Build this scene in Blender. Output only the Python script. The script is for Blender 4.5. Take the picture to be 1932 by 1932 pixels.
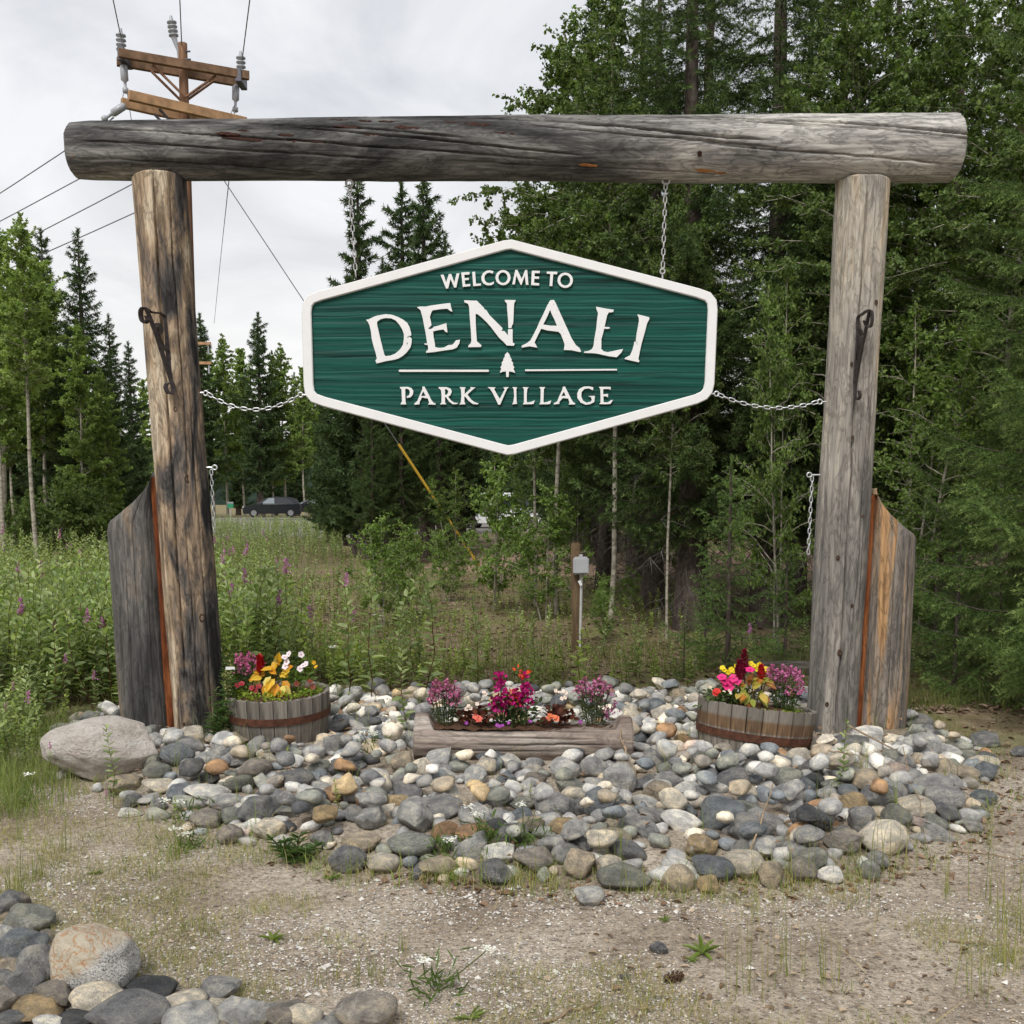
import bpy, bmesh, math, random
import numpy as np
from mathutils import Vector, Matrix

for _o in list(bpy.data.objects):
    bpy.data.objects.remove(_o)
SC = bpy.context.scene
COL = SC.collection
rad = math.radians

# ------------------------------------------------------------------ camera
CZ = 1.65                       # eye height
PITCH = rad(5.5)                # looking slightly down, frame shifted up
FPX = 1932.0                    # focal length in units of the photograph's width (1932)
HOR = 945.0
VC = HOR + FPX * math.tan(PITCH)
cam_d = bpy.data.cameras.new('camera')
cam = bpy.data.objects.new('camera', cam_d)
COL.objects.link(cam)
cam.location = (0, 0, CZ)
cam.rotation_euler = (math.pi / 2 - PITCH, 0, 0)
cam_d.sensor_width = 36
cam_d.lens = 36.0 * FPX / 1932.0
cam_d.shift_y = (VC - 966.0) / 1932.0
cam_d.clip_end = 3000
SC.camera = cam

# ------------------------------------------------------------------ world, sun, exposure
SUN_EL, SUN_AZ = rad(50), rad(200)      # azimuth from +Y clockwise: behind the camera, a little left
world = bpy.data.worlds.new('World')
SC.world = world
world.use_nodes = True
wn = world.node_tree
wn.nodes.clear()
def WN(t, **kw):
    n = wn.nodes.new(t)
    for k, v in kw.items():
        if k in n.inputs: n.inputs[k].default_value = v
        else: setattr(n, k, v)
    return n
w_out = WN('ShaderNodeOutputWorld')
sky = WN('ShaderNodeTexSky', sky_type='NISHITA', sun_disc=False, sun_elevation=SUN_EL, sun_rotation=SUN_AZ)
bg1 = WN('ShaderNodeBackground', Strength=0.1)
wn.links.new(sky.outputs[0], bg1.inputs[0])
tc = WN('ShaderNodeTexCoord')
sep = WN('ShaderNodeSeparateXYZ')
wn.links.new(tc.outputs['Generated'], sep.inputs[0])
zadd = WN('ShaderNodeMath', operation='ADD'); zadd.inputs[1].default_value = 0.28
wn.links.new(sep.outputs[2], zadd.inputs[0])
dx = WN('ShaderNodeMath', operation='DIVIDE'); dy = WN('ShaderNodeMath', operation='DIVIDE')
wn.links.new(sep.outputs[0], dx.inputs[0]); wn.links.new(zadd.outputs[0], dx.inputs[1])
wn.links.new(sep.outputs[1], dy.inputs[0]); wn.links.new(zadd.outputs[0], dy.inputs[1])
cmb = WN('ShaderNodeCombineXYZ')
wn.links.new(dx.outputs[0], cmb.inputs[0]); wn.links.new(dy.outputs[0], cmb.inputs[1])
cn = WN('ShaderNodeTexNoise', Scale=2.4, Detail=7.0, Roughness=0.55, Distortion=0.5)
wn.links.new(cmb.outputs[0], cn.inputs['Vector'])
cr = WN('ShaderNodeValToRGB')
cr.color_ramp.elements[0].position = 0.36; cr.color_ramp.elements[0].color = (0.325, 0.332, 0.348, 1)
cr.color_ramp.elements[1].position = 0.62; cr.color_ramp.elements[1].color = (0.455, 0.458, 0.466, 1)
wn.links.new(cn.outputs[0], cr.inputs[0])
hz = WN('ShaderNodeMapRange'); hz.inputs[1].default_value = 0.0; hz.inputs[2].default_value = 0.34
hz.inputs[3].default_value = 0.85; hz.inputs[4].default_value = 0.0
wn.links.new(sep.outputs[2], hz.inputs[0])
cm = WN('ShaderNodeMixRGB'); cm.inputs[2].default_value = (0.52, 0.50, 0.475, 1)
wn.links.new(hz.outputs[0], cm.inputs[0]); wn.links.new(cr.outputs[0], cm.inputs[1])
bg2 = WN('ShaderNodeBackground', Strength=1.0)
wn.links.new(cm.outputs[0], bg2.inputs[0])
mixs = WN('ShaderNodeMixShader'); mixs.inputs[0].default_value = 0.94
wn.links.new(bg1.outputs[0], mixs.inputs[1]); wn.links.new(bg2.outputs[0], mixs.inputs[2])
wn.links.new(mixs.outputs[0], w_out.inputs[0])

sun_d = bpy.data.lights.new('sun', 'SUN')
sun_d.energy = 1.5
sun_d.angle = rad(24)
sun_d.color = (1.0, 0.965, 0.92)
sun = bpy.data.objects.new('sun', sun_d)
COL.objects.link(sun)
sdir = Vector((math.sin(SUN_AZ) * math.cos(SUN_EL), math.cos(SUN_AZ) * math.cos(SUN_EL), math.sin(SUN_EL)))
sun.rotation_euler = sdir.to_track_quat('Z', 'Y').to_euler()

vs = SC.view_settings
vs.view_transform = 'Standard'; vs.look = 'None'; vs.gamma = 1.0; vs.use_curve_mapping = False
vs.exposure = 1.05
SC.render.engine = 'CYCLES'
SC.cycles.use_denoising = True
SC.cycles.use_adaptive_sampling = True
SC.cycles.adaptive_threshold = 0.025
SC.cycles.max_bounces = 6
SC.cycles.diffuse_bounces = 3
SC.cycles.glossy_bounces = 2
SC.cycles.transmission_bounces = 4
SC.cycles.caustics_reflective = False
SC.cycles.caustics_refractive = False

# ------------------------------------------------------------------ projection helpers
SP, CP = math.sin(PITCH), math.cos(PITCH)
def ray(u, v):
    k = VC - v
    y = FPX * CP + k * SP
    z = -FPX * SP + k * CP
    return ((u - 966.0) / y, 1.0, z / y)
def unp(u, v, Y):
    d = ray(u, v)
    return Vector((d[0] * Y, Y, CZ + d[2] * Y))
def atz(u, v, z=0.0):
    d = ray(u, v)
    Y = (z - CZ) / d[2]
    return Vector((d[0] * Y, Y, z))
def fx(u, Y, z=0.0):
    return (u - 966.0) / FPX * (Y * CP + (CZ - z) * SP)

# ------------------------------------------------------------------ noise (numpy)
def _h2(ix, iy, s):
    v = np.sin(ix * 127.1 + iy * 311.7 + s * 74.7) * 43758.5453
    return v - np.floor(v)
def vn2(x, y, s=0):
    x = np.asarray(x, float); y = np.asarray(y, float)
    ix, iy = np.floor(x), np.floor(y)
    fx_, fy_ = x - ix, y - iy
    fx_ = fx_ * fx_ * (3 - 2 * fx_); fy_ = fy_ * fy_ * (3 - 2 * fy_)
    a = _h2(ix, iy, s); b = _h2(ix + 1, iy, s); c = _h2(ix, iy + 1, s); d = _h2(ix + 1, iy + 1, s)
    return (a * (1 - fx_) + b * fx_) * (1 - fy_) + (c * (1 - fx_) + d * fx_) * fy_
def fbm2(x, y, s=0, o=4):
    r, a, t = 0, 0.5, 0
    for i in range(o):
        r = r + a * vn2(np.asarray(x) * 2 ** i, np.asarray(y) * 2 ** i, s + i * 7); t += a; a *= 0.5
    return r / t
def vn3(p, s=0):
    z = p[:, 2]; iz = np.floor(z); f = z - iz; f = f * f * (3 - 2 * f)
    a = vn2(p[:, 0] + iz * 17.3, p[:, 1] + iz * 9.1, s)
    b = vn2(p[:, 0] + (iz + 1) * 17.3, p[:, 1] + (iz + 1) * 9.1, s)
    return a * (1 - f) + b * f
def sstep(a, b, x):
    t = np.clip((np.asarray(x, float) - a) / (b - a), 0, 1)
    return t * t * (3 - 2 * t)
def nrm(v):
    return v / np.maximum(np.linalg.norm(v, axis=-1, keepdims=True), 1e-9)

# ------------------------------------------------------------------ object helpers
def tag(o, label=None, cat=None, group=None, kind=None):
    if label: o['label'] = label
    if cat: o['category'] = cat
    if group: o['group'] = group
    if kind: o['kind'] = kind
    return o
def empty(name, loc=(0, 0, 0), rot=(0, 0, 0), label=None, cat=None, group=None):
    o = bpy.data.objects.new(name, None)
    o.empty_display_size = 0.1
    COL.objects.link(o)
    o.location = loc; o.rotation_euler = rot
    return tag(o, label, cat, group)
def link(name, me, mat=None, parent=None):
    o = bpy.data.objects.new(name, me)
    if mat is not None and len(me.materials) == 0:
        me.materials.append(mat)
    COL.objects.link(o)
    if parent is not None: o.parent = parent
    return o
def copy_tree(o, parent=None):
    c = o.copy()
    COL.objects.link(c)
    c.parent = parent
    for ch in list(o.children):
        copy_tree(ch, c)
    return c
def set_smooth(me, on=True):
    me.polygons.foreach_set('use_smooth', np.full(len(me.polygons), on, dtype=bool))
def pymesh(name, verts, faces, smooth=False):
    me = bpy.data.meshes.new(name)
    me.from_pydata([tuple(v) for v in verts], [], [tuple(f) for f in faces])
    if smooth: set_smooth(me)
    me.update()
    return me

class Geo:
    """collects polygons (numpy) with a colour per vertex, builds one mesh"""
    def __init__(s):
        s.v, s.c, s.l, s.n, s.m = [], [], [], [], []
        s.nv = 0
    def add(s, verts, faces, col=(1, 1, 1), mi=0):
        verts = np.asarray(verts, float).reshape(-1, 3); faces = np.asarray(faces, int)
        s.v.append(verts)
        col = np.asarray(col, float)
        if col.ndim == 1: col = np.tile(col[:3], (len(verts), 1))
        s.c.append(col)
        s.l.append((faces + s.nv).ravel())
        s.n.append(np.full(len(faces), faces.shape[1], int))
        s.m.append(np.full(len(faces), mi, int))
        s.nv += len(verts)
    def polys(s, P, col, mi=0):
        """P (n,k,3) separate polygons, col (n,3)"""
        n, k = P.shape[:2]
        if n == 0: return
        s.add(P.reshape(-1, 3), np.arange(n * k).reshape(n, k), np.repeat(np.broadcast_to(np.asarray(col, float), (n, 3)), k, axis=0), mi)
    simple = False
    def leaves(s, base, d, nn, L, W, col, fold=0.25, mi=0, curl=0.0):
        """pointed oval leaves, folded on the midrib: 2 quads each"""
        n = len(base)
        if n == 0: return
        d = nrm(d); side = nrm(np.cross(d, nn)); up = nrm(np.cross(side, d))
        L = np.broadcast_to(np.asarray(L, float), (n,))[:, None]; W = np.broadcast_to(np.asarray(W, float), (n,))[:, None]
        b = base; t = base + d * L - up * L * curl
        if s.simple:
            m0 = base + d * L * 0.45
            V = np.stack([b, m0 + side * W * 0.52 + up * W * fold, t, m0 - side * W * 0.52 + up * W * fold], axis=1).reshape(-1, 3)
            o = np.arange(n)[:, None] * 4
            s.add(V, np.concatenate([o + np.array([[0, 2, 1]]), o + np.array([[0, 3, 2]])]), np.repeat(np.broadcast_to(np.asarray(col, float), (n, 3)), 4, axis=0), mi)
            return
        m1 = base + d * L * 0.3; m2 = base + d * L * 0.68 - up * L * curl * 0.4
        l1 = m1 + side * W * 0.5 + up * W * fold; l2 = m2 + side * W * 0.42 + up * W * fold * 0.9
        r1 = m1 - side * W * 0.5 + up * W * fold; r2 = m2 - side * W * 0.42 + up * W * fold * 0.9
        V = np.stack([b, l1, l2, t, r2, r1], axis=1).reshape(-1, 3)
        o = np.arange(n)[:, None] * 6
        F = np.concatenate([o + np.array([[0, 3, 2, 1]]), o + np.array([[0, 5, 4, 3]])])
        s.add(V, F, np.repeat(np.broadcast_to(np.asarray(col, float), (n, 3)), 6, axis=0), mi)
    def tube(s, pts, radii, sides=6, col=(1, 1, 1), mi=0, cap=True):
        pts = np.asarray(pts, float); n = len(pts)
        radii = np.broadcast_to(np.asarray(radii, float), (n,))
        t = np.gradient(pts, axis=0); t = nrm(t)
        ref = np.array([0.0, 0, 1]) if abs(t[0][2]) < 0.8 else np.array([1.0, 0, 0])
        a = nrm(np.cross(t, ref)); b = np.cross(t, a)
        th = np.arange(sides) / sides * 2 * np.pi
        V = pts[:, None] + radii[:, None, None] * (a[:, None] * np.cos(th)[None, :, None] + b[:, None] * np.sin(th)[None, :, None])
        i = np.arange(n - 1)[:, None] * sides; j = np.arange(sides)[None]; j2 = (j + 1) % sides
        F = np.stack([i + j, i + j2, i + sides + j2, i + sides + j], -1).reshape(-1, 4)
        s.add(V.reshape(-1, 3), F, col, mi)
        if cap and sides >= 3:
            for ring, rev in ((V[0], False), (V[-1], True)):
                idx = np.arange(sides)
                s.add(ring, (idx if not rev else idx[::-1]).reshape(1, -1), col if np.asarray(col).ndim == 1 else (1, 1, 1), mi)
    def mesh(s, name, mats=None, smooth=False):
        me = bpy.data.meshes.new(name)
        V = np.concatenate(s.v); C = np.concatenate(s.c); Lo = np.concatenate(s.l); N = np.concatenate(s.n); M = np.concatenate(s.m)
        me.vertices.add(len(V)); me.vertices.foreach_set('co', V.ravel().astype(np.float32))
        me.loops.add(len(Lo)); me.loops.foreach_set('vertex_index', Lo.astype(np.int32))
        me.polygons.add(len(N))
        st = np.concatenate([[0], np.cumsum(N)[:-1]])
        me.polygons.foreach_set('loop_start', st.astype(np.int32))
        me.polygons.foreach_set('loop_total', N.astype(np.int32))
        me.polygons.foreach_set('material_index', M.astype(np.int32))
        me.polygons.foreach_set('use_smooth', np.full(len(N), smooth, dtype=bool))
        ca = me.color_attributes.new('Col', 'FLOAT_COLOR', 'POINT')
        ca.data.foreach_set('color', np.concatenate([C, np.ones((len(C), 1))], 1).ravel().astype(np.float32))
        me.update(calc_edges=True)
        me.validate()
        for m in (mats if isinstance(mats, (list, tuple)) else [mats]):
            if m is not None: me.materials.append(m)
        return me
    def obj(s, name, mats, parent=None, smooth=False):
        return link(name, s.mesh(name, mats, smooth), None, parent)

def box_vf(x0, x1, y0, y1, z0, z1):
    v = [(x, y, z) for z in (z0, z1) for y in (y0, y1) for x in (x0, x1)]
    f = [(0, 2, 3, 1), (4, 5, 7, 6), (0, 1, 5, 4), (2, 6, 7, 3), (0, 4, 6, 2), (1, 3, 7, 5)]
    return v, f
def bevel_box(name, size, mat, parent=None, loc=(0, 0, 0), rot=(0, 0, 0), bev=0.01, seg=2):
    bm = bmesh.new()
    bmesh.ops.create_cube(bm, size=1.0)
    bmesh.ops.scale(bm, vec=size, verts=bm.verts)
    if bev > 0:
        bmesh.ops.bevel(bm, geom=bm.edges[:], offset=bev, segments=seg, affect='EDGES')
    me = bpy.data.meshes.new(name); bm.to_mesh(me); bm.free()
    o = link(name, me, mat, parent); o.location = loc; o.rotation_euler = rot
    return o
def frame_mat(a, b, yref):
    """matrix whose Z runs a->b and whose Y is as near yref as can be"""
    a = Vector(a); b = Vector(b); z = (b - a).normalized()
    x = Vector(yref).cross(z).normalized(); y = z.cross(x)
    m = Matrix((x, y, z)).transposed().to_4x4(); m.translation = a
    return m

# ------------------------------------------------------------------ materials
class NT:
    def __init__(s, name, rough=0.8, spec=0.3):
        s.m = bpy.data.materials.new(name); s.m.use_nodes = True
        s.t = s.m.node_tree
        s.b = s.t.nodes['Principled BSDF']
        s.out = s.t.nodes['Material Output']
        s.b.inputs['Roughness'].default_value = rough
        s.b.inputs['Specular IOR Level'].default_value = spec
    def n(s, t, ins=None, **kw):
        n = s.t.nodes.new(t)
        for k, v in kw.items(): setattr(n, k, v)
        for k, v in (ins or {}).items():
            if hasattr(v, 'is_linked') or hasattr(v, 'links'): s.t.links.new(v, n.inputs[k])
            else: n.inputs[k].default_value = v
        return n
    def coord(s, kind='Object', scale=(1, 1, 1), loc=(0, 0, 0), rot=(0, 0, 0)):
        c = s.n('ShaderNodeTexCoord')
        mp = s.n('ShaderNodeMapping', {'Vector': c.outputs[kind], 'Scale': scale, 'Location': loc, 'Rotation': rot})
        return mp.outputs[0]
    def noise(s, vec, scale, detail=4, rough=0.55, dist=0.0):
        return s.n('ShaderNodeTexNoise', {'Vector': vec, 'Scale': scale, 'Detail': detail, 'Roughness': rough, 'Distortion': dist}).outputs[0]
    def ramp(s, fac, stops, interp='LINEAR'):
        r = s.n('ShaderNodeValToRGB', {'Fac': fac})
        r.color_ramp.interpolation = interp
        e = r.color_ramp.elements
        while len(e) < len(stops): e.new(0.5)
        for i, (p, c) in enumerate(stops):
            e[i].position = p
            e[i].color = tuple(c) + (1,) if len(c) == 3 else c
        return r.outputs[0]
    def mix(s, fac, a, b, bt='MIX'):
        n = s.n('ShaderNodeMixRGB', blend_type=bt)
        for k, v in ((0, fac), (1, a), (2, b)):
            if hasattr(v, 'links'): s.t.links.new(v, n.inputs[k])
            else: n.inputs[k].default_value = v if k == 0 else (tuple(v) + (1,) if len(v) == 3 else v)
        return n.outputs[0]
    def math(s, op, a, b=0.0):
        n = s.n('ShaderNodeMath', operation=op)
        for k, v in ((0, a), (1, b)):
            if hasattr(v, 'links'): s.t.links.new(v, n.inputs[k])
            else: n.inputs[k].default_value = v
        return n.outputs[0]
    def bump(s, h, strength=0.4, dist=0.01):
        b = s.n('ShaderNodeBump', {'Height': h, 'Strength': strength, 'Distance': dist})
        s.t.links.new(b.outputs[0], s.b.inputs['Normal'])
        return b
    def base(s, c):
        if hasattr(c, 'links'): s.t.links.new(c, s.b.inputs['Base Color'])
        else: s.b.inputs['Base Color'].default_value = tuple(c) + (1,)
        return s
    def set(s, **kw):
        for k, v in kw.items(): s.b.inputs[k.replace('_', ' ')].default_value = v
        return s

def leaf_mat(name, tint=(1, 1, 1), trans=0.3, rough=0.55, var=0.25, spec=0.25):
    t = NT(name, rough, spec)
    a = t.n('ShaderNodeAttribute', attribute_name='Col').outputs[0]
    nz = t.noise(t.coord('Object'), 2.2, 3)
    r = t.ramp(nz, [(0.3, (1 - var, 1 - var, 1 - var)), (0.7, (1 + var, 1 + var, 1 + var * 0.6))])
    c = t.mix(1.0, a, r, 'MULTIPLY')
    c = t.mix(1.0, c, tint, 'MULTIPLY')
    t.base(c)
    if trans > 0:
        tr = t.n('ShaderNodeBsdfTranslucent')
        c2 = t.mix(1.0, c, (1.15, 1.25, 0.6), 'MULTIPLY')
        t.t.links.new(c2, tr.inputs[0])
        mx = t.n('ShaderNodeMixShader', {0: trans, 1: t.b.outputs[0], 2: tr.outputs[0]})
        t.t.links.new(mx.outputs[0], t.out.inputs[0])
    return t.m
def plain(name, col, rough=0.6, spec=0.4, metal=0.0, var=0.12, scale=20, bump=0.0):
    t = NT(name, rough, spec)
    nz = t.noise(t.coord('Object'), scale, 5)
    r = t.ramp(nz, [(0.3, tuple(c * (1 - var) for c in col)), (0.7, tuple(min(1, c * (1 + var)) for c in col))])
    t.base(r); t.set(Metallic=metal)
    if bump: t.bump(nz, bump, 0.004)
    return t.m
def attr_mat(name, rough=0.8, spec=0.2, var=0.2, scale=30, bump=0.0):
    t = NT(name, rough, spec)
    a = t.n('ShaderNodeAttribute', attribute_name='Col').outputs[0]
    nz = t.noise(t.coord('Object'), scale, 4)
    r = t.ramp(nz, [(0.3, (1 - var,) * 3), (0.7, (1 + var,) * 3)])
    t.base(t.mix(1.0, a, r, 'MULTIPLY'))
    if bump: t.bump(nz, bump, 0.01)
    return t.m
def log_wood(name, stops, patch=(2.2, 2.2, 0.55), grain=0.45, zbias=None, seed=0.0, gal=0.3, bump=0.5, xbias=None, rough=0.8):
    """weathered peeled log, grain along local Z"""
    t = NT(name, rough, 0.2)
    pv = t.coord('Object', patch, (seed, seed * 1.7, seed * 0.6))
    p = t.noise(pv, 1.0, 6, 0.62, 0.6)
    if zbias:
        c = t.n('ShaderNodeTexCoord'); sx = t.n('ShaderNodeSeparateXYZ', {0: c.outputs['Object']})
        mr = t.n('ShaderNodeMapRange', {0: sx.outputs[2], 1: zbias[0], 2: zbias[1], 3: zbias[2], 4: zbias[3]})
        p = t.math('ADD', p, mr.outputs[0])
    if xbias:
        c = t.n('ShaderNodeTexCoord'); sx = t.n('ShaderNodeSeparateXYZ', {0: c.outputs['Object']})
        mr = t.n('ShaderNodeMapRange', {0: sx.outputs[0], 1: xbias[0], 2: xbias[1], 3: xbias[2], 4: xbias[3]})
        p = t.math('ADD', p, mr.outputs[0])
    col = t.ramp(p, stops)
    g = t.noise(t.coord('Object', (45, 45, 2.2), (seed, 0, 0)), 1.0, 5, 0.65, 0.3)
    g2 = t.noise(t.coord('Object', (14, 14, 3.5), (0, seed, 0)), 1.0, 5, 0.6, 1.4)
    gc = t.ramp(g, [(0.32, (1 - grain,) * 3), (0.68, (1 + grain * 0.5,) * 3)])
    col = t.mix(1.0, col, gc, 'MULTIPLY')
    gr = t.ramp(g2, [(0.42, (1, 1, 1)), (0.5, (1 - gal,) * 3), (0.56, (1, 1, 1))])
    col = t.mix(1.0, col, gr, 'MULTIPLY')
    t.base(col)
    t.bump(t.math('ADD', g, t.math('MULTIPLY', g2, 0.6)), bump, 0.006)
    return t.m

# ================================================================== GROUND
BED_UV = [(215, 1505), (255, 1548), (400, 1578), (520, 1612), (640, 1640), (760, 1655), (880, 1672), (1000, 1668), (1110, 1682),
          (1250, 1684), (1400, 1672), (1560, 1668), (1650, 1652), (1760, 1610), (1850, 1560), (1880, 1490), (1868, 1430),
          (1790, 1390), (1640, 1330), (1300, 1312), (900, 1312), (620, 1322), (380, 1345), (160, 1352), (100, 1400), (110, 1470)]
BED = np.array([tuple(atz(u, v))[:2] for u, v in BED_UV])
def poly_sd(x, y, poly):
    """signed distance, positive inside"""
    x = np.atleast_1d(np.asarray(x, float)); y = np.atleast_1d(np.asarray(y, float))
    ins = np.zeros(x.shape, bool); dm = np.full(x.shape, 1e9)
    n = len(poly)
    for i in range(n):
        ax, ay = poly[i]; bx, by = poly[(i + 1) % n]
        c = ((ay > y) != (by > y))
        with np.errstate(divide='ignore', invalid='ignore'):
            xi = (bx - ax) * (y - ay) / (by - ay + 1e-12) + ax
        ins ^= c & (x < xi)
        ex, ey = bx - ax, by - ay
        t = np.clip(((x - ax) * ex + (y - ay) * ey) / (ex * ex + ey * ey + 1e-12), 0, 1)
        dm = np.minimum(dm, np.hypot(x - ax - t * ex, y - ay - t * ey))
    return np.where(ins, dm, -dm)
def ground(x, y):
    x = np.asarray(x, float); y = np.asarray(y, float)
    z = (fbm2(x * 1.1, y * 1.1, 3, 3) - 0.5) * 0.05 + (fbm2(x * 0.25 + 9, y * 0.25, 5, 2) - 0.5) * 0.10 * sstep(8, 14, y)
    sh = x.shape
    near = (y > 3) & (y < 11) & (np.abs(x) < 5)
    if np.any(near):
        sd = np.full(sh, -9.0)
        sd[near] = poly_sd(x[near], y[near], BED)
        z = z + 0.075 * sstep(-0.02, 0.45, sd)
    return z
def gz(x, y):
    return float(ground(np.array([float(x)]), np.array([float(y)]))[0])

def axis_pts(lo, hi, fine_lo, fine_hi, step, grow=1.16):
    p = list(np.arange(fine_lo, fine_hi + 1e-6, step))
    s = step; a = p[-1]
    while a < hi:
        s *= grow; a += s; p.append(min(a, hi))
    s = step; a = p[0]
    while a > lo:
        s *= grow; a -= s; p.insert(0, max(a, lo))
    return np.array(p)
gx = axis_pts(-900, 900, -5.5, 5.5, 0.07); gy = axis_pts(-60, 1500, 1.5, 11.5, 0.07)
GX, GY = np.meshgrid(gx, gy)
GZ = ground(GX, GY)
nx, ny = len(gx), len(gy)
ii, jj = np.meshgrid(np.arange(nx - 1), np.arange(ny - 1))
q = (jj * nx + ii).ravel()
gF = np.stack([q, q + 1, q + nx + 1, q + nx], 1)

def ground_material():
    t = NT('ground_soil', 0.92, 0.1)
    v = t.coord('Object')
    sx = t.n('ShaderNodeSeparateXYZ', {0: v})
    n1 = t.noise(v, 1.3, 6, 0.6, 0.4); n2 = t.noise(v, 7, 6, 0.65); n3 = t.noise(v, 60, 4, 0.7)
    sand = t.ramp(n1, [(0.34, (0.255, 0.205, 0.155)), (0.5, (0.375, 0.315, 0.248)), (0.66, (0.49, 0.43, 0.355))])
    sand = t.mix(1.0, sand, t.ramp(n3, [(0.3, (0.62, 0.6, 0.58)), (0.7, (1.28, 1.28, 1.28))]), 'MULTIPLY')
    # tiny pale grit
    vo = t.n('ShaderNodeTexVoronoi', {'Vector': v, 'Scale': 120.0})
    grit = t.ramp(vo.outputs['Distance'], [(0.20, (1, 1, 1)), (0.36, (0, 0, 0))])
    vc = t.n('ShaderNodeSeparateColor', {0: vo.outputs['Color']})
    msk = t.math('MULTIPLY', t.ramp(t.noise(v, 2.1, 5, 0.6), [(0.40, (0.10,) * 3), (0.62, (.8,) * 3)]), t.ramp(vc.outputs[0], [(0.3, (0,) * 3), (0.4, (1,) * 3)]))
    sand = t.mix(t.math('MULTIPLY', grit, msk), sand, (0.56, 0.53, 0.48))
    vb = t.n('ShaderNodeTexVoronoi', {'Vector': v, 'Scale': 62.0, 'Randomness': 1.0})
    vbc = t.n('ShaderNodeSeparateColor', {0: vb.outputs['Color']})
    peb = t.math('MULTIPLY', t.ramp(vb.outputs['Distance'], [(0.26, (1,) * 3), (0.40, (0,) * 3)]), t.ramp(vbc.outputs[1], [(0.52, (0,) * 3), (0.56, (1,) * 3)]))
    pebc = t.ramp(vbc.outputs[0], [(0.1, (0.10, 0.088, 0.078)), (0.45, (0.26, 0.225, 0.19)), (0.8, (0.40, 0.365, 0.325))])
    sand = t.mix(t.math('MULTIPLY', peb, .8), sand, pebc)
    dk = t.ramp(t.noise(v, 26, 6, 0.75), [(0.36, (0.62, 0.60, 0.57)), (0.5, (1, 1, 1)), (0.66, (1.2, 1.2, 1.18))])
    sand = t.mix(1.0, sand, dk, 'MULTIPLY')
    # forest floor: brown litter with moss
    lit = t.ramp(n2, [(0.25, (0.11, 0.078, 0.05)), (0.5, (0.23, 0.168, 0.112)), (0.75, (0.40, 0.32, 0.23))])
    moss = t.ramp(n3, [(0.3, (0.10, 0.125, 0.034)), (0.7, (0.24, 0.25, 0.09))])
    lit = t.mix(t.ramp(t.noise(v, 0.9, 5, 0.6), [(0.42, (0.05,) * 3), (0.62, (0.8,) * 3)]), lit, moss)
    lit = t.mix(1.0, lit, t.ramp(n3, [(0.3, (0.6,) * 3), (0.7, (1.3,) * 3)]), 'MULTIPLY')
    wob = t.math('ADD', sx.outputs[1], t.math('MULTIPLY', t.math('SUBTRACT', n1, 0.5), 3.0))
    right = t.n('ShaderNodeMapRange', {0: sx.outputs[0], 1: 2.4, 2: 4.0, 3: 0.0, 4: 1.6}).outputs[0]
    back = t.n('ShaderNodeMapRange', {0: t.math('ADD', wob, right), 1: 6.6, 2: 8.2, 3: 0.0, 4: 1.0}).outputs[0]
    col = t.mix(back, sand, lit)
    t.base(col)
    t.bump(t.math('ADD', t.math('ADD', n3, t.math('MULTIPLY', n2, 0.7)), t.math('MULTIPLY', peb, .5)), 0.85, 0.022)
    return t.m
M_GROUND = ground_material()
g = Geo(); g.add(np.stack([GX, GY, GZ], -1).reshape(-1, 3), gF)
o = g.obj('ground', M_GROUND, smooth=True); tag(o, 'sandy gravel ground running back into brown forest litter', kind='structure')

def sheet(name, uvs, mat, lift=0.03, label=None, n=26):
    """ground-hugging sheet over a world polygon given as (x,y)"""
    P = np.array(uvs, float); lo = P.min(0); hi = P.max(0)
    xs = np.linspace(lo[0], hi[0], n * 3); ys = np.linspace(lo[1], hi[1], n)
    X, Y = np.meshgrid(xs, ys)
    sd = poly_sd(X.ravel(), Y.ravel(), P).reshape(X.shape)
    Z = ground(X, Y) + np.where(sd > 0, np.minimum(lift, sd * 0.1), -0.15)
    i2, j2 = np.meshgrid(np.arange(len(xs) - 1), np.arange(len(ys) - 1)); q2 = (j2 * len(xs) + i2).ravel()
    F = np.stack([q2, q2 + 1, q2 + len(xs) + 1, q2 + len(xs)], 1)
    keep = (sd.ravel()[F] > -1.5).any(1)
    g = Geo(); g.add(np.stack([X, Y, Z], -1).reshape(-1, 3), F[keep])
    return tag(g.obj(name, mat, smooth=True), label, kind='structure')
M_ROAD = plain('pale_gravel', (0.20, 0.185, 0.165), 0.9, 0.1, var=0.25, scale=3)
M_TRACK = plain('bare_dirt', (0.25, 0.175, 0.125), 0.95, 0.1, var=0.3, scale=1.5)
sheet('road', [(-70, 44), (-6, 46), (3, 58), (10, 70), (40, 78), (40, 95), (-70, 95)], M_ROAD, 0.12, 'pale gravel road and car park beyond the weeds')
sheet('track', [(-2.0, 24), (3, 21.5), (10, 20.5), (20, 20), (30, 24), (30, 33), (8, 33), (-3, 32)], M_TRACK, 0.08, 'bare brown dirt track under the spruces')

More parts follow.
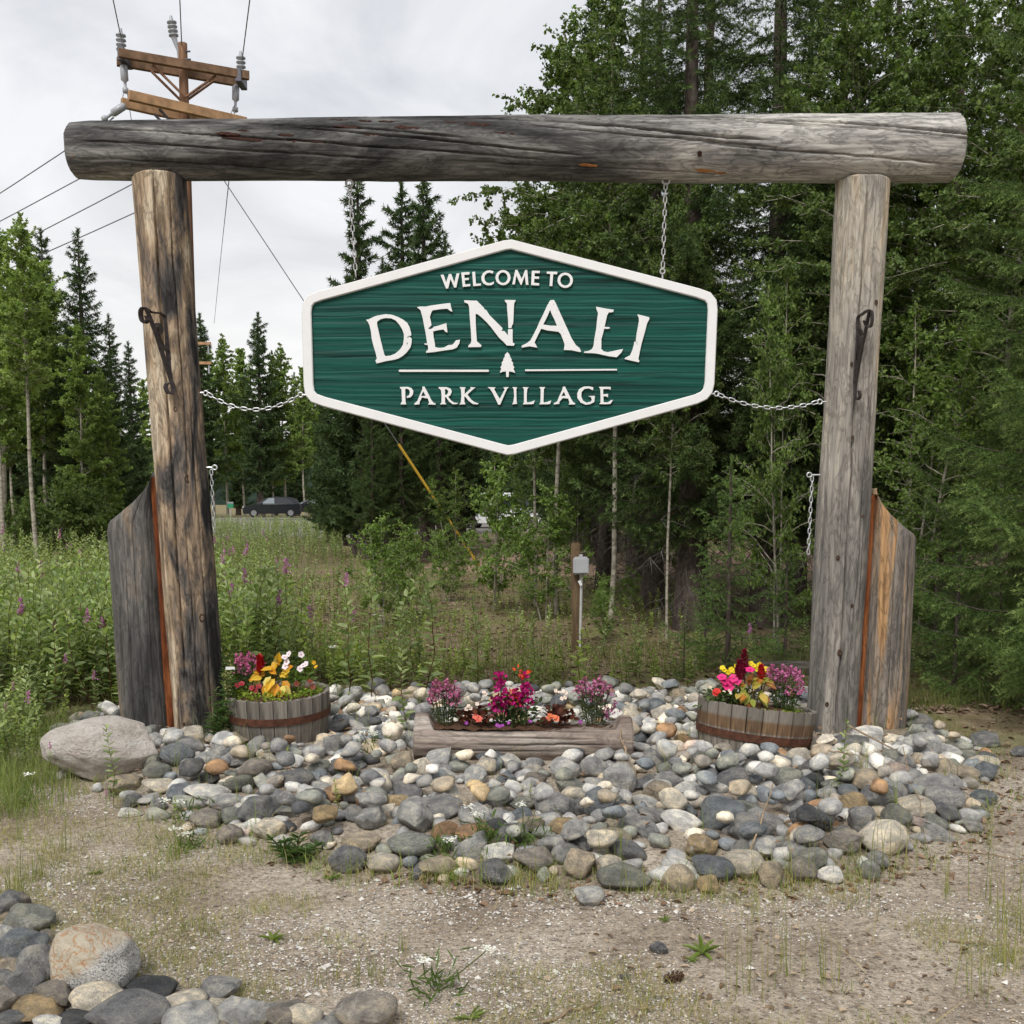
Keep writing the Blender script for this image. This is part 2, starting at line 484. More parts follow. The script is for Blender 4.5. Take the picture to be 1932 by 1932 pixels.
# ================================================================== GATE
YG = 7.0
def log_geo(L, rfun, nt, ns, cracks=(), lump=0.012, seed=0, flat=None, trough=None):
    """log along +Z from 0..L, radius rfun(s); cracks (th0, slope, s0, s1, halfwidth, depth)"""
    s = np.linspace(0, L, ns); th = np.arange(nt) / nt * 2 * np.pi
    S, T = np.meshgrid(s, th, indexing='ij')
    R = rfun(S) * np.ones_like(S)
    cx, cy = np.cos(T), np.sin(T)
    R = R + lump * (fbm2(cx * 1.6 + 5 + S * 0.5, cy * 1.6 + S * 0.9 + 3, seed, 4) - 0.5) * 2
    R = R + 0.004 * (vn2(T * 9, S * 0.8, seed + 4) - 0.5)
    for k, (t0, sl, s0, s1, hw, dp) in enumerate(cracks):
        tc_ = t0 + sl * (S - s0) + 0.10 * (vn2(S * 2.0, S * 0 + k, seed + k) - 0.5) + 0.03 * (vn2(S * 11, S * 0 + k, seed + 5) - 0.5)
        d = (T - tc_ + np.pi) % (2 * np.pi) - np.pi
        tap = sstep(s0, s0 + 0.3, S) * (1 - sstep(s1 - 0.3, s1, S))
        w = hw * (0.35 + 0.65 * tap)
        R = R - dp * np.clip(1.25 - np.abs(d) * R / w, 0, 1) * tap
    X = R * cx; Y = R * cy
    if flat is not None:
        for (ang, dist) in flat:
            nxn, nyn = math.cos(ang), math.sin(ang)
            e = np.maximum(X * nxn + Y * nyn - dist, 0) * 0.85
            X = X - e * nxn; Y = Y - e * nyn
    V = np.stack([X, Y, S], -1)
    i = np.arange(ns - 1)[:, None] * nt; j = np.arange(nt)[None]; j2 = (j + 1) % nt
    F = np.stack([i + j, i + j2, i + nt + j2, i + nt + j], -1).reshape(-1, 4)
    # end caps: an inner ring and a centre, chamfered rim
    g = Geo()
    g.add(V.reshape(-1, 3), F)
    for (ring, zc, sg) in ((V[0], 0.0, -1), (V[-1], L, 1)):
        r2 = ring * np.array([0.93, 0.93, 1]) + np.array([0, 0, sg * 0.012])
        c = np.array([[ring[:, 0].mean(), ring[:, 1].mean(), zc + sg * 0.014]])
        VV = np.concatenate([ring, r2, c]); k = np.arange(nt); k2 = (k + 1) % nt
        f4 = np.stack([k, k2, k2 + nt, k + nt], 1); f3 = np.stack([k + nt, k2 + nt, np.full(nt, 2 * nt)], 1)
        if sg > 0: pass
        else: f4 = f4[:, ::-1]; f3 = f3[:, ::-1]
        b0 = g.nv
        g.add(VV, f4); g.l[-1] = g.l[-1]
        g.add(VV, f3)
    return g

GREY = (0.215, 0.205, 0.190); PALE = (0.40, 0.375, 0.335); DARK = (0.055, 0.05, 0.047); TAN = (0.50, 0.365, 0.215)
ORANGE = (0.42, 0.17, 0.055); BROWN = (0.20, 0.125, 0.07)
gate = empty('log_gateway', (0, YG, 0), (0, 0, 0), 'rustic entrance gateway of weathered grey logs: two leaning posts carrying a crossbeam', 'gateway')
def world_child(o, parent, M):
    """place child with world matrix M under a parent that is only translated"""
    o.parent = parent
    o.matrix_local = Matrix.Translation(-Vector(parent.location)) @ M

# crossbeam
bl = unp(143, 284, YG); br = unp(1797, 280, YG)
LB = (br - bl).length
pz = 7.0 / 1990.0
def beam_r(s):
    f = s / LB
    return np.interp(f, [0, .02, .2, .3, .45, .6, .75, .9, 1], [0.172, .181, .185, .194, .198, .203, .207, .211, .213])
cr_ = []
for th, sl, a, b, hw, dp in [(205, .42, .05, 2.7, .007, .03), (236, .40, .0, 3.2, .006, .025), (268, .3, .0, 2.2, .006, .02), (190, .50, 1.6, 4.6, .010, .045),
                             (238, .52, 1.3, 3.4, .006, .03), (183, .5, 2.6, 5.0, .006, .03), (196, .48, 3.3, 6.0, .009, .04), (240, .5, 2.9, 4.7, .006, .025),
                             (190, .4, 4.6, 6.1, .008, .03), (228, .45, 4.1, 6.15, .005, .02), (300, .35, .2, 2.6, .005, .02), (272, .42, 3.9, 6.0, .006, .02),
                             (205, .45, 2.5, 4.1, .004, .015), (175, .45, .3, 1.6, .005, .02), (305, .3, 2.4, 4.4, .005, .02), (250, .4, .6, 1.7, .004, .015)]:
    cr_.append((rad(th), sl, a, b, hw, dp))
gb = log_geo(LB, beam_r, 220, 280, cr_, 0.013, 11)
M_BEAM = log_wood('beam_wood', [(0.38, (0.04, 0.039, 0.038)), (0.45, (0.11, 0.107, 0.103)), (0.52, (0.205, 0.198, 0.188)), (0.60, (0.37, 0.355, 0.33)), (0.72, (0.56, 0.54, 0.495))],
                  (2.6, 2.6, 0.6), 0.5, (2.4, LB, -0.015, 0.15), 2.3, 0.5)
beam = gb.obj('crossbeam', M_BEAM, None, True)
MB = frame_mat(bl, br, (0, 1, 0))
world_child(beam, gate, MB)
beam['label'] = 'long weathered grey crossbeam log with spiral cracks and reddish bark flakes'
M_BARK = plain('bark_flake', (0.045, 0.022, 0.017), 0.9, 0.1, var=0.4, scale=60, bump=0.5)
def on_beam(u, v, off=0.0):
    """local point on the beam's front surface seen at (u,v)"""
    Mi = MB.inverted(); d = Vector(ray(u, v)); c = Mi @ Vector((0, 0, CZ)); dd = (Mi.to_3x3() @ d)
    a = dd.x ** 2 + dd.y ** 2; b = 2 * (c.x * dd.x + c.y * dd.y); r = float(beam_r(np.array([2.0]))[0])
    for _ in range(3):
        cc = c.x ** 2 + c.y ** 2 - (r + off) ** 2
        disc = max(b * b - 4 * a * cc, 0); t = (-b - math.sqrt(disc)) / (2 * a)
        p = c + dd * t; r = float(beam_r(np.array([p.z]))[0])
    return p
rng = np.random.default_rng(5)
def beam_flake(u, v, w, h, mat, name, thick=0.008):
    p0 = on_beam(u, v); th = math.atan2(p0.y, p0.x); r = math.hypot(p0.x, p0.y)
    n = 9; L2 = w * pz / 2; A = h * pz / r / 2
    V = []; 
    for k in range(n):
        f = k / (n - 1) * 2 - 1
        e = (1 - abs(f) ** 3) * (0.6 + 0.4 * rng.random())
        for sgn in (1, -1):
            for dr in (thick * (0.4 + 0.6 * rng.random()), -0.012):
                aa = th + sgn * A * max(e, 0.12) + 0.45 * f * L2 + (0.02 * (rng.random() - .5))
                V.append(((r + dr) * math.cos(aa), (r + dr) * math.sin(aa), p0.z + f * L2))
    F = []
    for k in range(n - 1):
        a = 4 * k; b = 4 * (k + 1)
        F += [(a, b, b + 2, a + 2), (a + 1, b + 1, b, a), (a + 2, b + 2, b + 3, a + 3), (a + 3, b + 3, b + 1, a + 1)]
    F += [(0, 2, 3, 1), (4 * n - 4, 4 * n - 3, 4 * n - 1, 4 * n - 2)]
    me = pymesh(name, V, F); return link(name, me, mat, beam)
for (u, v, w, h) in [(430, 253, 45, 7), (480, 264, 120, 6), (565, 268, 46, 5), (640, 227, 30, 5), (655, 240, 50, 5), (705, 256, 34, 6), (730, 230, 30, 5),
                     (772, 242, 55, 8), (820, 258, 40, 5), (848, 232, 34, 5), (900, 235, 50, 9), (955, 252, 45, 5), (460, 247, 22, 4), (600, 268, 30, 4),
                     (540, 255, 30, 5), (690, 229, 24, 4), (1320, 290, 8, 12)]:
    beam_flake(u, v, w, h, M_BARK, 'bark_flake')
M_ORANGE = log_wood('orange_wood', [(0.3, (0.30, 0.115, 0.035)), (0.5, (0.42, 0.18, 0.06)), (0.7, (0.50, 0.27, 0.11))], (3, 3, 1), 0.35, None, 1.0, 0.3)
beam_flake(149, 297, 26, 13, M_ORANGE, 'knot_scar', 0.003)
for (u, v, w, h) in [(1110, 312, 34, 6), (1330, 322, 40, 8), (1360, 326, 26, 5)]:
    beam_flake(u, v, w, h, M_ORANGE, 'peeled_patch', 0.002)

# posts
def post(ut, vt, ub, vb, r_top, r_bot, cracks, mat, name, seed, label, flat=None):
    a = unp(ub, vb, YG); b = unp(ut, vt, YG)
    a = a + (a - b) * 0.06
    L = (b - a).length
    gg = log_geo(L, lambda s: np.interp(s / L, [0, .35, 0.7, 1], [r_bot, r_bot * 1.03, (r_bot + r_top) / 2, r_top]), 190, 210, [(rad(t), sl, s0, s1, hw, dp) for t, sl, s0, s1, hw, dp in cracks], 0.012, seed, flat)
    o = gg.obj(name, mat, None, True)
    world_child(o, gate, frame_mat(a, b, (0, 1, 0))); o['label'] = label
    return o, a, b
M_POSTL = log_wood('left_post_wood', [(0.37, (0.032, 0.03, 0.03)), (0.445, (0.105, 0.094, 0.086)), (0.505, (0.22, 0.165, 0.12)), (0.565, (0.365, 0.27, 0.178)), (0.66, (0.56, 0.465, 0.34))],
                   (5.2, 5.2, 1.5), 0.42, (0.2, 2.6, -0.05, 0.045), 4.1, 0.5, 0.6, (-0.12, 0.14, 0.05, -0.06))
M_POSTR = log_wood('right_post_wood', [(0.32, (0.09, 0.084, 0.078)), (0.43, (0.21, 0.195, 0.175)), (0.52, (0.34, 0.31, 0.268)), (0.62, (0.44, 0.395, 0.325)), (0.72, (0.50, 0.38, 0.24))],
                   (4.0, 4.0, 0.6), 0.42, (0.2, 2.6, -0.10, 0.07), 9.4, 0.4, 0.6)
PL, pla, plb = post(301, 339, 379, 1392, 0.172, 0.168, [(258, .09, .6, 4.1, .007, .05), (243, -.02, .0, 2.2, .005, .03), (285, .05, .2, 1.9, .004, .02), (300, .06, 1.8, 4.0, .004, .02), (225, .02, 1.8, 3.8, .003, .015), (318, .03, .2, 2.8, .004, .02)],
                    M_POSTL, 'post', 21, 'two-tone tan and charcoal post with a long crack')
PR, pra, prb = post(1629, 345, 1566, 1400, 0.170, 0.170, [(266, -.03, .2, 4.1, .007, .05), (290, .03, .0, 3.0, .005, .03), (246, .02, .1, 2.0, .004, .02), (282, .02, 1.9, 4.0, .004, .02), (305, .02, .6, 2.7, .003, .015)],
                    M_POSTR, 'post', 33, 'even grey post with a long vertical crack', [(rad(-95), 0.150)])
M_KNOT = plain('knot_wood', (0.06, 0.036, 0.022), .8, .2, var=.5, scale=70, bump=.5)
def knot(pobj, a, b, f, ang, w):
    L = (b - a).length; r = .166; V, F = [], []; n = 14
    for ring, (k, dr) in enumerate(((1.0, -.004), (.8, .006), (.5, .004), (.15, .001))):
        for j in range(n):
            t = j / n * 2 * math.pi; th = rad(ang) + math.cos(t) * w * k / r; z = f * L + math.sin(t) * w * 1.5 * k
            V.append(((r + dr) * math.cos(th), (r + dr) * math.sin(th), z))
    for q_ in range(3):
        for j in range(n): F.append((q_ * n + j, q_ * n + (j + 1) % n, (q_ + 1) * n + (j + 1) % n, (q_ + 1) * n + j))
    F.append(tuple(3 * n + j for j in range(n)))
    o = link('knot', pymesh('knot', V, F, True), M_KNOT); o.parent = pobj
for f, an, w in ((.88, 232, .011), (.62, 285, .014), (.505, 300, .022), (.335, 265, .013), (.27, 310, .024), (.16, 280, .016), (.09, 250, .010)): knot(PL, pla, plb, f, an, w)
for f, an, w in ((.80, 300, .014), (.70, 250, .009), (.58, 262, .010), (.45, 300, .011), (.38, 245, .012), (.30, 285, .009), (.22, 262, .016), (.13, 240, .013)): knot(PR, pra, prb, f, an, w)
# side slabs (half logs stood on end against the posts)
def slab(name, left_edge, right_edge, top_pts, mat, bulge, seed, strip_side):
    """edges: list of (v,u); top_pts list of (t, v) with t 0..1 left to right"""
    nt_, nr_ = 70, 90
    V = np.zeros((nr_, nt_, 3)); B = np.zeros((nr_, nt_, 3))
    lv = [p[0] for p in left_edge]; lu = [p[1] for p in left_edge]; rv = [p[0] for p in right_edge]; ru = [p[1] for p in right_edge]
    tt = np.linspace(0, 1, nt_)
    vt_ = np.interp(tt, [p[0] for p in top_pts], [p[1] for p in top_pts])
    for r in range(nr_):
        f = r / (nr_ - 1)
        vv = 1420 + (vt_ - 1420) * f
        for j in range(nt_):
            ul = np.interp(vv[j], lv, lu); ur = np.interp(vv[j], rv, ru)
            tj = tt[j]
            c = (tj - (0.55 if strip_side > 0 else 0.45)) / 0.55
            yb = bulge * math.sqrt(max(0.0, 1 - min(1, abs(c)) ** 2.4))
            p = unp(ul + (ur - ul) * tj, vv[j], YG + 0.10 - yb)
            w = 0.006 * (float(vn2(tj * 14, vv[j] * 0.004, seed)) - 0.5)
            V[r, j] = (p.x, YG + 0.10 - yb + w, p.z)
            B[r, j] = (p.x, YG + 0.14, p.z)
    # cracks
    for k, (tc0, sl, f0, f1) in enumerate([(0.3, 0.05, 0, .8), (0.55, -0.04, .0, 1), (0.75, .03, .1, .7), (0.15, .0, .2, .6), (0.88, -.03, 0, .9)]):
        for r in range(nr_):
            f = r / (nr_ - 1)
            if f0 <= f <= f1:
                jc = int(round((tc0 + sl * f + 0.03 * (float(vn2(f * 6, k, seed)) - .5)) * (nt_ - 1)))
                if 1 <= jc < nt_ - 1: V[r, jc, 1] += 0.022 * min(1, 6 * (f - f0), 6 * (f1 - f) + .2)
    g = Geo()
    i = np.arange(nr_ - 1)[:, None] * nt_; j = np.arange(nt_ - 1)[None]
    F = np.stack([i + j, i + j + 1, i + nt_ + j + 1, i + nt_ + j], -1).reshape(-1, 4)
    n0 = nr_ * nt_
    allV = np.concatenate([V.reshape(-1, 3), B.reshape(-1, 3)])
    FB = F[:, ::-1] + n0
    rim = []
    ring = [(0, c) for c in range(nt_)] + [(r, nt_ - 1) for r in range(1, nr_)] + [(nr_ - 1, c) for c in range(nt_ - 2, -1, -1)] + [(r, 0) for r in range(nr_ - 2, 0, -1)]
    idx = np.array([r * nt_ + c for r, c in ring]); id2 = np.roll(idx, -1)
    FR = np.stack([id2, idx, idx + n0, id2 + n0], 1)
    org = np.array([allV[:n0, 0].mean(), YG, 0.0])
    allV = allV - org
    g.add(allV, np.concatenate([F, FB, FR]))
    o = g.obj(name, mat, None, True)
    world_child(o, gate, Matrix.Translation(Vector(org)))
    return o
M_SLABL = log_wood('left_slab_wood', [(0.34, (0.045, 0.043, 0.042)), (0.48, (0.085, 0.081, 0.078)), (0.60, (0.15, 0.14, 0.13)), (0.74, (0.30, 0.23, 0.16))], (3.6, 3.6, 0.7), 0.42, (0.0, 1.6, -0.06, 0.07), 6.1, 0.4)
M_SLABR = log_wood('right_slab_wood', [(0.25, (0.10, 0.092, 0.086)), (0.44, (0.19, 0.168, 0.148)), (0.52, (0.29, 0.235, 0.18)), (0.58, (0.42, 0.25, 0.125)), (0.7, (0.50, 0.30, 0.14))], (7.5, 7.5, 0.45), 0.42, None, 1.9, 0.45, 0.6, (-0.12, 0.14, 0.045, -0.10))
SL_ = slab('side_slab', [(880, 290), (983, 205), (1003, 202), (1135, 211), (1277, 220), (1326, 224), (1420, 236)], [(880, 286), (940, 289), (1280, 311), (1420, 322)],
           [(0, 990), (.02, 983), (.16, 962), (.46, 929), (.67, 911), (.84, 899), (1, 891)], M_SLABL, 0.17, 3, 1)
SL_['label'] = 'charcoal grey half log with slanting rounded top'
SR_ = slab('side_slab', [(900, 1656), (1000, 1650), (1280, 1632), (1420, 1622)], [(920, 1650), (1007, 1726), (1017, 1729), (1278, 1716), (1420, 1706)],
           [(0, 921), (.15, 927), (.35, 938), (.58, 957), (.78, 980), (.96, 1006), (1, 1016)], M_SLABR, 0.16, 8, -1)
SR_['label'] = 'orange-streaked grey half log with slanting rounded top'
def strip(pts, mat, name):
    """sawn edge between slab and post: (v, u0, u1)"""
    V = []; 
    for v, u0, u1 in pts:
        a = unp(u0, v, YG - 0.02); b = unp(u1, v, YG - 0.02)
        V += [(a.x, YG - 0.035, a.z), (b.x, YG + 0.02, b.z), (b.x, YG + 0.09, b.z), (a.x, YG + 0.09, a.z)]
    V = np.array(V); org = np.array([V[:, 0].mean(), YG, 0]); n = len(pts); F = []
    for k in range(n - 1):
        a = 4 * k; b = a + 4
        for e in range(4): F.append((a + e, a + (e + 1) % 4, b + (e + 1) % 4, b + e))
    F += [(3, 2, 1, 0), (4 * n - 4, 4 * n - 3, 4 * n - 2, 4 * n - 1)]
    g = Geo(); [g.add(V - org, [f]) for f in F]
    o = g.obj(name, mat); world_child(o, gate, Matrix.Translation(Vector(org))); return o
M_STRIPL = log_wood('sawn_orange', [(0.36, (0.13, 0.036, 0.014)), (0.5, (0.25, 0.076, 0.026)), (0.64, (0.38, 0.15, 0.052))], (9, 9, 1.6), 0.5, None, 3.0, 0.35)
s_ = strip([(1420, 321, 345), (1280, 310, 336), (1100, 299, 326), (980, 290, 316), (900, 285, 308)], M_STRIPL, 'sawn_edge'); s_['label'] = 'narrow rusty orange sawn edge beside the left post'
s_ = strip([(1420, 1604, 1626), (1280, 1611, 1636), (1100, 1624, 1648), (1000, 1631, 1654), (934, 1634, 1658)], M_STRIPL, 'sawn_edge'); s_['label'] = 'narrow rusty orange sawn edge beside the right post'

# wrought-iron scroll brackets on the posts
M_IRON = plain('wrought_iron', (0.03, 0.022, 0.02), 0.5, 0.5, 0.3, 0.5, 40, 0.3)
def ribbon(pts, width_dir, w, th, mat, name, parent, M):
    """flat bar following pts (world), width along width_dir"""
    P = np.array(pts, float); t = nrm(np.gradient(P, axis=0)); wd = nrm(np.array([width_dir], float))
    nn = nrm(np.cross(t, np.repeat(wd, len(P), 0)))
    wv = np.repeat(wd, len(P), 0) * w / 2; nv_ = nn * th / 2
    ring = np.stack([P - wv - nv_, P + wv - nv_, P + wv + nv_, P - wv + nv_], 1)
    n = len(P); i = np.arange(n - 1)[:, None] * 4; j = np.arange(4)[None]; j2 = (j + 1) % 4
    F = np.stack([i + j, i + j2, i + 4 + j2, i + 4 + j], -1).reshape(-1, 4)
    g = Geo(); g.add(ring.reshape(-1, 3), F); g.add(ring[0], [[3, 2, 1, 0]]); g.add(ring[-1], [[0, 1, 2, 3]])
    return g
def bracket(uvs, scrolls, plate, yf, label):
    br_ = empty('scroll_bracket', (0, 0, 0)); br_.parent = gate; br_.location = (0, -YG, 0); br_['label'] = label
    def add(pts, w, name):
        g = ribbon(pts, (0.72, 0.69, 0), w, 0.010, M_IRON, name, br_, None)
        o = g.obj(name, M_IRON, br_)
    def pth(pl):
        out = []
        for (u, v, dy) in pl: out.append(tuple(unp(u, v, yf - dy)))
        P = np.array(out)
        # Catmull-Rom resample
        Q = []
        for k in range(len(P) - 1):
            p0 = P[max(k - 1, 0)]; p1 = P[k]; p2 = P[k + 1]; p3 = P[min(k + 2, len(P) - 1)]
            for f in np.linspace(0, 1, 7, endpoint=False):
                Q.append(0.5 * ((2 * p1) + (-p0 + p2) * f + (2 * p0 - 5 * p1 + 4 * p2 - p3) * f * f + (-p0 + 3 * p1 - 3 * p2 + p3) * f ** 3))
        Q.append(P[-1]); return Q
    for nm, pl in uvs: add(pth(pl), 0.030, nm)
def bk(u, v): return (u, v)
z7 = lambda x, y: (255.6 + x * 160 / 546 * 0.6389, 562.2 + y * 160 / 546 * 0.6389)
def Zp(pts): return [z7(x, y) + (dy,) for x, y, dy in pts]
bracket([('scroll_arm', Zp([(100, 180, .16), (118, 195, .15), (122, 225, .15), (100, 250, .15), (72, 235, .16), (55, 190, .16), (52, 140, .17), (66, 105, .17), (95, 98, .16), (150, 135, .12), (185, 150, .09), (235, 150, .05), (280, 172, .02), (300, 195, 0), (312, 260, 0), (320, 420, 0), (330, 560, 0), (345, 720, 0), (358, 830, 0)])),
         ('scroll_brace', Zp([(110, 110, .16), (150, 210, .13), (200, 340, .10), (240, 460, .07), (290, 620, .04), (340, 770, .01), (360, 830, 0), (378, 890, .01), (378, 940, .03), (355, 968, .05), (325, 950, .06), (305, 905, .06), (315, 865, .05), (345, 858, .04)])),
         ('scroll_curl', Zp([(205, 285, .1), (218, 258, .09), (240, 265, .08), (258, 310, .07), (250, 355, .07), (230, 365, .08), (214, 330, .08), (214, 300, .09), (228, 380, .07), (262, 460, .04), (305, 510, .02), (335, 560, 0), (342, 620, 0)]))],
        None, None, YG - 0.17, 'black wrought iron scroll bracket on the left post')
z8 = lambda x, y: (1293.1 + x * 0.3307, y * 0.3307)
def Zq(pts): return [z8(x, y) + (dy,) for x, y, dy in pts]
bracket([('scroll_arm', Zq([(1020, 1830, .13), (1036, 1862, .13), (1058, 1858, .14), (1066, 1810, .15), (1060, 1775, .15), (1040, 1772, .14), (1010, 1792, .07), (985, 1815, 0), (985, 1900, 0), (978, 2000, 0), (970, 2120, 0), (968, 2190, 0)])),
         ('scroll_brace', Zq([(1050, 1775, .15), (1030, 1880, .11), (1012, 1960, .08), (990, 2080, .04), (972, 2180, .01), (968, 2230, .01), (970, 2270, .03), (985, 2278, .05), (996, 2255, .06), (990, 2230, .05)])),
         ('scroll_curl', Zq([(1000, 1880, .05), (1002, 1905, .04), (992, 1915, .03), (985, 1890, .02), (992, 1862, .03), (1000, 1950, .04), (995, 2000, .02), (986, 2050, 0)]))],
        None, None, YG - 0.165, 'rusty wrought iron scroll bracket on the right post, seen edge on')

# ================================================================== SIGN
YS = 6.98
OUT = [(965, 453), (1318, 545), (1340, 553), (1351, 567), (1353, 585), (1347, 725), (1343, 742), (1333, 754), (1316, 762), (972, 857), (958, 859), (945, 856), (610, 767), (588, 759), (577, 746), (574, 728), (570, 590), (572, 572), (582, 558), (600, 551), (950, 455)]
def inset_poly(P, d):
    P = np.array(P, float); n = len(P); R = []
    for i in range(n):
        a, b, c = P[i - 1], P[i], P[(i + 1) % n]
        e1 = nrm(b - a); e2 = nrm(c - b)
        n1 = np.array([-e1[1], e1[0]]); n2 = np.array([-e2[1], e2[0]])
        m = n1 + n2; m = m / max(1e-6, np.dot(m, n1))
        R.append(b + m * d)
    return np.array(R)
INN = inset_poly(OUT, 18.2)
sc0 = unp(960, 655, YS)
sign = empty('hanging_sign', (sc0.x, YS, sc0.z), (0, 0, 0), 'green carved sign with white border reading WELCOME TO DENALI PARK VILLAGE, hung on chains', 'sign')
def SPt(u, v, dy=0.0):
    p = unp(u, v, YS); return (p.x - sc0.x, dy, p.z - sc0.z)
M_WHITE = plain('white_sign_paint', (0.70, 0.695, 0.69), 0.45, 0.4, var=0.03, scale=8)
def ring_prism(name, outer, inner, y0, y1, mat, parent, bev=0.006):
    o2 = inset_poly(outer, 1.6); i2 = inset_poly(inner, -1.6)
    n = len(outer)
    rows = [[SPt(u, v, y1) for u, v in outer], [SPt(u, v, y0 + bev) for u, v in outer], [SPt(u, v, y0) for u, v in o2], [SPt(u, v, y0) for u, v in i2], [SPt(u, v, y0 + bev) for u, v in inner], [SPt(u, v, y1) for u, v in inner]]
    V = np.array(rows).reshape(-1, 3); F = []
    for r in range(6):
        r2 = (r + 1) % 6
        for k in range(n):
            k2 = (k + 1) % n
            F.append((r * n + k, r2 * n + k, r2 * n + k2, r * n + k2))
    me = pymesh(name, V, F); return link(name, me, mat, parent)
ring_prism('border', OUT, [tuple(p) for p in INN], -0.024, 0.03, M_WHITE, sign)
# carved panel with real wood-grain relief
def sign_green():
    t = NT('green_sign_paint', 0.55, 0.18)
    v1 = t.noise(t.coord('Object', (0.9, 1, 34)), 1.0, 6, 0.68, 0.9)
    v2 = t.noise(t.coord('Object', (2.0, 1, 150)), 1.0, 4, 0.65, 0.5)
    c = t.ramp(v1, [(0.34, (0.002, 0.024, 0.0185)), (0.46, (0.004, 0.058, 0.044)), (0.58, (0.006, 0.080, 0.061)), (0.70, (0.011, 0.108, 0.084))])
    c = t.mix(1.0, c, t.ramp(v2, [(0.3, (0.6,) * 3), (0.7, (1.25,) * 3)]), 'MULTIPLY')
    t.base(c); t.bump(v2, 0.25, 0.004)
    return t.m
M_GREEN = sign_green()
nzr, nxc = 330, 170
vv_ = np.linspace(466, 850, nzr)
INs = [tuple(p) for p in inset_poly(OUT, 12)]
pa = np.array(INs)
PV = np.zeros((nzr, nxc, 3))
for r, v in enumerate(vv_):
    xs = []
    for k in range(len(pa)):
        (u0, v0), (u1, v1) = pa[k], pa[(k + 1) % len(pa)]
        if (v0 <= v < v1) or (v1 <= v < v0): xs.append(u0 + (u1 - u0) * (v - v0) / (v1 - v0))
    if len(xs) < 2: xs = [960, 962]
    for c, u in enumerate(np.linspace(min(xs), max(xs), nxc)): PV[r, c] = SPt(u, v)
wz = PV[:, :, 2] + 0.030 * (fbm2(PV[:, :, 0] * 1.3 + 4, PV[:, :, 2] * 5, 2, 3) - .5) + 0.010 * (vn2(PV[:, :, 0] * 4, PV[:, :, 2] * 18, 8) - .5)
gr = vn2(wz * 60, wz * 0 + PV[:, :, 0] * 0.25, 1) * 0.55 + vn2(wz * 125, PV[:, :, 0] * 0.5, 6) * 0.45
PV[:, :, 1] = -0.0045 * sstep(0.15, 0.8, gr) + 0.003
g = Geo()
i = np.arange(nzr - 1)[:, None] * nxc; j = np.arange(nxc - 1)[None]
g.add(PV.reshape(-1, 3), np.stack([i + j, i + nxc + j, i + nxc + j + 1, i + j + 1], -1).reshape(-1, 4))
g.obj('panel', M_GREEN, sign, True)
bk_ = [SPt(u, v, 0.025) for u, v in INs]
link('back_board', pymesh('back_board', bk_, [tuple(range(len(bk_)))]), M_GREEN, sign)
# letters
def curve_mesh(name, polys, depth, y):
    cu = bpy.data.curves.new(name, 'CURVE'); cu.dimensions = '2D'; cu.fill_mode = 'BOTH'; cu.extrude = depth; cu.bevel_depth = 0.0012; cu.bevel_resolution = 1
    for P in polys:
        sp_ = cu.splines.new('POLY'); sp_.points.add(len(P) - 1)
        for k, (x, z) in enumerate(P): sp_.points[k].co = (x, z, 0, 1)
        sp_.use_cyclic_u = True
    ob = bpy.data.objects.new('tmp', cu); COL.objects.link(ob)
    dg = bpy.context.evaluated_depsgraph_get()
    me = bpy.data.meshes.new_from_object(ob.evaluated_get(dg)); me.name = name
    bpy.data.objects.remove(ob); bpy.data.curves.remove(cu)
    n = len(me.vertices); co = np.empty(n * 3, np.float32); me.vertices.foreach_get('co', co); co = co.reshape(-1, 3)
    co2 = np.stack([co[:, 0], y - co[:, 2], co[:, 1]], 1)
    me.vertices.foreach_set('co', co2.ravel()); me.update()
    return me
def LT(x0, polys, name='letter', lab=None):
    """polys in zoom pixels of the photograph (zoom 3.864, origin x0,780)"""
    out = []
    for P in polys:
        q_ = []
        for (x, y) in P:
            p = SPt((x0 + x / 3.864) * 0.63889, (780 + y / 3.864) * 0.63889); q_.append((p[0], p[2]))
        out.append(q_)
    o = link(name, curve_mesh(name, out, 0.007, -0.008), M_WHITE, sign)
    if lab: o['label'] = lab
def ell(cx, cy, rx, ry, n=28): return [(cx + rx * math.cos(k / n * 2 * math.pi), cy + ry * math.sin(k / n * 2 * math.pi)) for k in range(n)]
XA, XB = 1050, 1480
LT(XA, [[(127,640),(145,640),(235,598),(345,577),(420,585),(490,612),(545,640),(590,675),(615,720),(635,790),(636,820),(605,822),(590,838),(602,855),(612,832),(628,842),(642,855),(640,905),(628,950),(612,975),(580,1015),(540,1050),(490,1080),(430,1095),(345,1110),(245,1135),(232,1105),(248,1080),(235,1020),(212,945),(190,860),(180,770),(165,705),(148,668)],
        [(247,660),(290,630),(345,618),(410,622),(460,645),(500,690),(535,745),(556,800),(556,860),(545,925),(515,975),(490,1000),(450,1030),(400,1050),(345,1055),(330,1040),(310,960),(285,860),(262,760),(248,700)],
        [(586,895),(594,895),(598,910),(594,930),(586,930)]], lab='large weathered letter D')
LT(XA, [[(708,497),(745,490),(800,492),(870,478),(1000,460),(1080,450),(1088,490),(1105,545),(1085,540),(1050,512),(980,516),(880,530),(868,550),(848,605),(858,650),(868,700),(835,730),(830,748),(870,745),(900,720),(950,708),(990,695),(1035,680),(1042,730),(1050,782),(1030,778),(1005,748),(950,755),(885,770),(890,830),(905,910),(908,952),(955,962),(1010,958),(1060,930),(1110,925),(1150,875),(1190,868),(1185,905),(1155,955),(1110,975),(1000,990),(900,1005),(810,1014),(808,1000),(832,980),(828,925),(792,920),(790,910),(822,912),(805,800),(785,700),(770,620),(745,530)]], lab='large weathered letter E')
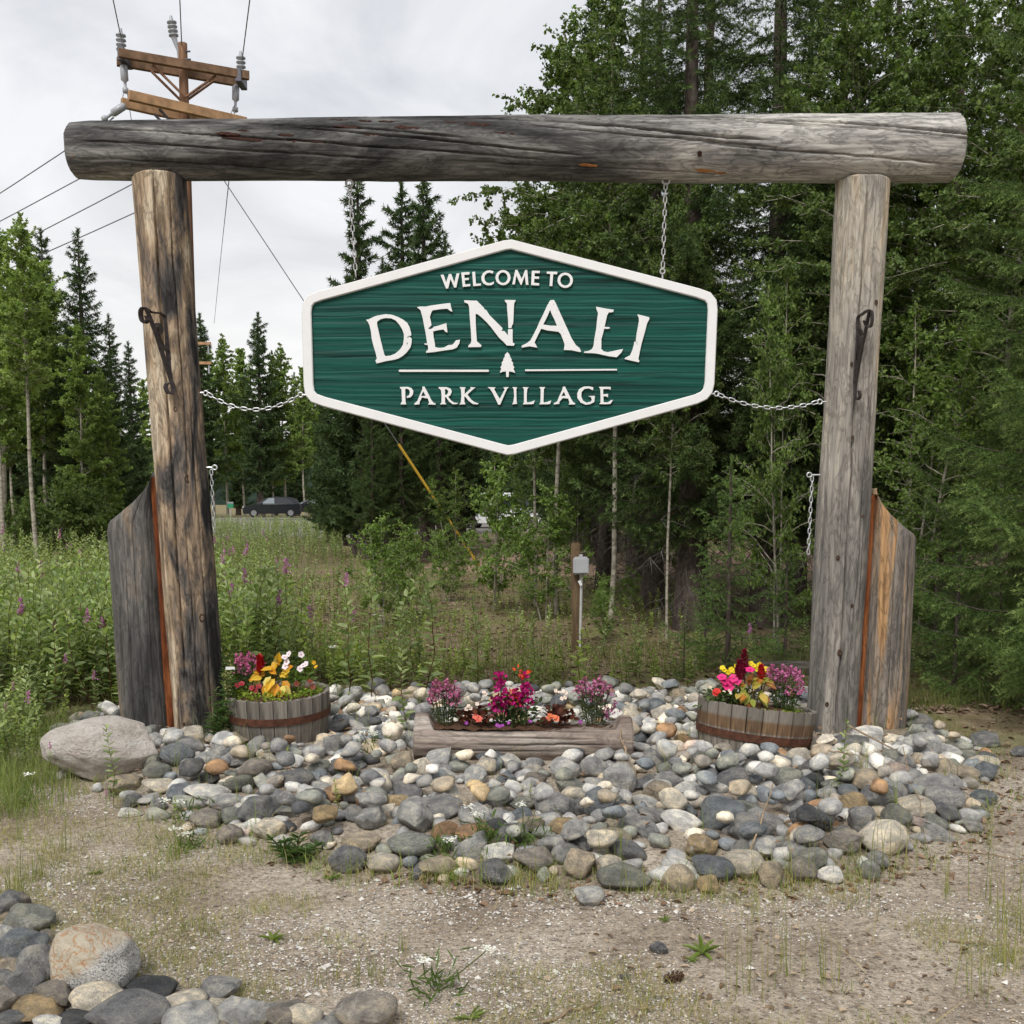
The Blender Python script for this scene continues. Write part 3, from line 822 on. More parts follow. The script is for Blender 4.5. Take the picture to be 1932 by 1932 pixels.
LT(XA, [[(1242,420),(1385,424),(1400,440),(1430,470),(1465,505),(1468,520),(1490,530),(1530,590),(1600,660),(1675,735),(1672,755),(1650,770),(1695,768),(1715,790),(1735,815),(1748,820),(1740,800),(1742,750),(1790,748),(1790,850),(1792,900),(1815,912),(1805,935),(1725,930),(1690,890),(1640,845),(1590,780),(1545,720),(1500,670),(1450,620),(1395,575),(1370,570),(1370,660),(1376,780),(1384,885),(1435,930),(1432,948),(1288,950),(1290,935),(1315,910),(1325,880),(1318,760),(1305,600),(1298,490),(1285,455),(1245,440)],
        [(1705,415),(1825,417),(1820,432),(1808,450),(1803,560),(1798,680),(1785,700),(1778,732),(1745,732),(1742,640),(1732,520),(1728,450),(1708,432)],
        [(1360,534),(1372,536),(1365,550)], [(1418,526),(1448,528),(1432,533)]], lab='large weathered letter N with a broken right stroke')
LT(XB, [[(560,420),(600,415),(620,450),(660,540),(710,650),(760,760),(800,850),(850,930),(890,960),(910,1000),(895,1005),(800,985),(715,982),(725,920),(705,865),(680,800),(655,775),(600,768),(530,760),(455,740),(420,810),(378,895),(410,955),(370,948),(320,940),(235,955),(237,935),(290,910),(335,875),(370,810),(410,730),(440,660),(480,580),(525,480)],
        [(558,520),(575,570),(610,640),(640,710),(560,708),(475,695),(500,650),(530,590)], [(628,518),(640,530),(645,547),(634,538)], [(694,796),(715,794),(726,804),(708,803)], ell(698,759,6,6,8), ell(599,464,6,6,8)], lab='large weathered letter A')
LT(XB, [[(1085,493),(1180,512),(1280,527),(1275,550),(1225,555),(1205,590),(1185,680),(1175,722),(1230,725),(1238,735),(1215,742),(1172,740),(1155,810),(1140,860),(1140,920),(1138,970),(1165,1000),(1210,1010),(1265,1000),(1330,985),(1385,975),(1370,1010),(1315,1065),(1220,1052),(1100,1025),(1040,1018),(945,1015),(950,1003),(1000,995),(1040,970),(1055,930),(1065,850),(1085,740),(1095,640),(1105,560),(1088,520)],
        [(1116,714),(1134,720),(1120,726)], ell(1111,780,7,6,8), ell(1086,864,6,5,8)], lab='large weathered letter L with a splinter mark')
LT(XB, [[(1555,580),(1685,612),(1685,635),(1660,680),(1635,780),(1600,900),(1580,990),(1562,1085),(1573,1110),(1565,1122),(1490,1105),(1408,1085),(1412,1075),(1470,1045),(1495,990),(1515,920),(1520,888),(1535,895),(1552,930),(1560,930),(1550,905),(1535,880),(1545,800),(1560,720),(1572,650),(1568,610)]], lab='large weathered letter I with a crack')
for x0, polys in [
    (XA, [[(975,130),(1005,128),(1035,222),(1068,122),(1092,120),(1130,225),(1155,115),(1183,112),(1150,270),(1128,273),(1085,170),(1058,280),(1035,284)]]),
    (XA, [[(1210,103),(1300,97),(1298,122),(1240,126),(1243,168),(1292,163),(1292,183),(1245,188),(1250,240),(1308,233),(1308,255),(1225,264)]]),
    (XA, [[(1335,97),(1363,94),(1372,232),(1430,228),(1430,248),(1345,255)]]),
    (XA, [[(1572,88),(1565,112),(1530,100),(1500,107),(1475,130),(1468,165),(1478,200),(1500,220),(1535,225),(1578,207),(1575,230),(1545,245),(1500,245),(1460,225),(1440,190),(1438,150),(1455,112),(1490,85),(1530,78)]]),
    (XA, [ell(1683,160,84,84), ell(1683,160,55,62)]),
    (XB, [[(163,75),(182,72),(235,180),(275,75),(295,75),(310,240),(283,240),(270,130),(232,240),(222,240),(172,128),(155,235),(128,235)]]),
    (XB, [[(352,82),(440,85),(438,108),(380,105),(378,148),(430,150),(430,172),(377,170),(373,220),(433,225),(430,248),(343,243)]]),
    (XB, [[(522,92),(638,95),(636,120),(592,118),(582,255),(552,253),(562,115),(520,112)]]),
    (XB, [ell(730,190,86,85), ell(730,190,58,62)]),
    (XA, [[(510,1407),(600,1405),(640,1420),(660,1450),(655,1490),(630,1520),(590,1528),(588,1512),(615,1500),(625,1465),(615,1435),(585,1422),(568,1425),(568,1520),(572,1580),(580,1600),(520,1602),(522,1590),(535,1570),(530,1480),(528,1430),(512,1418)]]),
    (XA, [[(765,1405),(785,1400),(825,1470),(865,1555),(890,1585),(915,1595),(912,1605),(830,1602),(845,1585),(828,1535),(760,1522),(730,1575),(732,1600),(675,1605),(677,1592),(710,1565),(735,1500),(768,1425)], [(775,1450),(805,1510),(745,1508)]]),
    (XA, [[(950,1408),(1040,1408),(1085,1425),(1098,1455),(1085,1495),(1055,1515),(1090,1560),(1125,1585),(1168,1588),(1150,1600),(1110,1600),(1070,1570),(1035,1520),(1020,1518),(1020,1580),(1035,1600),(968,1600),(985,1580),(985,1500),(978,1440),(955,1420)], [(1020,1428),(1045,1430),(1062,1455),(1050,1490),(1020,1500)]]),
    (XA, [[(1192,1408),(1255,1410),(1245,1430),(1243,1490),(1320,1420),(1312,1408),(1365,1412),(1335,1435),(1275,1490),(1320,1550),(1360,1580),(1402,1592),(1395,1602),(1340,1598),(1290,1560),(1250,1510),(1240,1515),(1242,1580),(1255,1600),(1188,1602),(1205,1580),(1210,1500),(1205,1430)]]),
    (XA, [[(1512,1408),(1595,1410),(1580,1430),(1645,1545),(1705,1430),(1690,1410),(1745,1408),(1725,1430),(1650,1605),(1630,1605),(1570,1480),(1540,1430)]]),
    (XB, [[(133,1408),(180,1410),(172,1430),(172,1500),(175,1575),(182,1595),(128,1600),(140,1580),(150,1510),(145,1430)]]),
    (XB, [[(248,1408),(310,1410),(295,1430),(290,1500),(290,1570),(300,1585),(345,1575),(380,1560),(370,1595),(340,1600),(248,1600),(262,1580),(262,1430)]]),
    (XB, [[(438,1408),(500,1408),(485,1430),(480,1570),(490,1585),(530,1575),(568,1560),(558,1595),(530,1600),(435,1600),(450,1580),(452,1430)]]),
    (XB, [[(705,1405),(725,1402),(760,1470),(800,1550),(820,1580),(842,1592),(840,1602),(770,1602),(782,1585),(765,1535),(700,1530),(660,1575),(662,1595),(600,1602),(602,1590),(640,1570),(668,1500),(700,1430)], [(715,1455),(740,1510),(682,1508)]]),
    (XB, [[(1048,1410),(1045,1440),(1000,1420),(950,1425),(915,1460),(910,1510),(930,1560),(970,1585),(1020,1575),(1035,1550),(1025,1520),(1000,1510),(1065,1508),(1060,1575),(1010,1600),(960,1605),(905,1580),(870,1530),(868,1480),(890,1430),(940,1402),(1000,1400)]]),
    (XB, [[(1118,1405),(1245,1405),(1245,1435),(1220,1425),(1160,1428),(1160,1490),(1215,1485),(1215,1520),(1195,1508),(1162,1510),(1165,1580),(1215,1582),(1250,1558),(1270,1555),(1245,1595),(1200,1600),(1120,1598),(1135,1580),(1132,1430)]])]:
    LT(x0, polys)
LT(XA, [[(498,1214),(508,1210),(1515,1210),(1523,1220),(1515,1231),(505,1231),(498,1226)]], 'rule_line')
LT(XB, [[(275,1207),(1317,1200),(1318,1215),(275,1223)]], 'rule_line')
LT(XA, [[(1733,1010),(1755,1035),(1762,1062),(1782,1095),(1775,1105),(1800,1135),(1790,1145),(1812,1185),(1800,1195),(1820,1242),(1790,1232),(1750,1225),(1746,1290),(1720,1290),(1718,1225),(1680,1230),(1648,1242),(1665,1195),(1655,1185),(1675,1145),(1668,1130),(1690,1100),(1688,1085),(1705,1060),(1708,1035)]], 'tree_emblem', 'small white spruce tree emblem')

# ================================================================== CHAINS
M_GALV = plain('galvanised_steel', (0.55, 0.56, 0.57), 0.38, 0.5, 0.75, 0.2, 60)
M_OLDC = plain('dull_steel', (0.42, 0.41, 0.41), 0.5, 0.5, 0.6, 0.25, 60)
def link_mesh(L, W, r, name='chain_link', sides=6, n=16):
    pts = []
    for k in range(n):
        a = k / n * 2 * math.pi
        x = math.cos(a) * (W / 2 - r); z = math.sin(a) * (W / 2 - r)
        z += (L / 2 - W / 2) * (1 if math.sin(a) >= 0 else -1)
        pts.append((x, 0, z))
    V, F = [], []
    for k in range(n):
        p = Vector(pts[k]); t = (Vector(pts[(k + 1) % n]) - Vector(pts[k - 1])).normalized(); b = Vector((0, 1, 0)); nn = b.cross(t)
        for j in range(sides):
            a = j / sides * 2 * math.pi
            V.append(p + (nn * math.cos(a) + b * math.sin(a)) * r)
    for k in range(n):
        for j in range(sides):
            F.append((k * sides + j, k * sides + (j + 1) % sides, ((k + 1) % n) * sides + (j + 1) % sides, ((k + 1) % n) * sides + j))
    return pymesh(name, V, F, True)
LK1 = link_mesh(0.052, 0.030, 0.0045); LK2 = link_mesh(0.046, 0.026, 0.0038)
RING = link_mesh(0.062, 0.062, 0.008, 'eye_ring', 6, 18); RINGs = link_mesh(0.042, 0.042, 0.0055, 'eye_ring', 6, 18)
def chain(path, lk, pitch, mat, label, eyes=(), group='chains on the gateway'):
    P = [Vector(p) for p in path]
    t = empty('chain', P[0], (0, 0, 0), label, 'chain', group)
    me = lk.copy(); me.materials.clear(); me.materials.append(mat)
    seg = [(P[k + 1] - P[k]).length for k in range(len(P) - 1)]; tot = sum(seg); n = max(2, int(round(tot / pitch)))
    for k in range(n):
        s = (k + 0.5) / n * tot; acc = 0
        for m_ in range(len(seg)):
            if acc + seg[m_] >= s or m_ == len(seg) - 1:
                f = (s - acc) / seg[m_]; p = P[m_].lerp(P[m_ + 1], f); d = (P[m_ + 1] - P[m_]).normalized(); break
            acc += seg[m_]
        o = link('chain_link', me, None, t)
        yr = Vector((0, 1, 0)) if k % 2 == 0 else Vector((0, 1, 0)).cross(d)
        M = frame_mat(p, p + d, yr); M.translation = p - P[0]
        o.matrix_local = M
    for (u, v, Y, me2, ax, shank) in eyes:
        m2 = me2.copy(); m2.materials.clear(); m2.materials.append(mat)
        p = unp(u, v, Y); o = link('eye_bolt', m2, None, t); o.location = p - P[0]; o.rotation_euler = ax
        if shank:
            g = Geo(); q0 = np.array(unp(*shank[0], Y)) - np.array(P[0]); q1 = np.array(unp(*shank[1], Y)) - np.array(P[0])
            g.tube([q0, q1], 0.006, 8); g.obj('bolt_shank', mat, t)
    return t
def sag(u0, v0, u1, v1, vm, Y, n=14):
    out = []
    for k in range(n + 1):
        f = k / n; v = v0 + (v1 - v0) * f + (vm - (v0 + v1) / 2) * 4 * f * (1 - f)
        out.append(unp(u0 + (u1 - u0) * f, v, Y))
    return out
R0 = (0, 0, 0)
chain([unp(660, 352, YS), unp(671.5, 522, YS)], LK1, 0.0415, M_OLDC, 'dull steel chain holding the left side of the green sign', [(659.5, 346, YS, RING, R0, ((659.5, 338), (659.5, 330)))])
chain([unp(1256, 346, YS), unp(1250.5, 506, YS)], LK1, 0.0415, M_OLDC, 'dull steel chain holding the right side of the green sign', [(1256.5, 341, YS, RING, R0, ((1256, 333), (1256, 326))), (1250, 512, YS, RINGs, R0, ((1250, 518), (1250, 526)))])
chain(sag(391, 742, 564, 746, 773, YS), LK1, 0.0405, M_GALV, 'bright sagging chain tying the sign to the left post', [(388, 742, YS, RINGs, R0, ((384, 741), (372, 741))), (567, 745, YS, RINGs, R0, ((571, 745), (582, 745)))])
chain(sag(1355, 744, 1543, 758, 769, YS), LK1, 0.0405, M_GALV, 'bright sagging chain tying the sign to the right post', [(1352, 743, YS, RINGs, R0, ((1348, 743), (1338, 743))), (1547, 758, YS, RINGs, R0, ((1551, 758), (1562, 758)))])
chain([unp(398.5, 886, YG), unp(404, 1006, YG)], LK2, 0.0365, M_GALV, 'loose bright chain dangling from the left post', [(405, 882, YG, RINGs, R0, ((400, 882), (380, 882)))])
chain([unp(1532.5, 898, YG), unp(1525, 1046, YG)], LK2, 0.0365, M_GALV, 'loose bright chain dangling from the right post', [(1527, 896, YG, RINGs, R0, ((1532, 896), (1552, 896)))])

# ================================================================== UTILITY POLE AND WIRES
M_POLE = log_wood('creosote_pole', [(0.25, (0.10, 0.048, 0.026)), (0.5, (0.20, 0.105, 0.06)), (0.75, (0.33, 0.20, 0.125))], (3, 3, 0.4), 0.4, None, 5.0, 0.1)
M_ARM1 = plain('old_timber', (0.17, 0.105, 0.065), 0.85, 0.15, var=0.4, scale=6)
M_ARM2 = plain('new_timber', (0.36, 0.22, 0.12), 0.85, 0.15, var=0.3, scale=6)
M_PORC = plain('grey_porcelain', (0.30, 0.31, 0.33), 0.3, 0.5, var=0.1)
M_DKMET = plain('dark_fittings', (0.10, 0.10, 0.12), 0.5, 0.4, 0.4, 0.2)
M_WIRE = plain('aluminium_wire', (0.19, 0.195, 0.21), 0.5, 0.4, 0.2, 0.1)
YP = 22.05
pb = unp(373, 1100, YP); pt = unp(344.6, 82, YP)
pb.z = -0.2
pole = empty('utility_pole', (pb.x, YP, 0), (0, 0, 0), 'brown wooden utility pole with two pairs of crossarms behind the left post', 'utility pole')
def PW(o): o.parent = pole; o.location = o.location - Vector(pole.location)
def geo_part(name, mat, fn, parent, smooth=False, off=None):
    g = Geo(); fn(g)
    o = g.obj(name, mat, parent, smooth)
    if off is not None: o.location = off
    return o
OFFP = -Vector((pb.x, YP, 0))
geo_part('pole_shaft', M_POLE, lambda g: g.tube([pb, pb.lerp(pt, .5), pt], [0.13, 0.112, 0.09], 20), pole, True, OFFP)
def arm_box(a, b, w, h, dy, mat, name):
    a = Vector(a); b = Vector(b); d = (b - a).normalized(); side = Vector((0, 0, 1)).cross(d).normalized() * -1
    M = frame_mat(a + side * dy, b + side * dy, side)
    o = bevel_box(name, (h, w, (b - a).length), mat, pole, bev=0.008, seg=1)
    M2 = M.copy(); M2.translation = (a + b) / 2 + side * dy
    o.matrix_local = Matrix.Translation(OFFP) @ M2
    return o
a1 = unp(222, 108, 21.5); b1 = unp(466, 150, 22.6); b1.z = a1.z
arm_box(a1, b1, 0.10, 0.17, -0.22, M_ARM1, 'crossarm'); arm_box(a1, b1, 0.10, 0.17, 0.22, M_ARM1, 'crossarm')
c2 = unp(350, 213, YP); dl = Vector((0.80, 0.60, 0)).normalized()
a2 = c2 - dl * 1.22; b2 = c2 + dl * 1.22
arm_box(a2, b2, 0.11, 0.19, -0.24, M_ARM2, 'crossarm'); arm_box(a2, b2, 0.11, 0.19, 0.24, M_ARM2, 'crossarm')
c1 = (a1 + b1) / 2; c1 = Vector((pb.x + (pt.x - pb.x) * (c1.z / pt.z), YP, c1.z)); d1 = (b1 - a1).normalized()
for sg in (-1, 1):
    for dy in (-0.16, 0.16):
        sv = Vector((0, 0, 1)).cross(d1) * dy
        p0 = c1 + Vector((0, 0, -0.62)) + sv; p1 = c1 + d1 * 0.62 * sg + Vector((0, 0, -0.09)) + sv
        geo_part('arm_brace', M_POLE, lambda g: g.tube([p0, p1], 0.028, 6), pole, False, OFFP)
        s2 = Vector((0, 0, 1)).cross(dl) * dy
        q0 = c2 + Vector((0, 0, -0.6)) + s2; q1 = c2 + dl * 0.6 * sg + Vector((0, 0, -0.1)) + s2
        geo_part('arm_brace', M_DKMET, lambda g: g.tube([q0, q1], 0.028, 6), pole, False, OFFP)
def insulator(p, up, n=4, h=0.09, r=0.10, name='insulator', mat=None):
    p = np.array(p); up = nrm(np.array([up], float))[0]
    pts, rr = [], []
    for k in range(n):
        b = k * h
        for f, q in ((0, .45), (.25, 1), (.5, 1), (.75, .45)): pts.append(p + up * (b + f * h)); rr.append(r * q)
    pts += [p + up * (n * h), p + up * (n * h + .08)]; rr += [r * .4, r * .25]
    geo_part(name, mat or M_PORC, lambda g: g.tube(pts, rr, 12), pole, True, OFFP)
insulator(unp(229, 97, 21.55), (0, 0, 1)); insulator(unp(455, 138, 22.55), (0, 0, 1)); insulator(unp(328, 70, YP), (-0.12, 0, 1), 4, .085, .10)
geo_part('pin_bracket', M_PORC, lambda g: g.tube([unp(328, 70, YP), unp(331, 80, YP), unp(337, 95, YP), unp(338, 112, YP)], [.06, .05, .04, .035], 8), pole, True, OFFP)
def susp(u, v, Y, d, name='strain_insulator'):
    p = unp(u, v, Y); d = Vector(d).normalized()
    pts = [p, p + d * .04, p + d * .3, p + d * .34, p + d * .44, p + d * .46, p + d * .54, p + d * .56]; rr = [.03, .075, .075, .03, .03, .06, .06, .02]
    geo_part(name, M_PORC, lambda g: g.tube(pts, rr, 10), pole, True, OFFP)
susp(233, 122, 21.6, (0.05, 0, -1)); susp(445, 160, 22.5, (-.05, 0, -1)); susp(237, 198, 21.2, (-0.8, -.1, -.55))
def clamp(u, v, Y):
    o = bevel_box('arm_bracket', (0.13, 0.5, 0.26), M_DKMET, pole, bev=0.01, seg=1); o.location = unp(u, v, Y) + OFFP
clamp(236, 110, 21.65); clamp(455, 150, 22.5)
for k, (u, v) in enumerate([(353, 97), (354, 112)]):
    geo_part('pole_step', M_DKMET, lambda g: g.tube([unp(u - 12, v, YP - .05), unp(u + 6, v, YP - .05)], .018, 6), pole, False, OFFP)

def wire(name, pts, r, label, group='overhead wires', mat=None):
    P = np.array([tuple(p) for p in pts])
    g = Geo(); org = P[0].copy(); g.tube(P - org, r, 5)
    o = g.obj(name, mat or M_WIRE); o.location = org; return tag(o, label, 'wire', group)
def wire_dir(p0, p1, ext, sagz=0.0, n=16):
    p0 = Vector(p0); p1 = Vector(p1); return [p0 + (p1 - p0) * ext * k / n + Vector((0, 0, -sagz * 4 * (k / n) * (1 - k / n))) for k in range(n + 1)]
def same_z(u0, v0, Y0, u1, v1, dz=0.0):
    p0 = unp(u0, v0, Y0); d = ray(u1, v1); Y = (p0.z + dz - CZ) / d[2]; return p0, unp(u1, v1, Y)
for (u0, v0, Y0, u1, v1, lb) in [(229, 74, 21.55, 215, 0, 'left conductor rising overhead from the left insulator'), (343, 86, 22.0, 339.5, 0, 'middle conductor rising overhead from the pole top'), (457, 112, 22.5, 470, 0, 'right conductor rising overhead from the right insulator')]:
    p0, p1 = same_z(u0, v0, Y0, u1, v1, 0.15); wire('power_line', wire_dir(p0, p1, 14, 0.3), 0.012, lb)
for (u0, v0, u1, v1, lb) in [(215, 222, 0, 344, 'uppermost wire running down to the left edge'), (300, 255, 0, 398, 'second wire from the top running off left'), (340, 300, 0, 458, 'third wire from the top running off left'), (352, 357, 0, 496, 'lowest wire running off left across the spruces')]:
    p0, p1 = same_z(u0, v0, YP - 0.3, u1, v1, -0.25); wire('power_line', wire_dir(p0, p1, 7, 0.5), 0.013, lb)
wire('jumper_wire', [unp(238, 160, 21.6), unp(228, 195, 21.5), unp(212, 222, 21.4), unp(190, 245, 21.3)], 0.009, 'short jumper hanging under the left insulator')
wire('jumper_wire', [unp(238, 160, 21.6), unp(243, 195, 21.6), unp(250, 240, 21.6), unp(256, 330, 21.7)], 0.009, 'jumper dropping behind the left end of the beam')
wire('jumper_wire', [unp(444, 195, 22.4), unp(441, 225, 22.4), unp(432, 340, 22.6), unp(418, 470, 40), unp(404, 610, 58)], 0.011, 'thin wire dropping from the right insulator to the far trees')
wire('jumper_wire', [unp(444, 195, 22.4), unp(428, 232, 22.3), unp(405, 265, 22.2)], 0.009, 'short jumper from the right insulator back to the pole')
ga = unp(418, 330, 22.3); gb_ = atz(908, 1074, 0.0); ga = unp(400, 306, 22.2)
wire('guy_wire', [ga, gb_], 0.011, 'straight guy wire slanting down behind the sign', None)
def yellow():
    t = NT('yellow_guard', 0.5, 0.3); n = t.noise(t.coord('Object', (1, 1, 1)), 1.1, 3)
    t.base(t.ramp(n, [(0.35, (0.30, 0.13, 0.03)), (0.45, (0.50, 0.30, 0.035)), (0.7, (0.58, 0.37, 0.05))])); return t.m
def along(u):
    # point on the guy at image u
    lo, hi = 0.0, 1.0
    for _ in range(40):
        m_ = (lo + hi) / 2; p = ga.lerp(gb_, m_); uu = 966 + FPX * (p.x) / ((p.y * CP) + (CZ - p.z) * SP)
        if uu < u: lo = m_
        else: hi = m_
    return ga.lerp(gb_, lo)
g = Geo(); y0_, y1_ = along(752), gb_
g.tube([Vector((0, 0, 0)), y1_ - y0_], 0.032, 10); o = g.obj('guy_guard', yellow(), None, True); o.location = y0_
tag(o, 'slanting yellow plastic guard on the guy wire under the sign', 'guy guard')
# far pole peeking out behind the left post
fp = empty('distant_pole', (fx(372, 60), 60, 0), (0, 0, 0), 'distant pole whose crossarm ends peek out right of the left post', 'utility pole')
geo_part('pole_shaft', M_ARM2, lambda g: g.tube([(0, 0, -.2), (0, 0, 11.2)], [.17, .13], 10), fp, True)
for v in (648, 685):
    z = unp(400, v, 60).z
    bevel_box('crossarm', (2.2, .12, .16), M_ARM2, fp, (0, 0, z), bev=0.01, seg=1)
    for x in (.95,): geo_part('insulator', M_PORC, lambda g: g.tube([(x, 0, z - .1), (x, 0, z - .6)], [.03, .06], 8), fp, True)

# ================================================================== CARS, CABIN, METER BOX
M_BLACKP = plain('black_car_paint', (0.010, 0.011, 0.014), 0.18, 0.6, var=0.1)
M_WHITEP = plain('white_van_paint', (0.78, 0.79, 0.80), 0.25, 0.5, var=0.03)
M_GLASS = plain('car_glass', (0.20, 0.235, 0.25), 0.08, 0.8, var=0.05)  # pale base colour stands in for highlights on the glass
M_GLASSD = plain('tinted_glass', (0.015, 0.018, 0.02), 0.08, 0.8, var=0.05)
M_TYRE = plain('tyre_rubber', (0.02, 0.02, 0.02), 0.9, 0.1)
M_RIM = plain('alloy', (0.35, 0.35, 0.36), 0.35, 0.5, 0.7)
M_CHROME = plain('chrome', (0.65, 0.66, 0.68), 0.2, 0.5, 0.9)
M_TAIL = plain('tail_lamp', (0.25, 0.01, 0.01), 0.2, 0.6)
M_LAMP = plain('head_lamp', (0.7, 0.72, 0.75), 0.1, 0.6)
def car(loc, rotz, label, low, cab, wheels, W, paint, glass, panes, group=None, cat='car'):
    """low/cab: list of (x, z) side outlines; nose towards -x"""
    c = empty('parked_car' if cat == 'car' else 'parked_van', loc, (0, 0, rotz), label, cat, group)
    def loft(outline, wfun, name, mat):
        bm = bmesh.new(); rows = []
        ys = [-1, -0.93, -0.5, 0, 0.5, 0.93, 1]
        for yv in ys:
            k = 0.965 if abs(yv) == 1 else 1.0
            cz_ = sum(p[1] for p in outline) / len(outline); cx_ = sum(p[0] for p in outline) / len(outline)
            rows.append([bm.verts.new((cx_ + (x - cx_) * k, yv * wfun(z) / 2 , cz_ + (z - cz_) * (k if z > cz_ else 1))) for x, z in outline])
        n = len(outline)
        for a in range(len(rows) - 1):
            for j in range(n): bm.faces.new((rows[a][j], rows[a][(j + 1) % n], rows[a + 1][(j + 1) % n], rows[a + 1][j]))
        bm.faces.new(rows[0]); bm.faces.new(rows[-1][::-1])
        bmesh.ops.recalc_face_normals(bm, faces=bm.faces)
        me = bpy.data.meshes.new(name); bm.to_mesh(me); bm.free(); return link(name, me, mat, c)
    loft(low, lambda z: W, 'body', paint)
    zt = max(p[1] for p in cab); zb = min(p[1] for p in cab)
    cw = lambda z: W * (0.97 - 0.20 * (z - zb) / (zt - zb))
    loft(cab, cw, 'cabin', paint)
    for nm, poly in panes:
        for sg in (-1, 1):
            V = [(x, sg * (cw(z) / 2 + 0.012), z) for x, z in poly]
            link(nm, pymesh(nm, V, [tuple(range(len(V)))] if sg < 0 else [tuple(range(len(V)))[::-1]]), glass if nm != 'rear_side_window' else M_GLASSD, c)
    # windscreen and rear window across the width
    fr = sorted(cab, key=lambda p: p[0])
    def cross(p, q, nm, mat, off):
        (x0, z0), (x1, z1) = p, q
        V = [(x0 + off, -cw(z0) * .46, z0 + .02), (x0 + off, cw(z0) * .46, z0 + .02), (x1 + off, cw(z1) * .44, z1 - .02), (x1 + off, -cw(z1) * .44, z1 - .02)]
        link(nm, pymesh(nm, V, [(0, 1, 2, 3)]), mat, c)
    cross(cab[0], cab[1], 'windscreen', M_GLASS, -0.015); cross(cab[-1], cab[-2], 'rear_window', M_GLASS, 0.015)
    for x, r in wheels:
        for sg in (-1, 1):
            g = Geo(); g.tube([(x, sg * (W / 2 - .2), r), (x, sg * (W / 2 + .005), r)], r, 24); w_ = g.obj('wheel', M_TYRE, c, False)
            g = Geo(); g.tube([(x, sg * (W / 2 - .02), r), (x, sg * (W / 2 + .02), r)], r * .64, 10); g.obj('rim', M_RIM, w_)
    x0 = min(p[0] for p in low); x1 = max(p[0] for p in low); zl = np.mean([p[1] for p in low]) + .1
    for sg in (-1, 1):
        bevel_box('headlight', (.12, .32, .14), M_LAMP, c, (x0 + .07, sg * (W / 2 - .25), zl), bev=.02, seg=1)
        bevel_box('tail_light', (.14, .34, .16), M_TAIL, c, (x1 - .07, sg * (W / 2 - .22), zl + .1), bev=.02, seg=1)
        bevel_box('window_trim', ((cab[-1][0] - cab[0][0]) * .8, .02, .03), M_CHROME, c, ((cab[-1][0] + cab[0][0]) / 2 + .1, sg * (W * .485 + .012), zb + .03), bev=.004, seg=1)
        bevel_box('door_mirror', (.14, .18, .13), paint, c, (cab[0][0] + .45, sg * (W / 2 + .06), zb + .08), bev=.03, seg=1)
    return c
suv_low = [(-2.3, .35), (-2.33, .75), (-2.1, .95), (-1.2, 1.06), (2.2, 1.10), (2.32, .95), (2.33, .45), (2.2, .3), (-2.2, .28)]
suv_cab = [(-1.25, 1.04), (-.35, 1.60), (.3, 1.68), (1.5, 1.62), (1.95, 1.50), (2.22, 1.08)]
suv_p = [('front_side_window', [(-.85, 1.12), (-.28, 1.54), (.18, 1.58), (.18, 1.12)]), ('rear_side_window', [(.25, 1.12), (.25, 1.58), (1.1, 1.55), (1.55, 1.35), (1.6, 1.2), (1.4, 1.12)])]
s1 = unp(513, 950, 84)
car((s1.x, 84, 0.32), rad(14), 'black station car, nose left, parked nearest the left post', suv_low, suv_cab, [(-1.45, .36), (1.45, .36)], 1.86, M_BLACKP, M_GLASS, suv_p, 'cars parked beyond the weeds')
sed_low = [(-2.35, .32), (-2.36, .7), (-2.1, .88), (-1.2, .96), (2.3, 1.0), (2.42, .9), (2.42, .4), (2.3, .28), (-2.2, .26)]
sed_cab = [(-1.2, .95), (-.3, 1.42), (.3, 1.46), (1.0, 1.42), (1.35, 1.34), (2.05, 1.0)]
sed_p = [('front_side_window', [(-.8, 1.02), (-.22, 1.36), (.25, 1.39), (.25, 1.02)]), ('rear_side_window', [(.32, 1.02), (.32, 1.39), (.9, 1.36), (1.25, 1.15), (1.2, 1.02)])]
s2 = unp(590, 950, 93)
car((s2.x, 93, 0.40), rad(22), 'black saloon car, parked behind and right of the other', sed_low, sed_cab, [(-1.5, .33), (1.5, .33)], 1.85, M_BLACKP, M_GLASS, sed_p, 'cars parked beyond the weeds')
s3 = unp(-22, 995, 48)
car((s3.x, 48, 0.1), rad(8), 'dark car cut off by the left edge of the picture', sed_low, sed_cab, [(-1.5, .33), (1.5, .33)], 1.85, M_BLACKP, M_GLASS, sed_p, 'cars parked beyond the weeds')
van_low = [(-2.6, .4), (-2.62, .9), (-2.3, 1.1), (2.7, 1.15), (2.75, .5), (2.6, .38), (-2.5, .36)]
van_cab = [(-2.25, 1.08), (-1.5, 1.95), (-1.0, 2.05), (2.3, 2.05), (2.55, 1.9), (2.7, 1.12)]
van_p = [('front_side_window', [(-1.85, 1.2), (-1.4, 1.8), (-.7, 1.85), (-.7, 1.2)]), ('rear_side_window', [(-.55, 1.2), (-.55, 1.85), (1.9, 1.85), (1.9, 1.2)])]
s4 = unp(950, 960, 58)
car((s4.x, 58, 0.05), rad(-6), 'white van glimpsed between the trunks under the sign', van_low, van_cab, [(-1.7, .36), (1.7, .36)], 1.95, M_WHITEP, M_GLASSD, van_p, None, 'van')
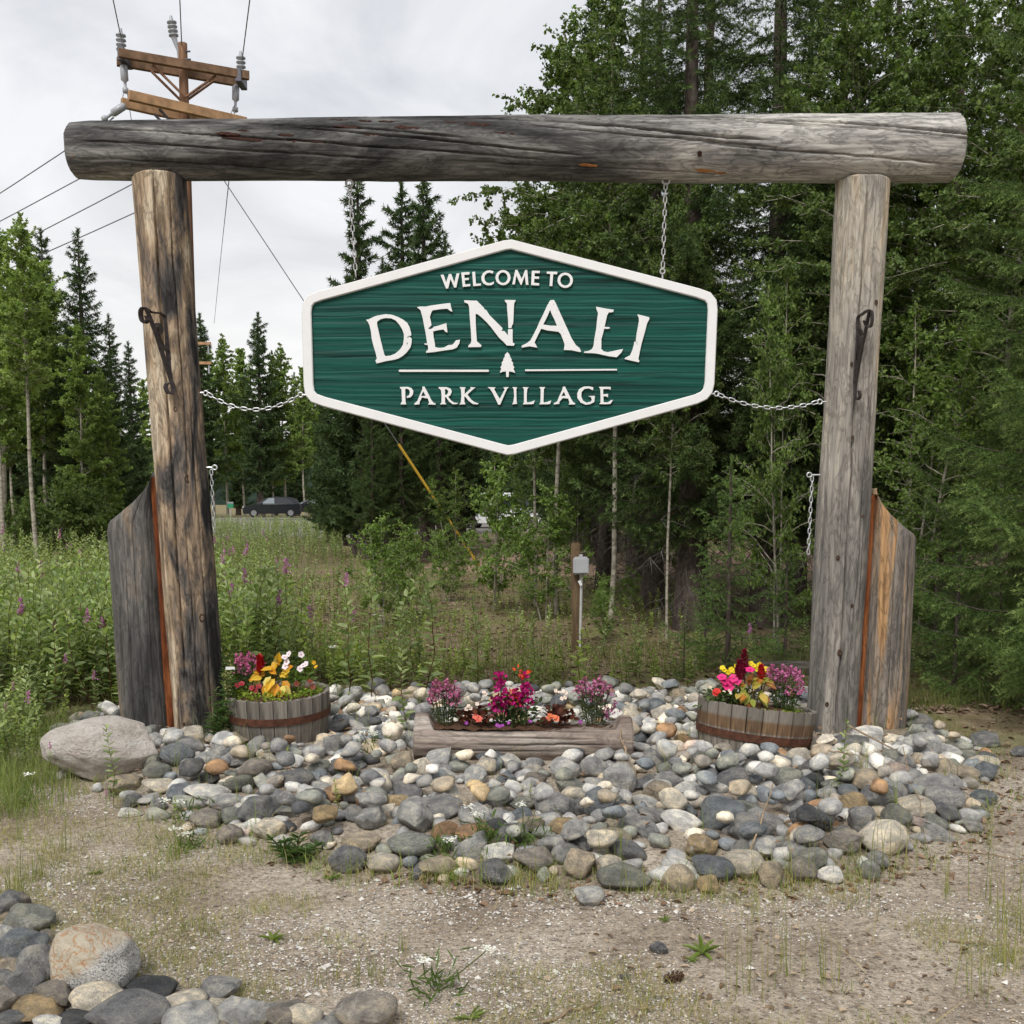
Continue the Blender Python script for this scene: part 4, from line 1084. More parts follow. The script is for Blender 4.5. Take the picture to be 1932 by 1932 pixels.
# small green sign by the cars
gs = empty('roadside_sign', (fx(436, 62), 62, 0), (0, 0, 0), 'tiny green and white roadside sign left of the black cars', 'sign')
geo_part('sign_post', M_GALV, lambda g: g.tube([(0, 0, 0), (0, 0, 1.3)], .03, 6), gs)
bevel_box('sign_board', (.36, .03, .26), plain('small_sign_green', (0.03, 0.24, 0.12), 0.5), gs, (0, -.04, 1.35), bev=.004, seg=1)
bevel_box('sign_top', (.36, .03, .10), M_PORC, gs, (0, -.04, 1.54), bev=.004, seg=1)
# log cabin with a white door, deep in the trees
cab_ = empty('log_cabin', (fx(1400, 45), 45, 0), (0, 0, 0), 'orange-brown log cabin with a white door glimpsed through the spruces', 'cabin')
M_CLOG = log_wood('cabin_log', [(0.3, (0.20, 0.06, 0.02)), (0.6, (0.36, 0.13, 0.045)), (0.8, (0.45, 0.19, 0.07))], (2, 2, .5), .3, None, 2, .1)
cg = Geo(); cg.tube([(0, 0, -4.2), (0, 0, 4.2)], 0.15, 12); cme = cg.mesh('cabin_log', M_CLOG, True)
cgl = Geo(); cgl.tube([(0, 0, -1.80), (0, 0, 1.80)], 0.15, 12); cml = cgl.mesh('cabin_log_short', M_CLOG, True)
cgr = Geo(); cgr.tube([(0, 0, -1.92), (0, 0, 1.92)], 0.15, 12); cmr = cgr.mesh('cabin_log_short', M_CLOG, True)
for k in range(10):
    z = .35 + k * .27
    if z < 2.45:
        o = link('wall_log', cml, None, cab_); o.location = (-2.40, 0, z); o.rotation_euler = (0, rad(90), 0)
        o = link('wall_log', cmr, None, cab_); o.location = (2.28, 0, z); o.rotation_euler = (0, rad(90), 0)
    else:
        o = link('wall_log', cme, None, cab_); o.location = (0, 0, z); o.rotation_euler = (0, rad(90), 0)
    for sx_ in (-4.2, 4.2):
        o = link('wall_log', cme, None, cab_); o.location = (sx_, 4.3, z + .13); o.rotation_euler = (rad(90), 0, 0)
bevel_box('door', (.92, .06, 2.05), plain('door_white', (0.72, 0.68, 0.64), .5), cab_, (-.12, -.02, 1.25), bev=.01, seg=1)
bevel_box('door_frame', (.08, .2, 2.15), M_ARM1, cab_, (-.62, -.02, 1.25), bev=.01, seg=1); bevel_box('door_frame', (.08, .2, 2.15), M_ARM1, cab_, (.39, -.02, 1.25), bev=.01, seg=1)
bevel_box('deck', (9, 1.6, .2), M_ARM1, cab_, (0, -.9, .12), bev=.01, seg=1)
M_ROOF = plain('brown_roof', (0.07, 0.05, 0.042), .8, .2, var=.3, scale=2)
for sg in (-1, 1):
    o = bevel_box('roof', (9.6, 5.4, .12), M_ROOF, cab_, (0, 4.3 + sg * 2.35, 4.15), (rad(-30 * sg), 0, 0), bev=.02, seg=1)
# meter box on a timber stake
YM = 11.2
mb = empty('meter_post', (fx(1091, YM), YM, gz(fx(1091, YM), YM)), (0, rad(-0.8), 0), 'grey electrical box on a brown timber stake with white conduit', 'electrical box')
zb_ = unp(1090, 1024, YM).z - mb.location.z
bevel_box('stake', (.10, .10, zb_ + .25), log_wood('stake_wood', [(0.3, (0.10, 0.065, 0.035)), (0.6, (0.19, 0.13, 0.075)), (.8, (.27, .2, .12))], (4, 4, 1), .3, None, 1, .2), mb, (-.02, 0, zb_ / 2 - .125), bev=.012)
zx = unp(1096, 1066, YM).z - mb.location.z
M_GBOX = plain('grey_box_plastic', (0.36, 0.37, 0.38), .5, .4, var=.06, scale=10)
bx_ = bevel_box('meter_box', (.17, .10, .19), M_GBOX, mb, (.03, -.105, zx), bev=.018, seg=3)
bevel_box('box_cover', (.145, .02, .165), M_GBOX, bx_, (.008, -.055, 0), bev=.008, seg=2)
bevel_box('box_lug', (.04, .03, .03), M_GBOX, bx_, (0, 0, .105), bev=.006, seg=1)
geo_part('conduit', plain('white_conduit', (0.45, 0.45, 0.43), .5), lambda g: g.tube([(.035, -.09, zx - .09), (.035, -.08, zx - .2), (.02, -.075, .2), (.015, -.07, -.1)], [.022, .016, .016, .016], 8), mb, True)
bevel_box('paper_tag', (.03, .004, .06), M_WHITE, mb, (.02, -.115, zx - .19), (0, rad(-25), 0), bev=0.001, seg=1)

# ================================================================== STONES
R = np.random.default_rng(77)
def rock_mesh(seed, sub, angular):
    bm = bmesh.new(); bmesh.ops.create_icosphere(bm, subdivisions=sub, radius=1.0)
    P = np.array([v.co[:] for v in bm.verts]); r_ = np.random.default_rng(seed)
    n0 = nrm(P)
    for _ in range(int(7 + angular * 10)):
        n = nrm(r_.normal(size=(1, 3)))[0]; d = r_.uniform(0.55, 0.82) if angular > .5 else r_.uniform(0.66, 0.92)
        e = np.maximum(P @ n - d, 0)[:, None]; P = P - e * n * (0.96 if angular > .3 else 0.82)
    P = P * (1 + 0.26 * (vn3(n0 * 1.3 + seed * 3.1, seed) - .5) + 0.10 * (vn3(n0 * 3.5 + seed, seed + 1) - .5) + 0.05 * angular * (vn3(n0 * 9 + seed, seed + 2) - .5))[:, None]
    P = P - (P.max(0) + P.min(0)) / 2; P = P / ((P.max(0) - P.min(0)) / 2)
    for v, p in zip(bm.verts, P): v.co = p
    me = bpy.data.meshes.new('stone'); bm.to_mesh(me); bm.free(); set_smooth(me); me.update()
    F = np.array([list(p.vertices) for p in me.polygons])
    return me, P, F
def rock_mat(name, use_attr):
    t = NT(name, 0.72, 0.28)
    if use_attr: c = t.n('ShaderNodeAttribute', attribute_name='Col').outputs[0]; sc = 9.0; rnd = None
    else:
        oi = t.n('ShaderNodeObjectInfo'); c = oi.outputs['Color']; rnd = oi.outputs['Random']; sc = 1.0
    v = t.coord('Object')
    if rnd is not None:
        ad = t.n('ShaderNodeVectorMath', {0: v, 1: t.n('ShaderNodeCombineXYZ', {0: t.math('MULTIPLY', rnd, 37.0), 1: t.math('MULTIPLY', rnd, 91.0), 2: t.math('MULTIPLY', rnd, 53.0)}).outputs[0]}, operation='ADD'); v = ad.outputs[0]
    n1 = t.noise(v, 1.4 * sc, 5, .6, .5); n2 = t.noise(v, 7 * sc, 5, .7); n3 = t.noise(v, 26 * sc, 3, .6)
    c = t.mix(1.0, c, t.ramp(n1, [(.34, (.62, .62, .63)), (.5, (1, 1, 1)), (.64, (1.5, 1.43, 1.28))]), 'MULTIPLY')
    c = t.mix(1.0, c, t.ramp(n2, [(.3, (.78,) * 3), (.7, (1.2,) * 3)]), 'MULTIPLY')
    sp = t.ramp(n3, [(.36, (.45, .45, .47)), (.45, (1, 1, 1)), (.58, (1, 1, 1)), (.70, (1.7, 1.7, 1.65))])
    fac = t.ramp(rnd, [(.0, (.35,) * 3), (.6, (.45,) * 3), (.72, (1,) * 3)]) if rnd is not None else 0.4
    c = t.mix(fac, c, t.mix(1.0, c, sp, 'MULTIPLY'))
    if rnd is not None:   # pale quartz veins or blotches on some stones
        w = t.noise(v, 1.1, 4, .5, 1.2)
        vein = t.ramp(w, [(.485, (0,) * 3), (.5, (1,) * 3), (.515, (0,) * 3)])
        on = t.ramp(rnd, [(.28, (.55,) * 3), (.30, (0,) * 3)], 'CONSTANT')
        c = t.mix(t.math('MULTIPLY', vein, on), c, (.62, .60, .56))
        blot = t.ramp(t.noise(v, 1.7, 6, .7), [(.60, (0,) * 3), (.66, (.8,) * 3)])
        on2 = t.ramp(t.math('FRACT', t.math('MULTIPLY', rnd, 7.31)), [(.22, (1,) * 3), (.24, (0,) * 3)], 'CONSTANT')
        c = t.mix(t.math('MULTIPLY', blot, on2), c, (.58, .56, .52))
    t.base(c); t.bump(t.math('ADD', n2, t.math('MULTIPLY', n3, .5)), .75, .07 if not use_attr else .008)
    return t.m
M_ROCK = rock_mat('river_stone', False); M_ROCKF = rock_mat('river_stone_small', True)
PROTO = []
for k in range(18):
    ang = [0, .2, .4, .8, .8, 1.0][k % 6]
    me, _, _ = rock_mesh(100 + k, 4 if k < 12 else 3, ang); me.materials.append(M_ROCK)
    _, P2, F2 = rock_mesh(100 + k, 3, ang)
    _, P1, F1 = rock_mesh(100 + k, 2, ang)
    PROTO.append((me, P2, F2, ang, P1, F1))
COLS = {'slate grey': (.15, .15, .15), 'charcoal': (.065, .067, .07), 'blue-grey': (.16, .175, .185), 'greenish grey': (.20, .205, .175), 'mid grey': (.25, .245, .235), 'tan': (.36, .30, .22),
        'cream': (.55, .49, .39), 'whitish': (.62, .60, .55), 'rusty brown': (.27, .16, .085), 'pinkish': (.45, .36, .31), 'brown-grey': (.225, .20, .17), 'light grey': (.38, .375, .355), 'ochre': (.38, .28, .155)}
CN = list(COLS); CP_ = np.array([.11, .03, .08, .15, .16, .09, .11, .075, .03, .01, .035, .20, .02]); CP_ = CP_ / CP_.sum()
stones = []   # dict(x,y,z,rx,ry,rz,rot,col,proto,label)
def stone_uv(u, v, w, h, cname, ang=None, label=None, yaw=None, lift=0.0, rgb=None, tilt=None, vb=None):
    """a stone whose picture is centred on (u,v), w by h pixels"""
    base_v = vb if vb else v + h * 0.45
    p = atz(u, base_v, 0.0)
    for _ in range(4):
        z = gz(p.x, p.y) + lift; p = atz(u, base_v, z)
    k = p.y / FPX; rx = w * k / 2 * 1.02; el = math.atan2(CZ - p.z, p.y)
    rz = h * k / 2; ry = min(rx, max(rz, rx * R.uniform(.65, .95)))
    rz = max(rz * 1.05 - ry * math.sin(el) * .35, rz * .7)
    if ang is None: cand = list(range(18))
    else: cand = [i for i in range(18) if abs(PROTO[i][3] - ang) < .25]
    yy = p.y + ry * .55
    stones.append(dict(x=fx(u, yy, rz * .7), y=yy, z=gz(p.x, p.y + ry * .55) + lift + rz * .78, rx=rx, ry=ry, rz=rz, rot=(R.normal() * .06, (tilt if tilt is not None else R.normal() * .10), yaw if yaw is not None else R.normal() * .25),
                       col=cname, rgb=rgb, proto=int(R.choice(cand)), label=label, hand=True))
# the pile in the bottom left corner
for (u, v, w, h, c, a, lb) in [
    (179, 1812, 152, 128, 'light grey', 0, 'big speckled granite boulder with rusty streaks in the bottom-left pile'),
    (40, 1782, 88, 62, 'blue-grey', 1, 'blue-grey angular stone at the left edge, left of the speckled boulder'),
    (56, 1736, 84, 48, 'greenish grey', 1, 'dark greenish stone topping the bottom-left pile'),
    (72, 1819, 74, 76, 'mid grey', 0, 'smooth grey egg-shaped stone touching the speckled boulder'),
    (41, 1862, 76, 70, 'slate grey', 1, 'angular slate stone with a white fleck near the bottom-left corner'),
    (102, 1877, 80, 56, 'brown-grey', .8, 'brown stone wedged below the speckled boulder'),
    (194, 1885, 108, 62, 'cream', .2, 'cream stone under the speckled boulder'),
    (242, 1912, 140, 66, 'slate grey', 0, 'broad smooth dark slate stone at the bottom edge'),
    (288, 1868, 92, 40, 'charcoal', .2, 'dark flat stone right of the speckled boulder'),
    (348, 1894, 74, 46, 'cream', .2, 'cream knobbly stone behind the pale speckled one'),
    (360, 1922, 108, 60, 'light grey', .2, 'pale speckled stone at the bottom edge'),
    (413, 1870, 72, 48, 'mid grey', 1, 'pointed grey stone with a rusty patch'),
    (463, 1908, 106, 66, 'light grey', .8, 'flat-faced pale stone at the bottom edge'),
    (540, 1914, 76, 46, 'brown-grey', .2, 'brown-grey stone between the pale ones at the bottom edge'),
    (574, 1916, 70, 48, 'cream', 0, 'cream stone half hidden behind a brown-grey one at the bottom edge'),
    (70, 1905, 92, 48, 'ochre', .8, 'mottled grey and gold stone in the bottom-left corner'),
    (142, 1926, 72, 34, 'charcoal', 0, 'black stone with a white tip at the bottom edge'),
    (96, 1930, 60, 30, 'whitish', .2, 'white speckled stone at the bottom-left edge'),
    (14, 1705, 50, 50, 'slate grey', 1, 'slate stone highest at the left edge of the corner pile'), (34, 1702, 40, 38, 'brown-grey', .2, 'small brown-grey stone behind the topmost slate of the corner pile'),
    (690, 1908, 108, 78, 'brown-grey', .2, 'big dark grey-brown stone at the bottom edge, right of the pile'), (670, 1924, 66, 36, 'cream', .2, 'cream stone in front of the big dark one at the bottom edge'),
    (5, 1890, 56, 56, 'brown-grey', 1, 'brown stone cut off by the bottom-left edge'), (2, 1850, 40, 40, 'mid grey', .2, 'grey stone cut off by the left edge'), (720, 1930, 30, 26, 'ochre', 0, 'small ochre stone at the bottom edge'),
    (20, 1925, 60, 34, 'slate grey', .2, 'slate stone in the very corner, bottom left'), (250, 1938, 90, 30, 'charcoal', .2, None), (620, 1936, 60, 26, 'mid grey', .2, None), (420, 1934, 60, 26, 'brown-grey', .2, None)]:
    stone_uv(u, v, w * 1.16, h * 1.16, c, a, lb)
for (u, v, w, h, c) in [(20, 1830, 60, 50, 'tan'), (110, 1845, 60, 40, 'light grey'), (150, 1900, 60, 40, 'light grey'), (310, 1905, 70, 44, 'mid grey'), (410, 1905, 70, 44, 'cream'), (505, 1915, 60, 40, 'light grey'), (250, 1872, 50, 34, 'tan'), (20, 1760, 50, 40, 'light grey'), (90, 1770, 50, 40, 'brown-grey'), (10, 1730, 40, 30, 'tan'), (640, 1920, 50, 34, 'light grey')]:
    stone_uv(u, v, w, h, c, None, None, lift=-.02)
# picked-out stones of the bed
for (u, v, w, h, c, a, lb) in [
    (194, 1417, 222, 130, 'pinkish', .4, 'large pale pink granite boulder at the foot of the left post'),
    (362, 1386, 58, 40, 'cream', .4, 'cream three-cornered stone resting against the left post'), (334, 1424, 70, 48, 'blue-grey', 0, 'round dark blue stone with a pale blotch beside the pink boulder'),
    (322, 1392, 34, 26, 'cream', 0, None), (428, 1399, 82, 36, 'tan', .2, 'tan long stone before the weeds at the left tub'), (118, 1375, 52, 24, 'light grey', .2, 'pale stone lying behind the pink boulder'),
    (172, 1357, 50, 28, 'slate grey', .2, 'slate stone behind the pink boulder, under the left slab'), (390, 1432, 52, 34, 'light grey', 0, None), (297, 1458, 54, 44, 'greenish grey', .2, None), (300, 1485, 66, 32, 'cream', .2, None),
    (395, 1500, 92, 34, 'whitish', .2, 'white-topped long stone before the left post'), (425, 1515, 72, 36, 'light grey', 0, None), (488, 1530, 82, 62, 'slate grey', 1, 'angular slate stone with thin veins left of centre'),
    (508, 1565, 66, 44, 'cream', .2, 'cream oblong stone on the lower left edge of the bed'), (432, 1575, 54, 44, 'brown-grey', 1, None), (533, 1592, 42, 38, 'whitish', .8, 'white quartz stone on the lower left edge of the bed'),
    (390, 1545, 62, 40, 'brown-grey', .2, None), (245, 1533, 48, 22, 'whitish', .8, 'pale flat stone at the left tip of the bed'), (252, 1510, 40, 32, 'slate grey', .8, None),
    (655, 1620, 76, 62, 'slate grey', .2, 'grey rounded stone on the lower edge below the left tub'), (724, 1630, 66, 44, 'cream', .2, 'round cream stone on the lower edge of the bed'), (779, 1600, 98, 52, 'greenish grey', .4, 'wide greenish grey stone near the lower edge, left of centre'),
    (825, 1635, 76, 40, 'tan', .2, None), (936, 1645, 70, 58, 'slate grey', .2, 'purplish slate stone on the lower edge, below the planter'), (1006, 1625, 82, 56, 'brown-grey', .4, 'brown-grey blocky stone on the lower edge below the planter'),
    (1094, 1632, 64, 62, 'tan', .8, None), (1177, 1655, 108, 60, 'greenish grey', 0, 'largest smooth grey-green stone on the lower edge of the bed'), (1112, 1690, 58, 44, 'light grey', .4, 'lone pale grey stone lying in front of the bed'),
    (1280, 1655, 66, 62, 'tan', 0, None), (1345, 1640, 84, 54, 'blue-grey', 0, 'smooth blue-grey stone on the lower right edge'), (1404, 1632, 76, 58, 'cream', .2, 'cream yellow-veined stone on the lower right edge'), (1336, 1668, 44, 42, 'ochre', .8, None),
    (1455, 1648, 52, 62, 'tan', .8, None), (1516, 1640, 56, 56, 'brown-grey', .2, None), (1566, 1650, 52, 38, 'whitish', .2, 'white stone on the lower edge below the right post'), (1640, 1640, 42, 44, 'greenish grey', .2, None),
    (1240, 1545 - 55, 60, 46, 'tan', .2, None), (1125, 1448, 66, 48, 'mid grey', 0, 'round smooth grey stone just below the right end of the log planter'), (1065, 1450, 62, 50, 'light grey', .2, None), (800, 1450, 50, 44, 'cream', .2, 'upright cream stone at the left foot of the log planter'),
    (760, 1437, 46, 46, 'tan', .2, None), (872, 1420, 56, 26, 'brown-grey', .8, 'flat brown-grey stone propped on the log planter'), (925, 1432, 52, 30, 'blue-grey', .4, None), (1083, 1500, 54, 36, 'cream', .2, None), (1150, 1496, 38, 28, 'whitish', .2, None),
    (895, 1575, 84, 36, 'rusty brown', 1, 'rust-brown slab in the middle of the bed'), (1000, 1555, 66, 36, 'tan', .8, None), (1062, 1560, 64, 44, 'ochre', .8, 'ochre lumpy stone in the middle of the bed'), (832, 1525, 92, 40, 'mid grey', .8, 'broad grey block in the middle of the bed'),
    (1240, 1487, 56, 40, 'light grey', 0, None), (1185, 1535, 54, 38, 'light grey', 0, None), (1636, 1387, 62, 38, 'whitish', 0, 'white oblong stone leaning on the right slab'), (1600, 1402, 84, 34, 'slate grey', .8, 'mottled dark stone below the white one at the right slab'),
    (1505, 1425, 46, 34, 'cream', .2, 'speckled cream stone before the right tub'), (1365, 1412, 40, 28, 'cream', .2, None), (1527, 1402, 40, 28, 'brown-grey', 0, None), (1400, 1422, 32, 26, 'slate grey', 0, None), (1410, 1525, 58, 30, 'greenish grey', 0, 'smooth blue-green oblong stone in the right half of the bed'),
    (1477, 1465, 78, 34, 'greenish grey', .4, None), (1660, 1440, 66, 30, 'whitish', .8, None), (1727, 1527, 78, 44, 'cream', .2, 'cream smooth stone near the right end of the bed'), (1780, 1510, 84, 56, 'mid grey', .4, 'big grey stone with a white crust near the right end'),
    (1608, 1515, 62, 50, 'ochre', 1, 'orange-brown blocky stone in the right half of the bed'), (1625, 1550, 56, 56, 'mid grey', .8, None), (1820, 1460, 54, 34, 'tan', .2, None), (1862, 1455, 50, 40, 'blue-grey', 1, 'dark blue angular stone at the far right end of the bed'), (1590, 1590, 70, 50, 'brown-grey', .8, 'dark brown-grey stone low on the right of the bed'),
    (1490, 1500, 60, 40, 'light grey', .2, None), (1560, 1500, 40, 36, 'light grey', .2, None), (1845, 1530, 40, 22, 'greenish grey', 1, None), (1835, 1560, 40, 28, 'mid grey', 0, None), (1858, 1395, 66, 30, 'slate grey', .8, 'dark rust-sided stone lying apart right of the bed'), (1920, 1418, 30, 22, 'slate grey', .4, 'dark stone at the right edge beyond the bed'),
    (1560, 1440, 60, 34, 'whitish', 0, None), (1330, 1470, 44, 34, 'slate grey', .2, None), (1010, 1430 + 40, 46, 30, 'brown-grey', .2, None)]:
    stone_uv(u, v, w, h, c, a, lb)
# keep-clear footprints: (x, y, r)
tubL = unp(528, 1340, 6.75); tubR = unp(1420, 1370, 6.5); PLY = 6.22
plA = unp(787, 1397, PLY); plB = unp(1187, 1402, PLY)
KEEP = [(tubL.x, 6.75, .30), (tubR.x, 6.5, .34), (pla.x, YG, .17), (pra.x, YG, .17), (fx(275, YG), YG + .03, .17), (fx(1660, YG), YG + .03, .19)] + [(plA.x + (plB.x - plA.x) * f, PLY, .12) for f in np.linspace(0, 1, 8)]
placed = [(s['x'], s['y'], (s['rx'] + s['ry']) / 2) for s in stones]
lo = BED.min(0); hi = BED.max(0)
def throw(n, r0, r1, sep, tries, zf=0.0):
    global placed
    cnt = 0
    for _ in range(tries):
        if cnt >= n: break
        x, y = R.uniform(lo[0], hi[0]), R.uniform(lo[1], hi[1])
        sd = poly_sd(x, y, BED)[0]
        r = R.uniform(r0, r1) * (1.0 if y < 6.3 else .92)
        if sd < r * .4: continue
        A = np.array(placed)
        d = np.hypot(A[:, 0] - x, A[:, 1] - y)
        if np.any(d < sep * (A[:, 2] + r)): continue
        if any(math.hypot(x - kx, y - ky) < kr + r * .75 for kx, ky, kr in KEEP): continue
        placed.append((x, y, r)); cnt += 1
        e = R.uniform(.78, 1.0); rx = r * R.uniform(1.05, 1.5); ry = r * e; rz = r * R.uniform(.5, .9)
        c = CN[R.choice(len(CN), p=CP_)]
        if r < .06 and c in ('whitish', 'cream') and R.random() < .6: c = 'mid grey'
        stones.append(dict(x=x, y=y, z=gz(x, y) + rz * R.uniform(.42, .72) + zf, rx=rx, ry=ry, rz=rz, rot=(R.normal() * .22, R.normal() * .22, R.uniform(0, 6.28)), col=c, rgb=None, proto=int(R.integers(18)), label=None, hand=False))
throw(50, .085, .115, .80, 4000); throw(250, .062, .085, .76, 7000); throw(480, .046, .062, .72, 11000); throw(560, .028, .046, .66, 11000)
# a second, upper layer of stones resting in the hollows of the first
top = []
for _ in range(4000):
    if len(top) >= 240: break
    x, y = R.uniform(lo[0], hi[0]), R.uniform(lo[1], hi[1])
    if poly_sd(x, y, BED)[0] < .16: continue
    r = R.uniform(.035, .068)
    if any(math.hypot(x - a, y - b) < .9 * (r + c) for a, b, c in top): continue
    if any(math.hypot(x - kx, y - ky) < kr + r * 1.1 for kx, ky, kr in KEEP): continue
    hand = np.array([(s['x'], s['y'], s['rx']) for s in stones if s['hand']])
    if np.any(np.hypot(hand[:, 0] - x, hand[:, 1] - y) < hand[:, 2] + r * .9): continue
    top.append((x, y, r)); rz = r * R.uniform(.6, .85)
    stones.append(dict(x=x, y=y, z=gz(x, y) + .085 + rz * .5, rx=r * R.uniform(1.05, 1.3), ry=r, rz=rz, rot=(R.normal() * .25, R.normal() * .25, R.uniform(0, 6.28)), col=CN[R.choice(len(CN), p=CP_)], rgb=None, proto=int(R.integers(18)), label=None, hand=False))
# keep the tubs, planter and posts in sight: settle stones in front of them deeper
LIM = [(425, 630, 1384, 6.75), (785, 1190, 1414, 6.2), (1312, 1530, 1392, 6.5), (225, 420, 1372, 7.0), (1530, 1712, 1385, 7.0)]
def vtop(s):
    y = s['y'] - s['ry'] * .3; z = s['z'] + s['rz'] * .9
    return VC - FPX * ((z - CZ) * CP + y * SP) / (y * CP - (z - CZ) * SP)
keep_ = []
for s in stones:
    u = 966 + FPX * s['x'] / (s['y'] * CP + CZ * SP); hu = FPX * s['rx'] / s['y']; ok = True
    for (u0, u1, vl, yo) in LIM:
        if not s['hand'] and u + hu > u0 and u - hu < u1 and s['y'] < yo + .1:
            for _ in range(12):
                if vtop(s) >= vl: break
                s['z'] -= .012
            if s['z'] + s['rz'] < gz(s['x'], s['y']) - .01: ok = False
    if ok: keep_.append(s)
stones = keep_
# the 300 that show largest are things, the rest one mass
for s in stones: s['app'] = (s['rx'] + s['rz']) / math.hypot(s['y'], CZ) + (5 if s['hand'] else 0)
stones.sort(key=lambda s: -s['app'])
big, small = stones[:300], stones[300:]
MARK = [('the pink boulder', unp(190, 1440, 6.1)), ('the left post foot', pla), ('the left tub', tubL), ('the planter left end', plA), ('the planter middle', (plA + plB) / 2), ('the planter right end', plB),
        ('the right tub', tubR), ('the right post foot', pra), ('the right slab', unp(1665, 1390, YG)), ('the right tip', atz(1850, 1480)), ('the lower middle edge', atz(960, 1650)), ('the lower left edge', atz(620, 1620)), ('the lower right edge', atz(1420, 1650)), ('the left front corner', atz(330, 1545)), ('the right front corner', atz(1720, 1610))]
def size_word(r): return 'tiny' if r < .05 else 'small' if r < .075 else 'middling' if r < .10 else 'large'
def shape_word(s):
    a = PROTO[s['proto']][3]; fl = s['rz'] / s['rx']
    return ('flat ' if fl < .5 else '') + ('angular' if a >= .8 else 'blunt' if a >= .4 else 'rounded')
def granite():
    t = NT('speckled_granite', .7, .3); v = t.coord('Object')
    a = t.ramp(t.noise(v, 22, 3, .7), [(.38, (.12, .118, .115)), (.46, (.40, .39, .37)), (.58, (.62, .60, .56))])
    sx = t.n('ShaderNodeSeparateXYZ', {0: v}); n = t.noise(v, 1.6, 4)
    pm = t.math('ADD', t.math('ADD', t.math('MULTIPLY', sx.outputs[0], -.8), t.math('MULTIPLY', sx.outputs[2], .35)), t.math('MULTIPLY', n, .5))
    patch = t.ramp(pm, [(.02, (0,) * 3), (.22, (1,) * 3)]); w = t.noise(v, 1.5, 5, .6, 1.5)
    tan = t.mix(t.ramp(w, [(.46, (0,) * 3), (.5, (1,) * 3), (.54, (0,) * 3)]), t.ramp(t.noise(v, 5, 5, .7), [(.3, (.44, .38, .28)), (.7, (.64, .57, .45))]), (.46, .24, .11))
    t.base(t.mix(patch, a, tan)); t.bump(t.noise(v, 14, 5, .7), .7, .05); return t.m
def pinkrock():
    t = NT('pink_granite', .8, .2); v = t.coord('Object'); n = t.noise(v, 2.2, 6, .65, .6); f = t.noise(v, 16, 5, .75)
    c = t.ramp(n, [(.33, (.60, .52, .455)), (.5, (.76, .69, .62)), (.66, (.84, .79, .73))])
    c = t.mix(1.0, c, t.ramp(f, [(.33, (.72, .70, .69)), (.5, (1,) * 3), (.68, (1.1, 1.1, 1.08))]), 'MULTIPLY')
    t.base(c); t.bump(t.math('ADD', f, t.math('MULTIPLY', n, 1.5)), .9, .06); return t.m
SPECIAL = []
for sd_, an_, mf_ in ((401, .2, granite), (413, 0, pinkrock)):
    me_, _, _ = rock_mesh(sd_, 5, an_); me_.materials.append(mf_()); SPECIAL.append(me_)
from collections import Counter
for s in big:
    if s['label'] is None:
        m = min(MARK, key=lambda m: math.hypot(m[1].x - s['x'], m[1].y - s['y'])); dxm, dym = s['x'] - m[1].x, s['y'] - m[1].y
        side = ('left of ' if dxm < 0 else 'right of ') if abs(dxm) > abs(dym) else ('before ' if dym < 0 else 'behind ')
        s['base'] = '%s %s %s stone %s%s' % (size_word(s['rx']), shape_word(s), s['col'], side, m[0]); s['label'] = s['base']
cnt = Counter(s['label'] for s in big)
for s in big:
    if cnt[s['label']] > 1:
        nb = min((q for q in big if q is not s), key=lambda q: math.hypot(q['x'] - s['x'], q['y'] - s['y']))
        s['label2'] = s['base'].replace(' stone', ' stone by %s one' % nb['col'], 1)
for s in big:
    if 'label2' in s: s['label'] = s['label2']
for s in big:
    me = PROTO[s['proto']][0]
    o = link('river_stone', me); o.location = (s['x'], s['y'], s['z']); o.rotation_euler = s['rot']; o.scale = (s['rx'], s['ry'], s['rz'])
    c = np.array(s['rgb'] or COLS[s['col']]) ** .93 * R.uniform(1.0, 1.4)
    o.color = (c[0], c[1], c[2], 1)
    tag(o, s['label'], 'stone', 'river stones around the gateway')
    if s['label'].startswith('big speckled granite'): o.data = SPECIAL[0]
    if s['label'].startswith('large pale pink'): o.data = SPECIAL[1]
g = Geo()
from mathutils import Euler
for s in small:
    _, P, F, _a, P1, F1 = PROTO[s['proto']]
    if s['rx'] < .068: P, F = P1, F1
    Rm = np.array(Euler(s['rot']).to_matrix())
    V = (P * np.array([s['rx'], s['ry'], s['rz']])) @ Rm.T + np.array([s['x'], s['y'], s['z']])
    g.add(V, F, np.array(COLS[s['col']]) ** .93 * R.uniform(1.0, 1.4))
o = g.obj('small_river_stones', M_ROCKF, None, True); tag(o, 'mass of smaller river stones filling the bed between the larger ones', 'stones', None, 'stuff')
print('stones', len(big), len(small))

# ================================================================== TUBS AND PLANTER
def stave_wood(name, band):
    t = NT(name, .85, .15)
    v = t.coord('Object', (30, 30, 2.0)); n = t.noise(v, 1, 5, .65, .3)
    oi = t.n('ShaderNodeObjectInfo')
    c = t.ramp(n, [(.28, (.075, .068, .06)), (.5, (.165, .15, .13)), (.72, (.30, .275, .235))])
    c = t.mix(1.0, c, t.ramp(oi.outputs['Random'], [(0, (.75, .74, .72)), (1, (1.2, 1.18, 1.15))]), 'MULTIPLY')
    if band:
        sx = t.n('ShaderNodeSeparateXYZ', {0: t.coord('Object')})
        b = t.ramp(sx.outputs[2], [(band[0], (0,) * 3), (band[0] + .01, (.85,) * 3), (band[1], (.85,) * 3), (band[1] + .02, (0,) * 3)])
        c = t.mix(b, c, t.mix(1.0, c, (.75, .48, .28), 'MULTIPLY'))
    t.base(c); t.bump(n, .5, .004); return t.m
M_RUST = plain('rusty_hoop', (0.10, 0.042, 0.025), .7, .3, .3, .45, 25, .3)
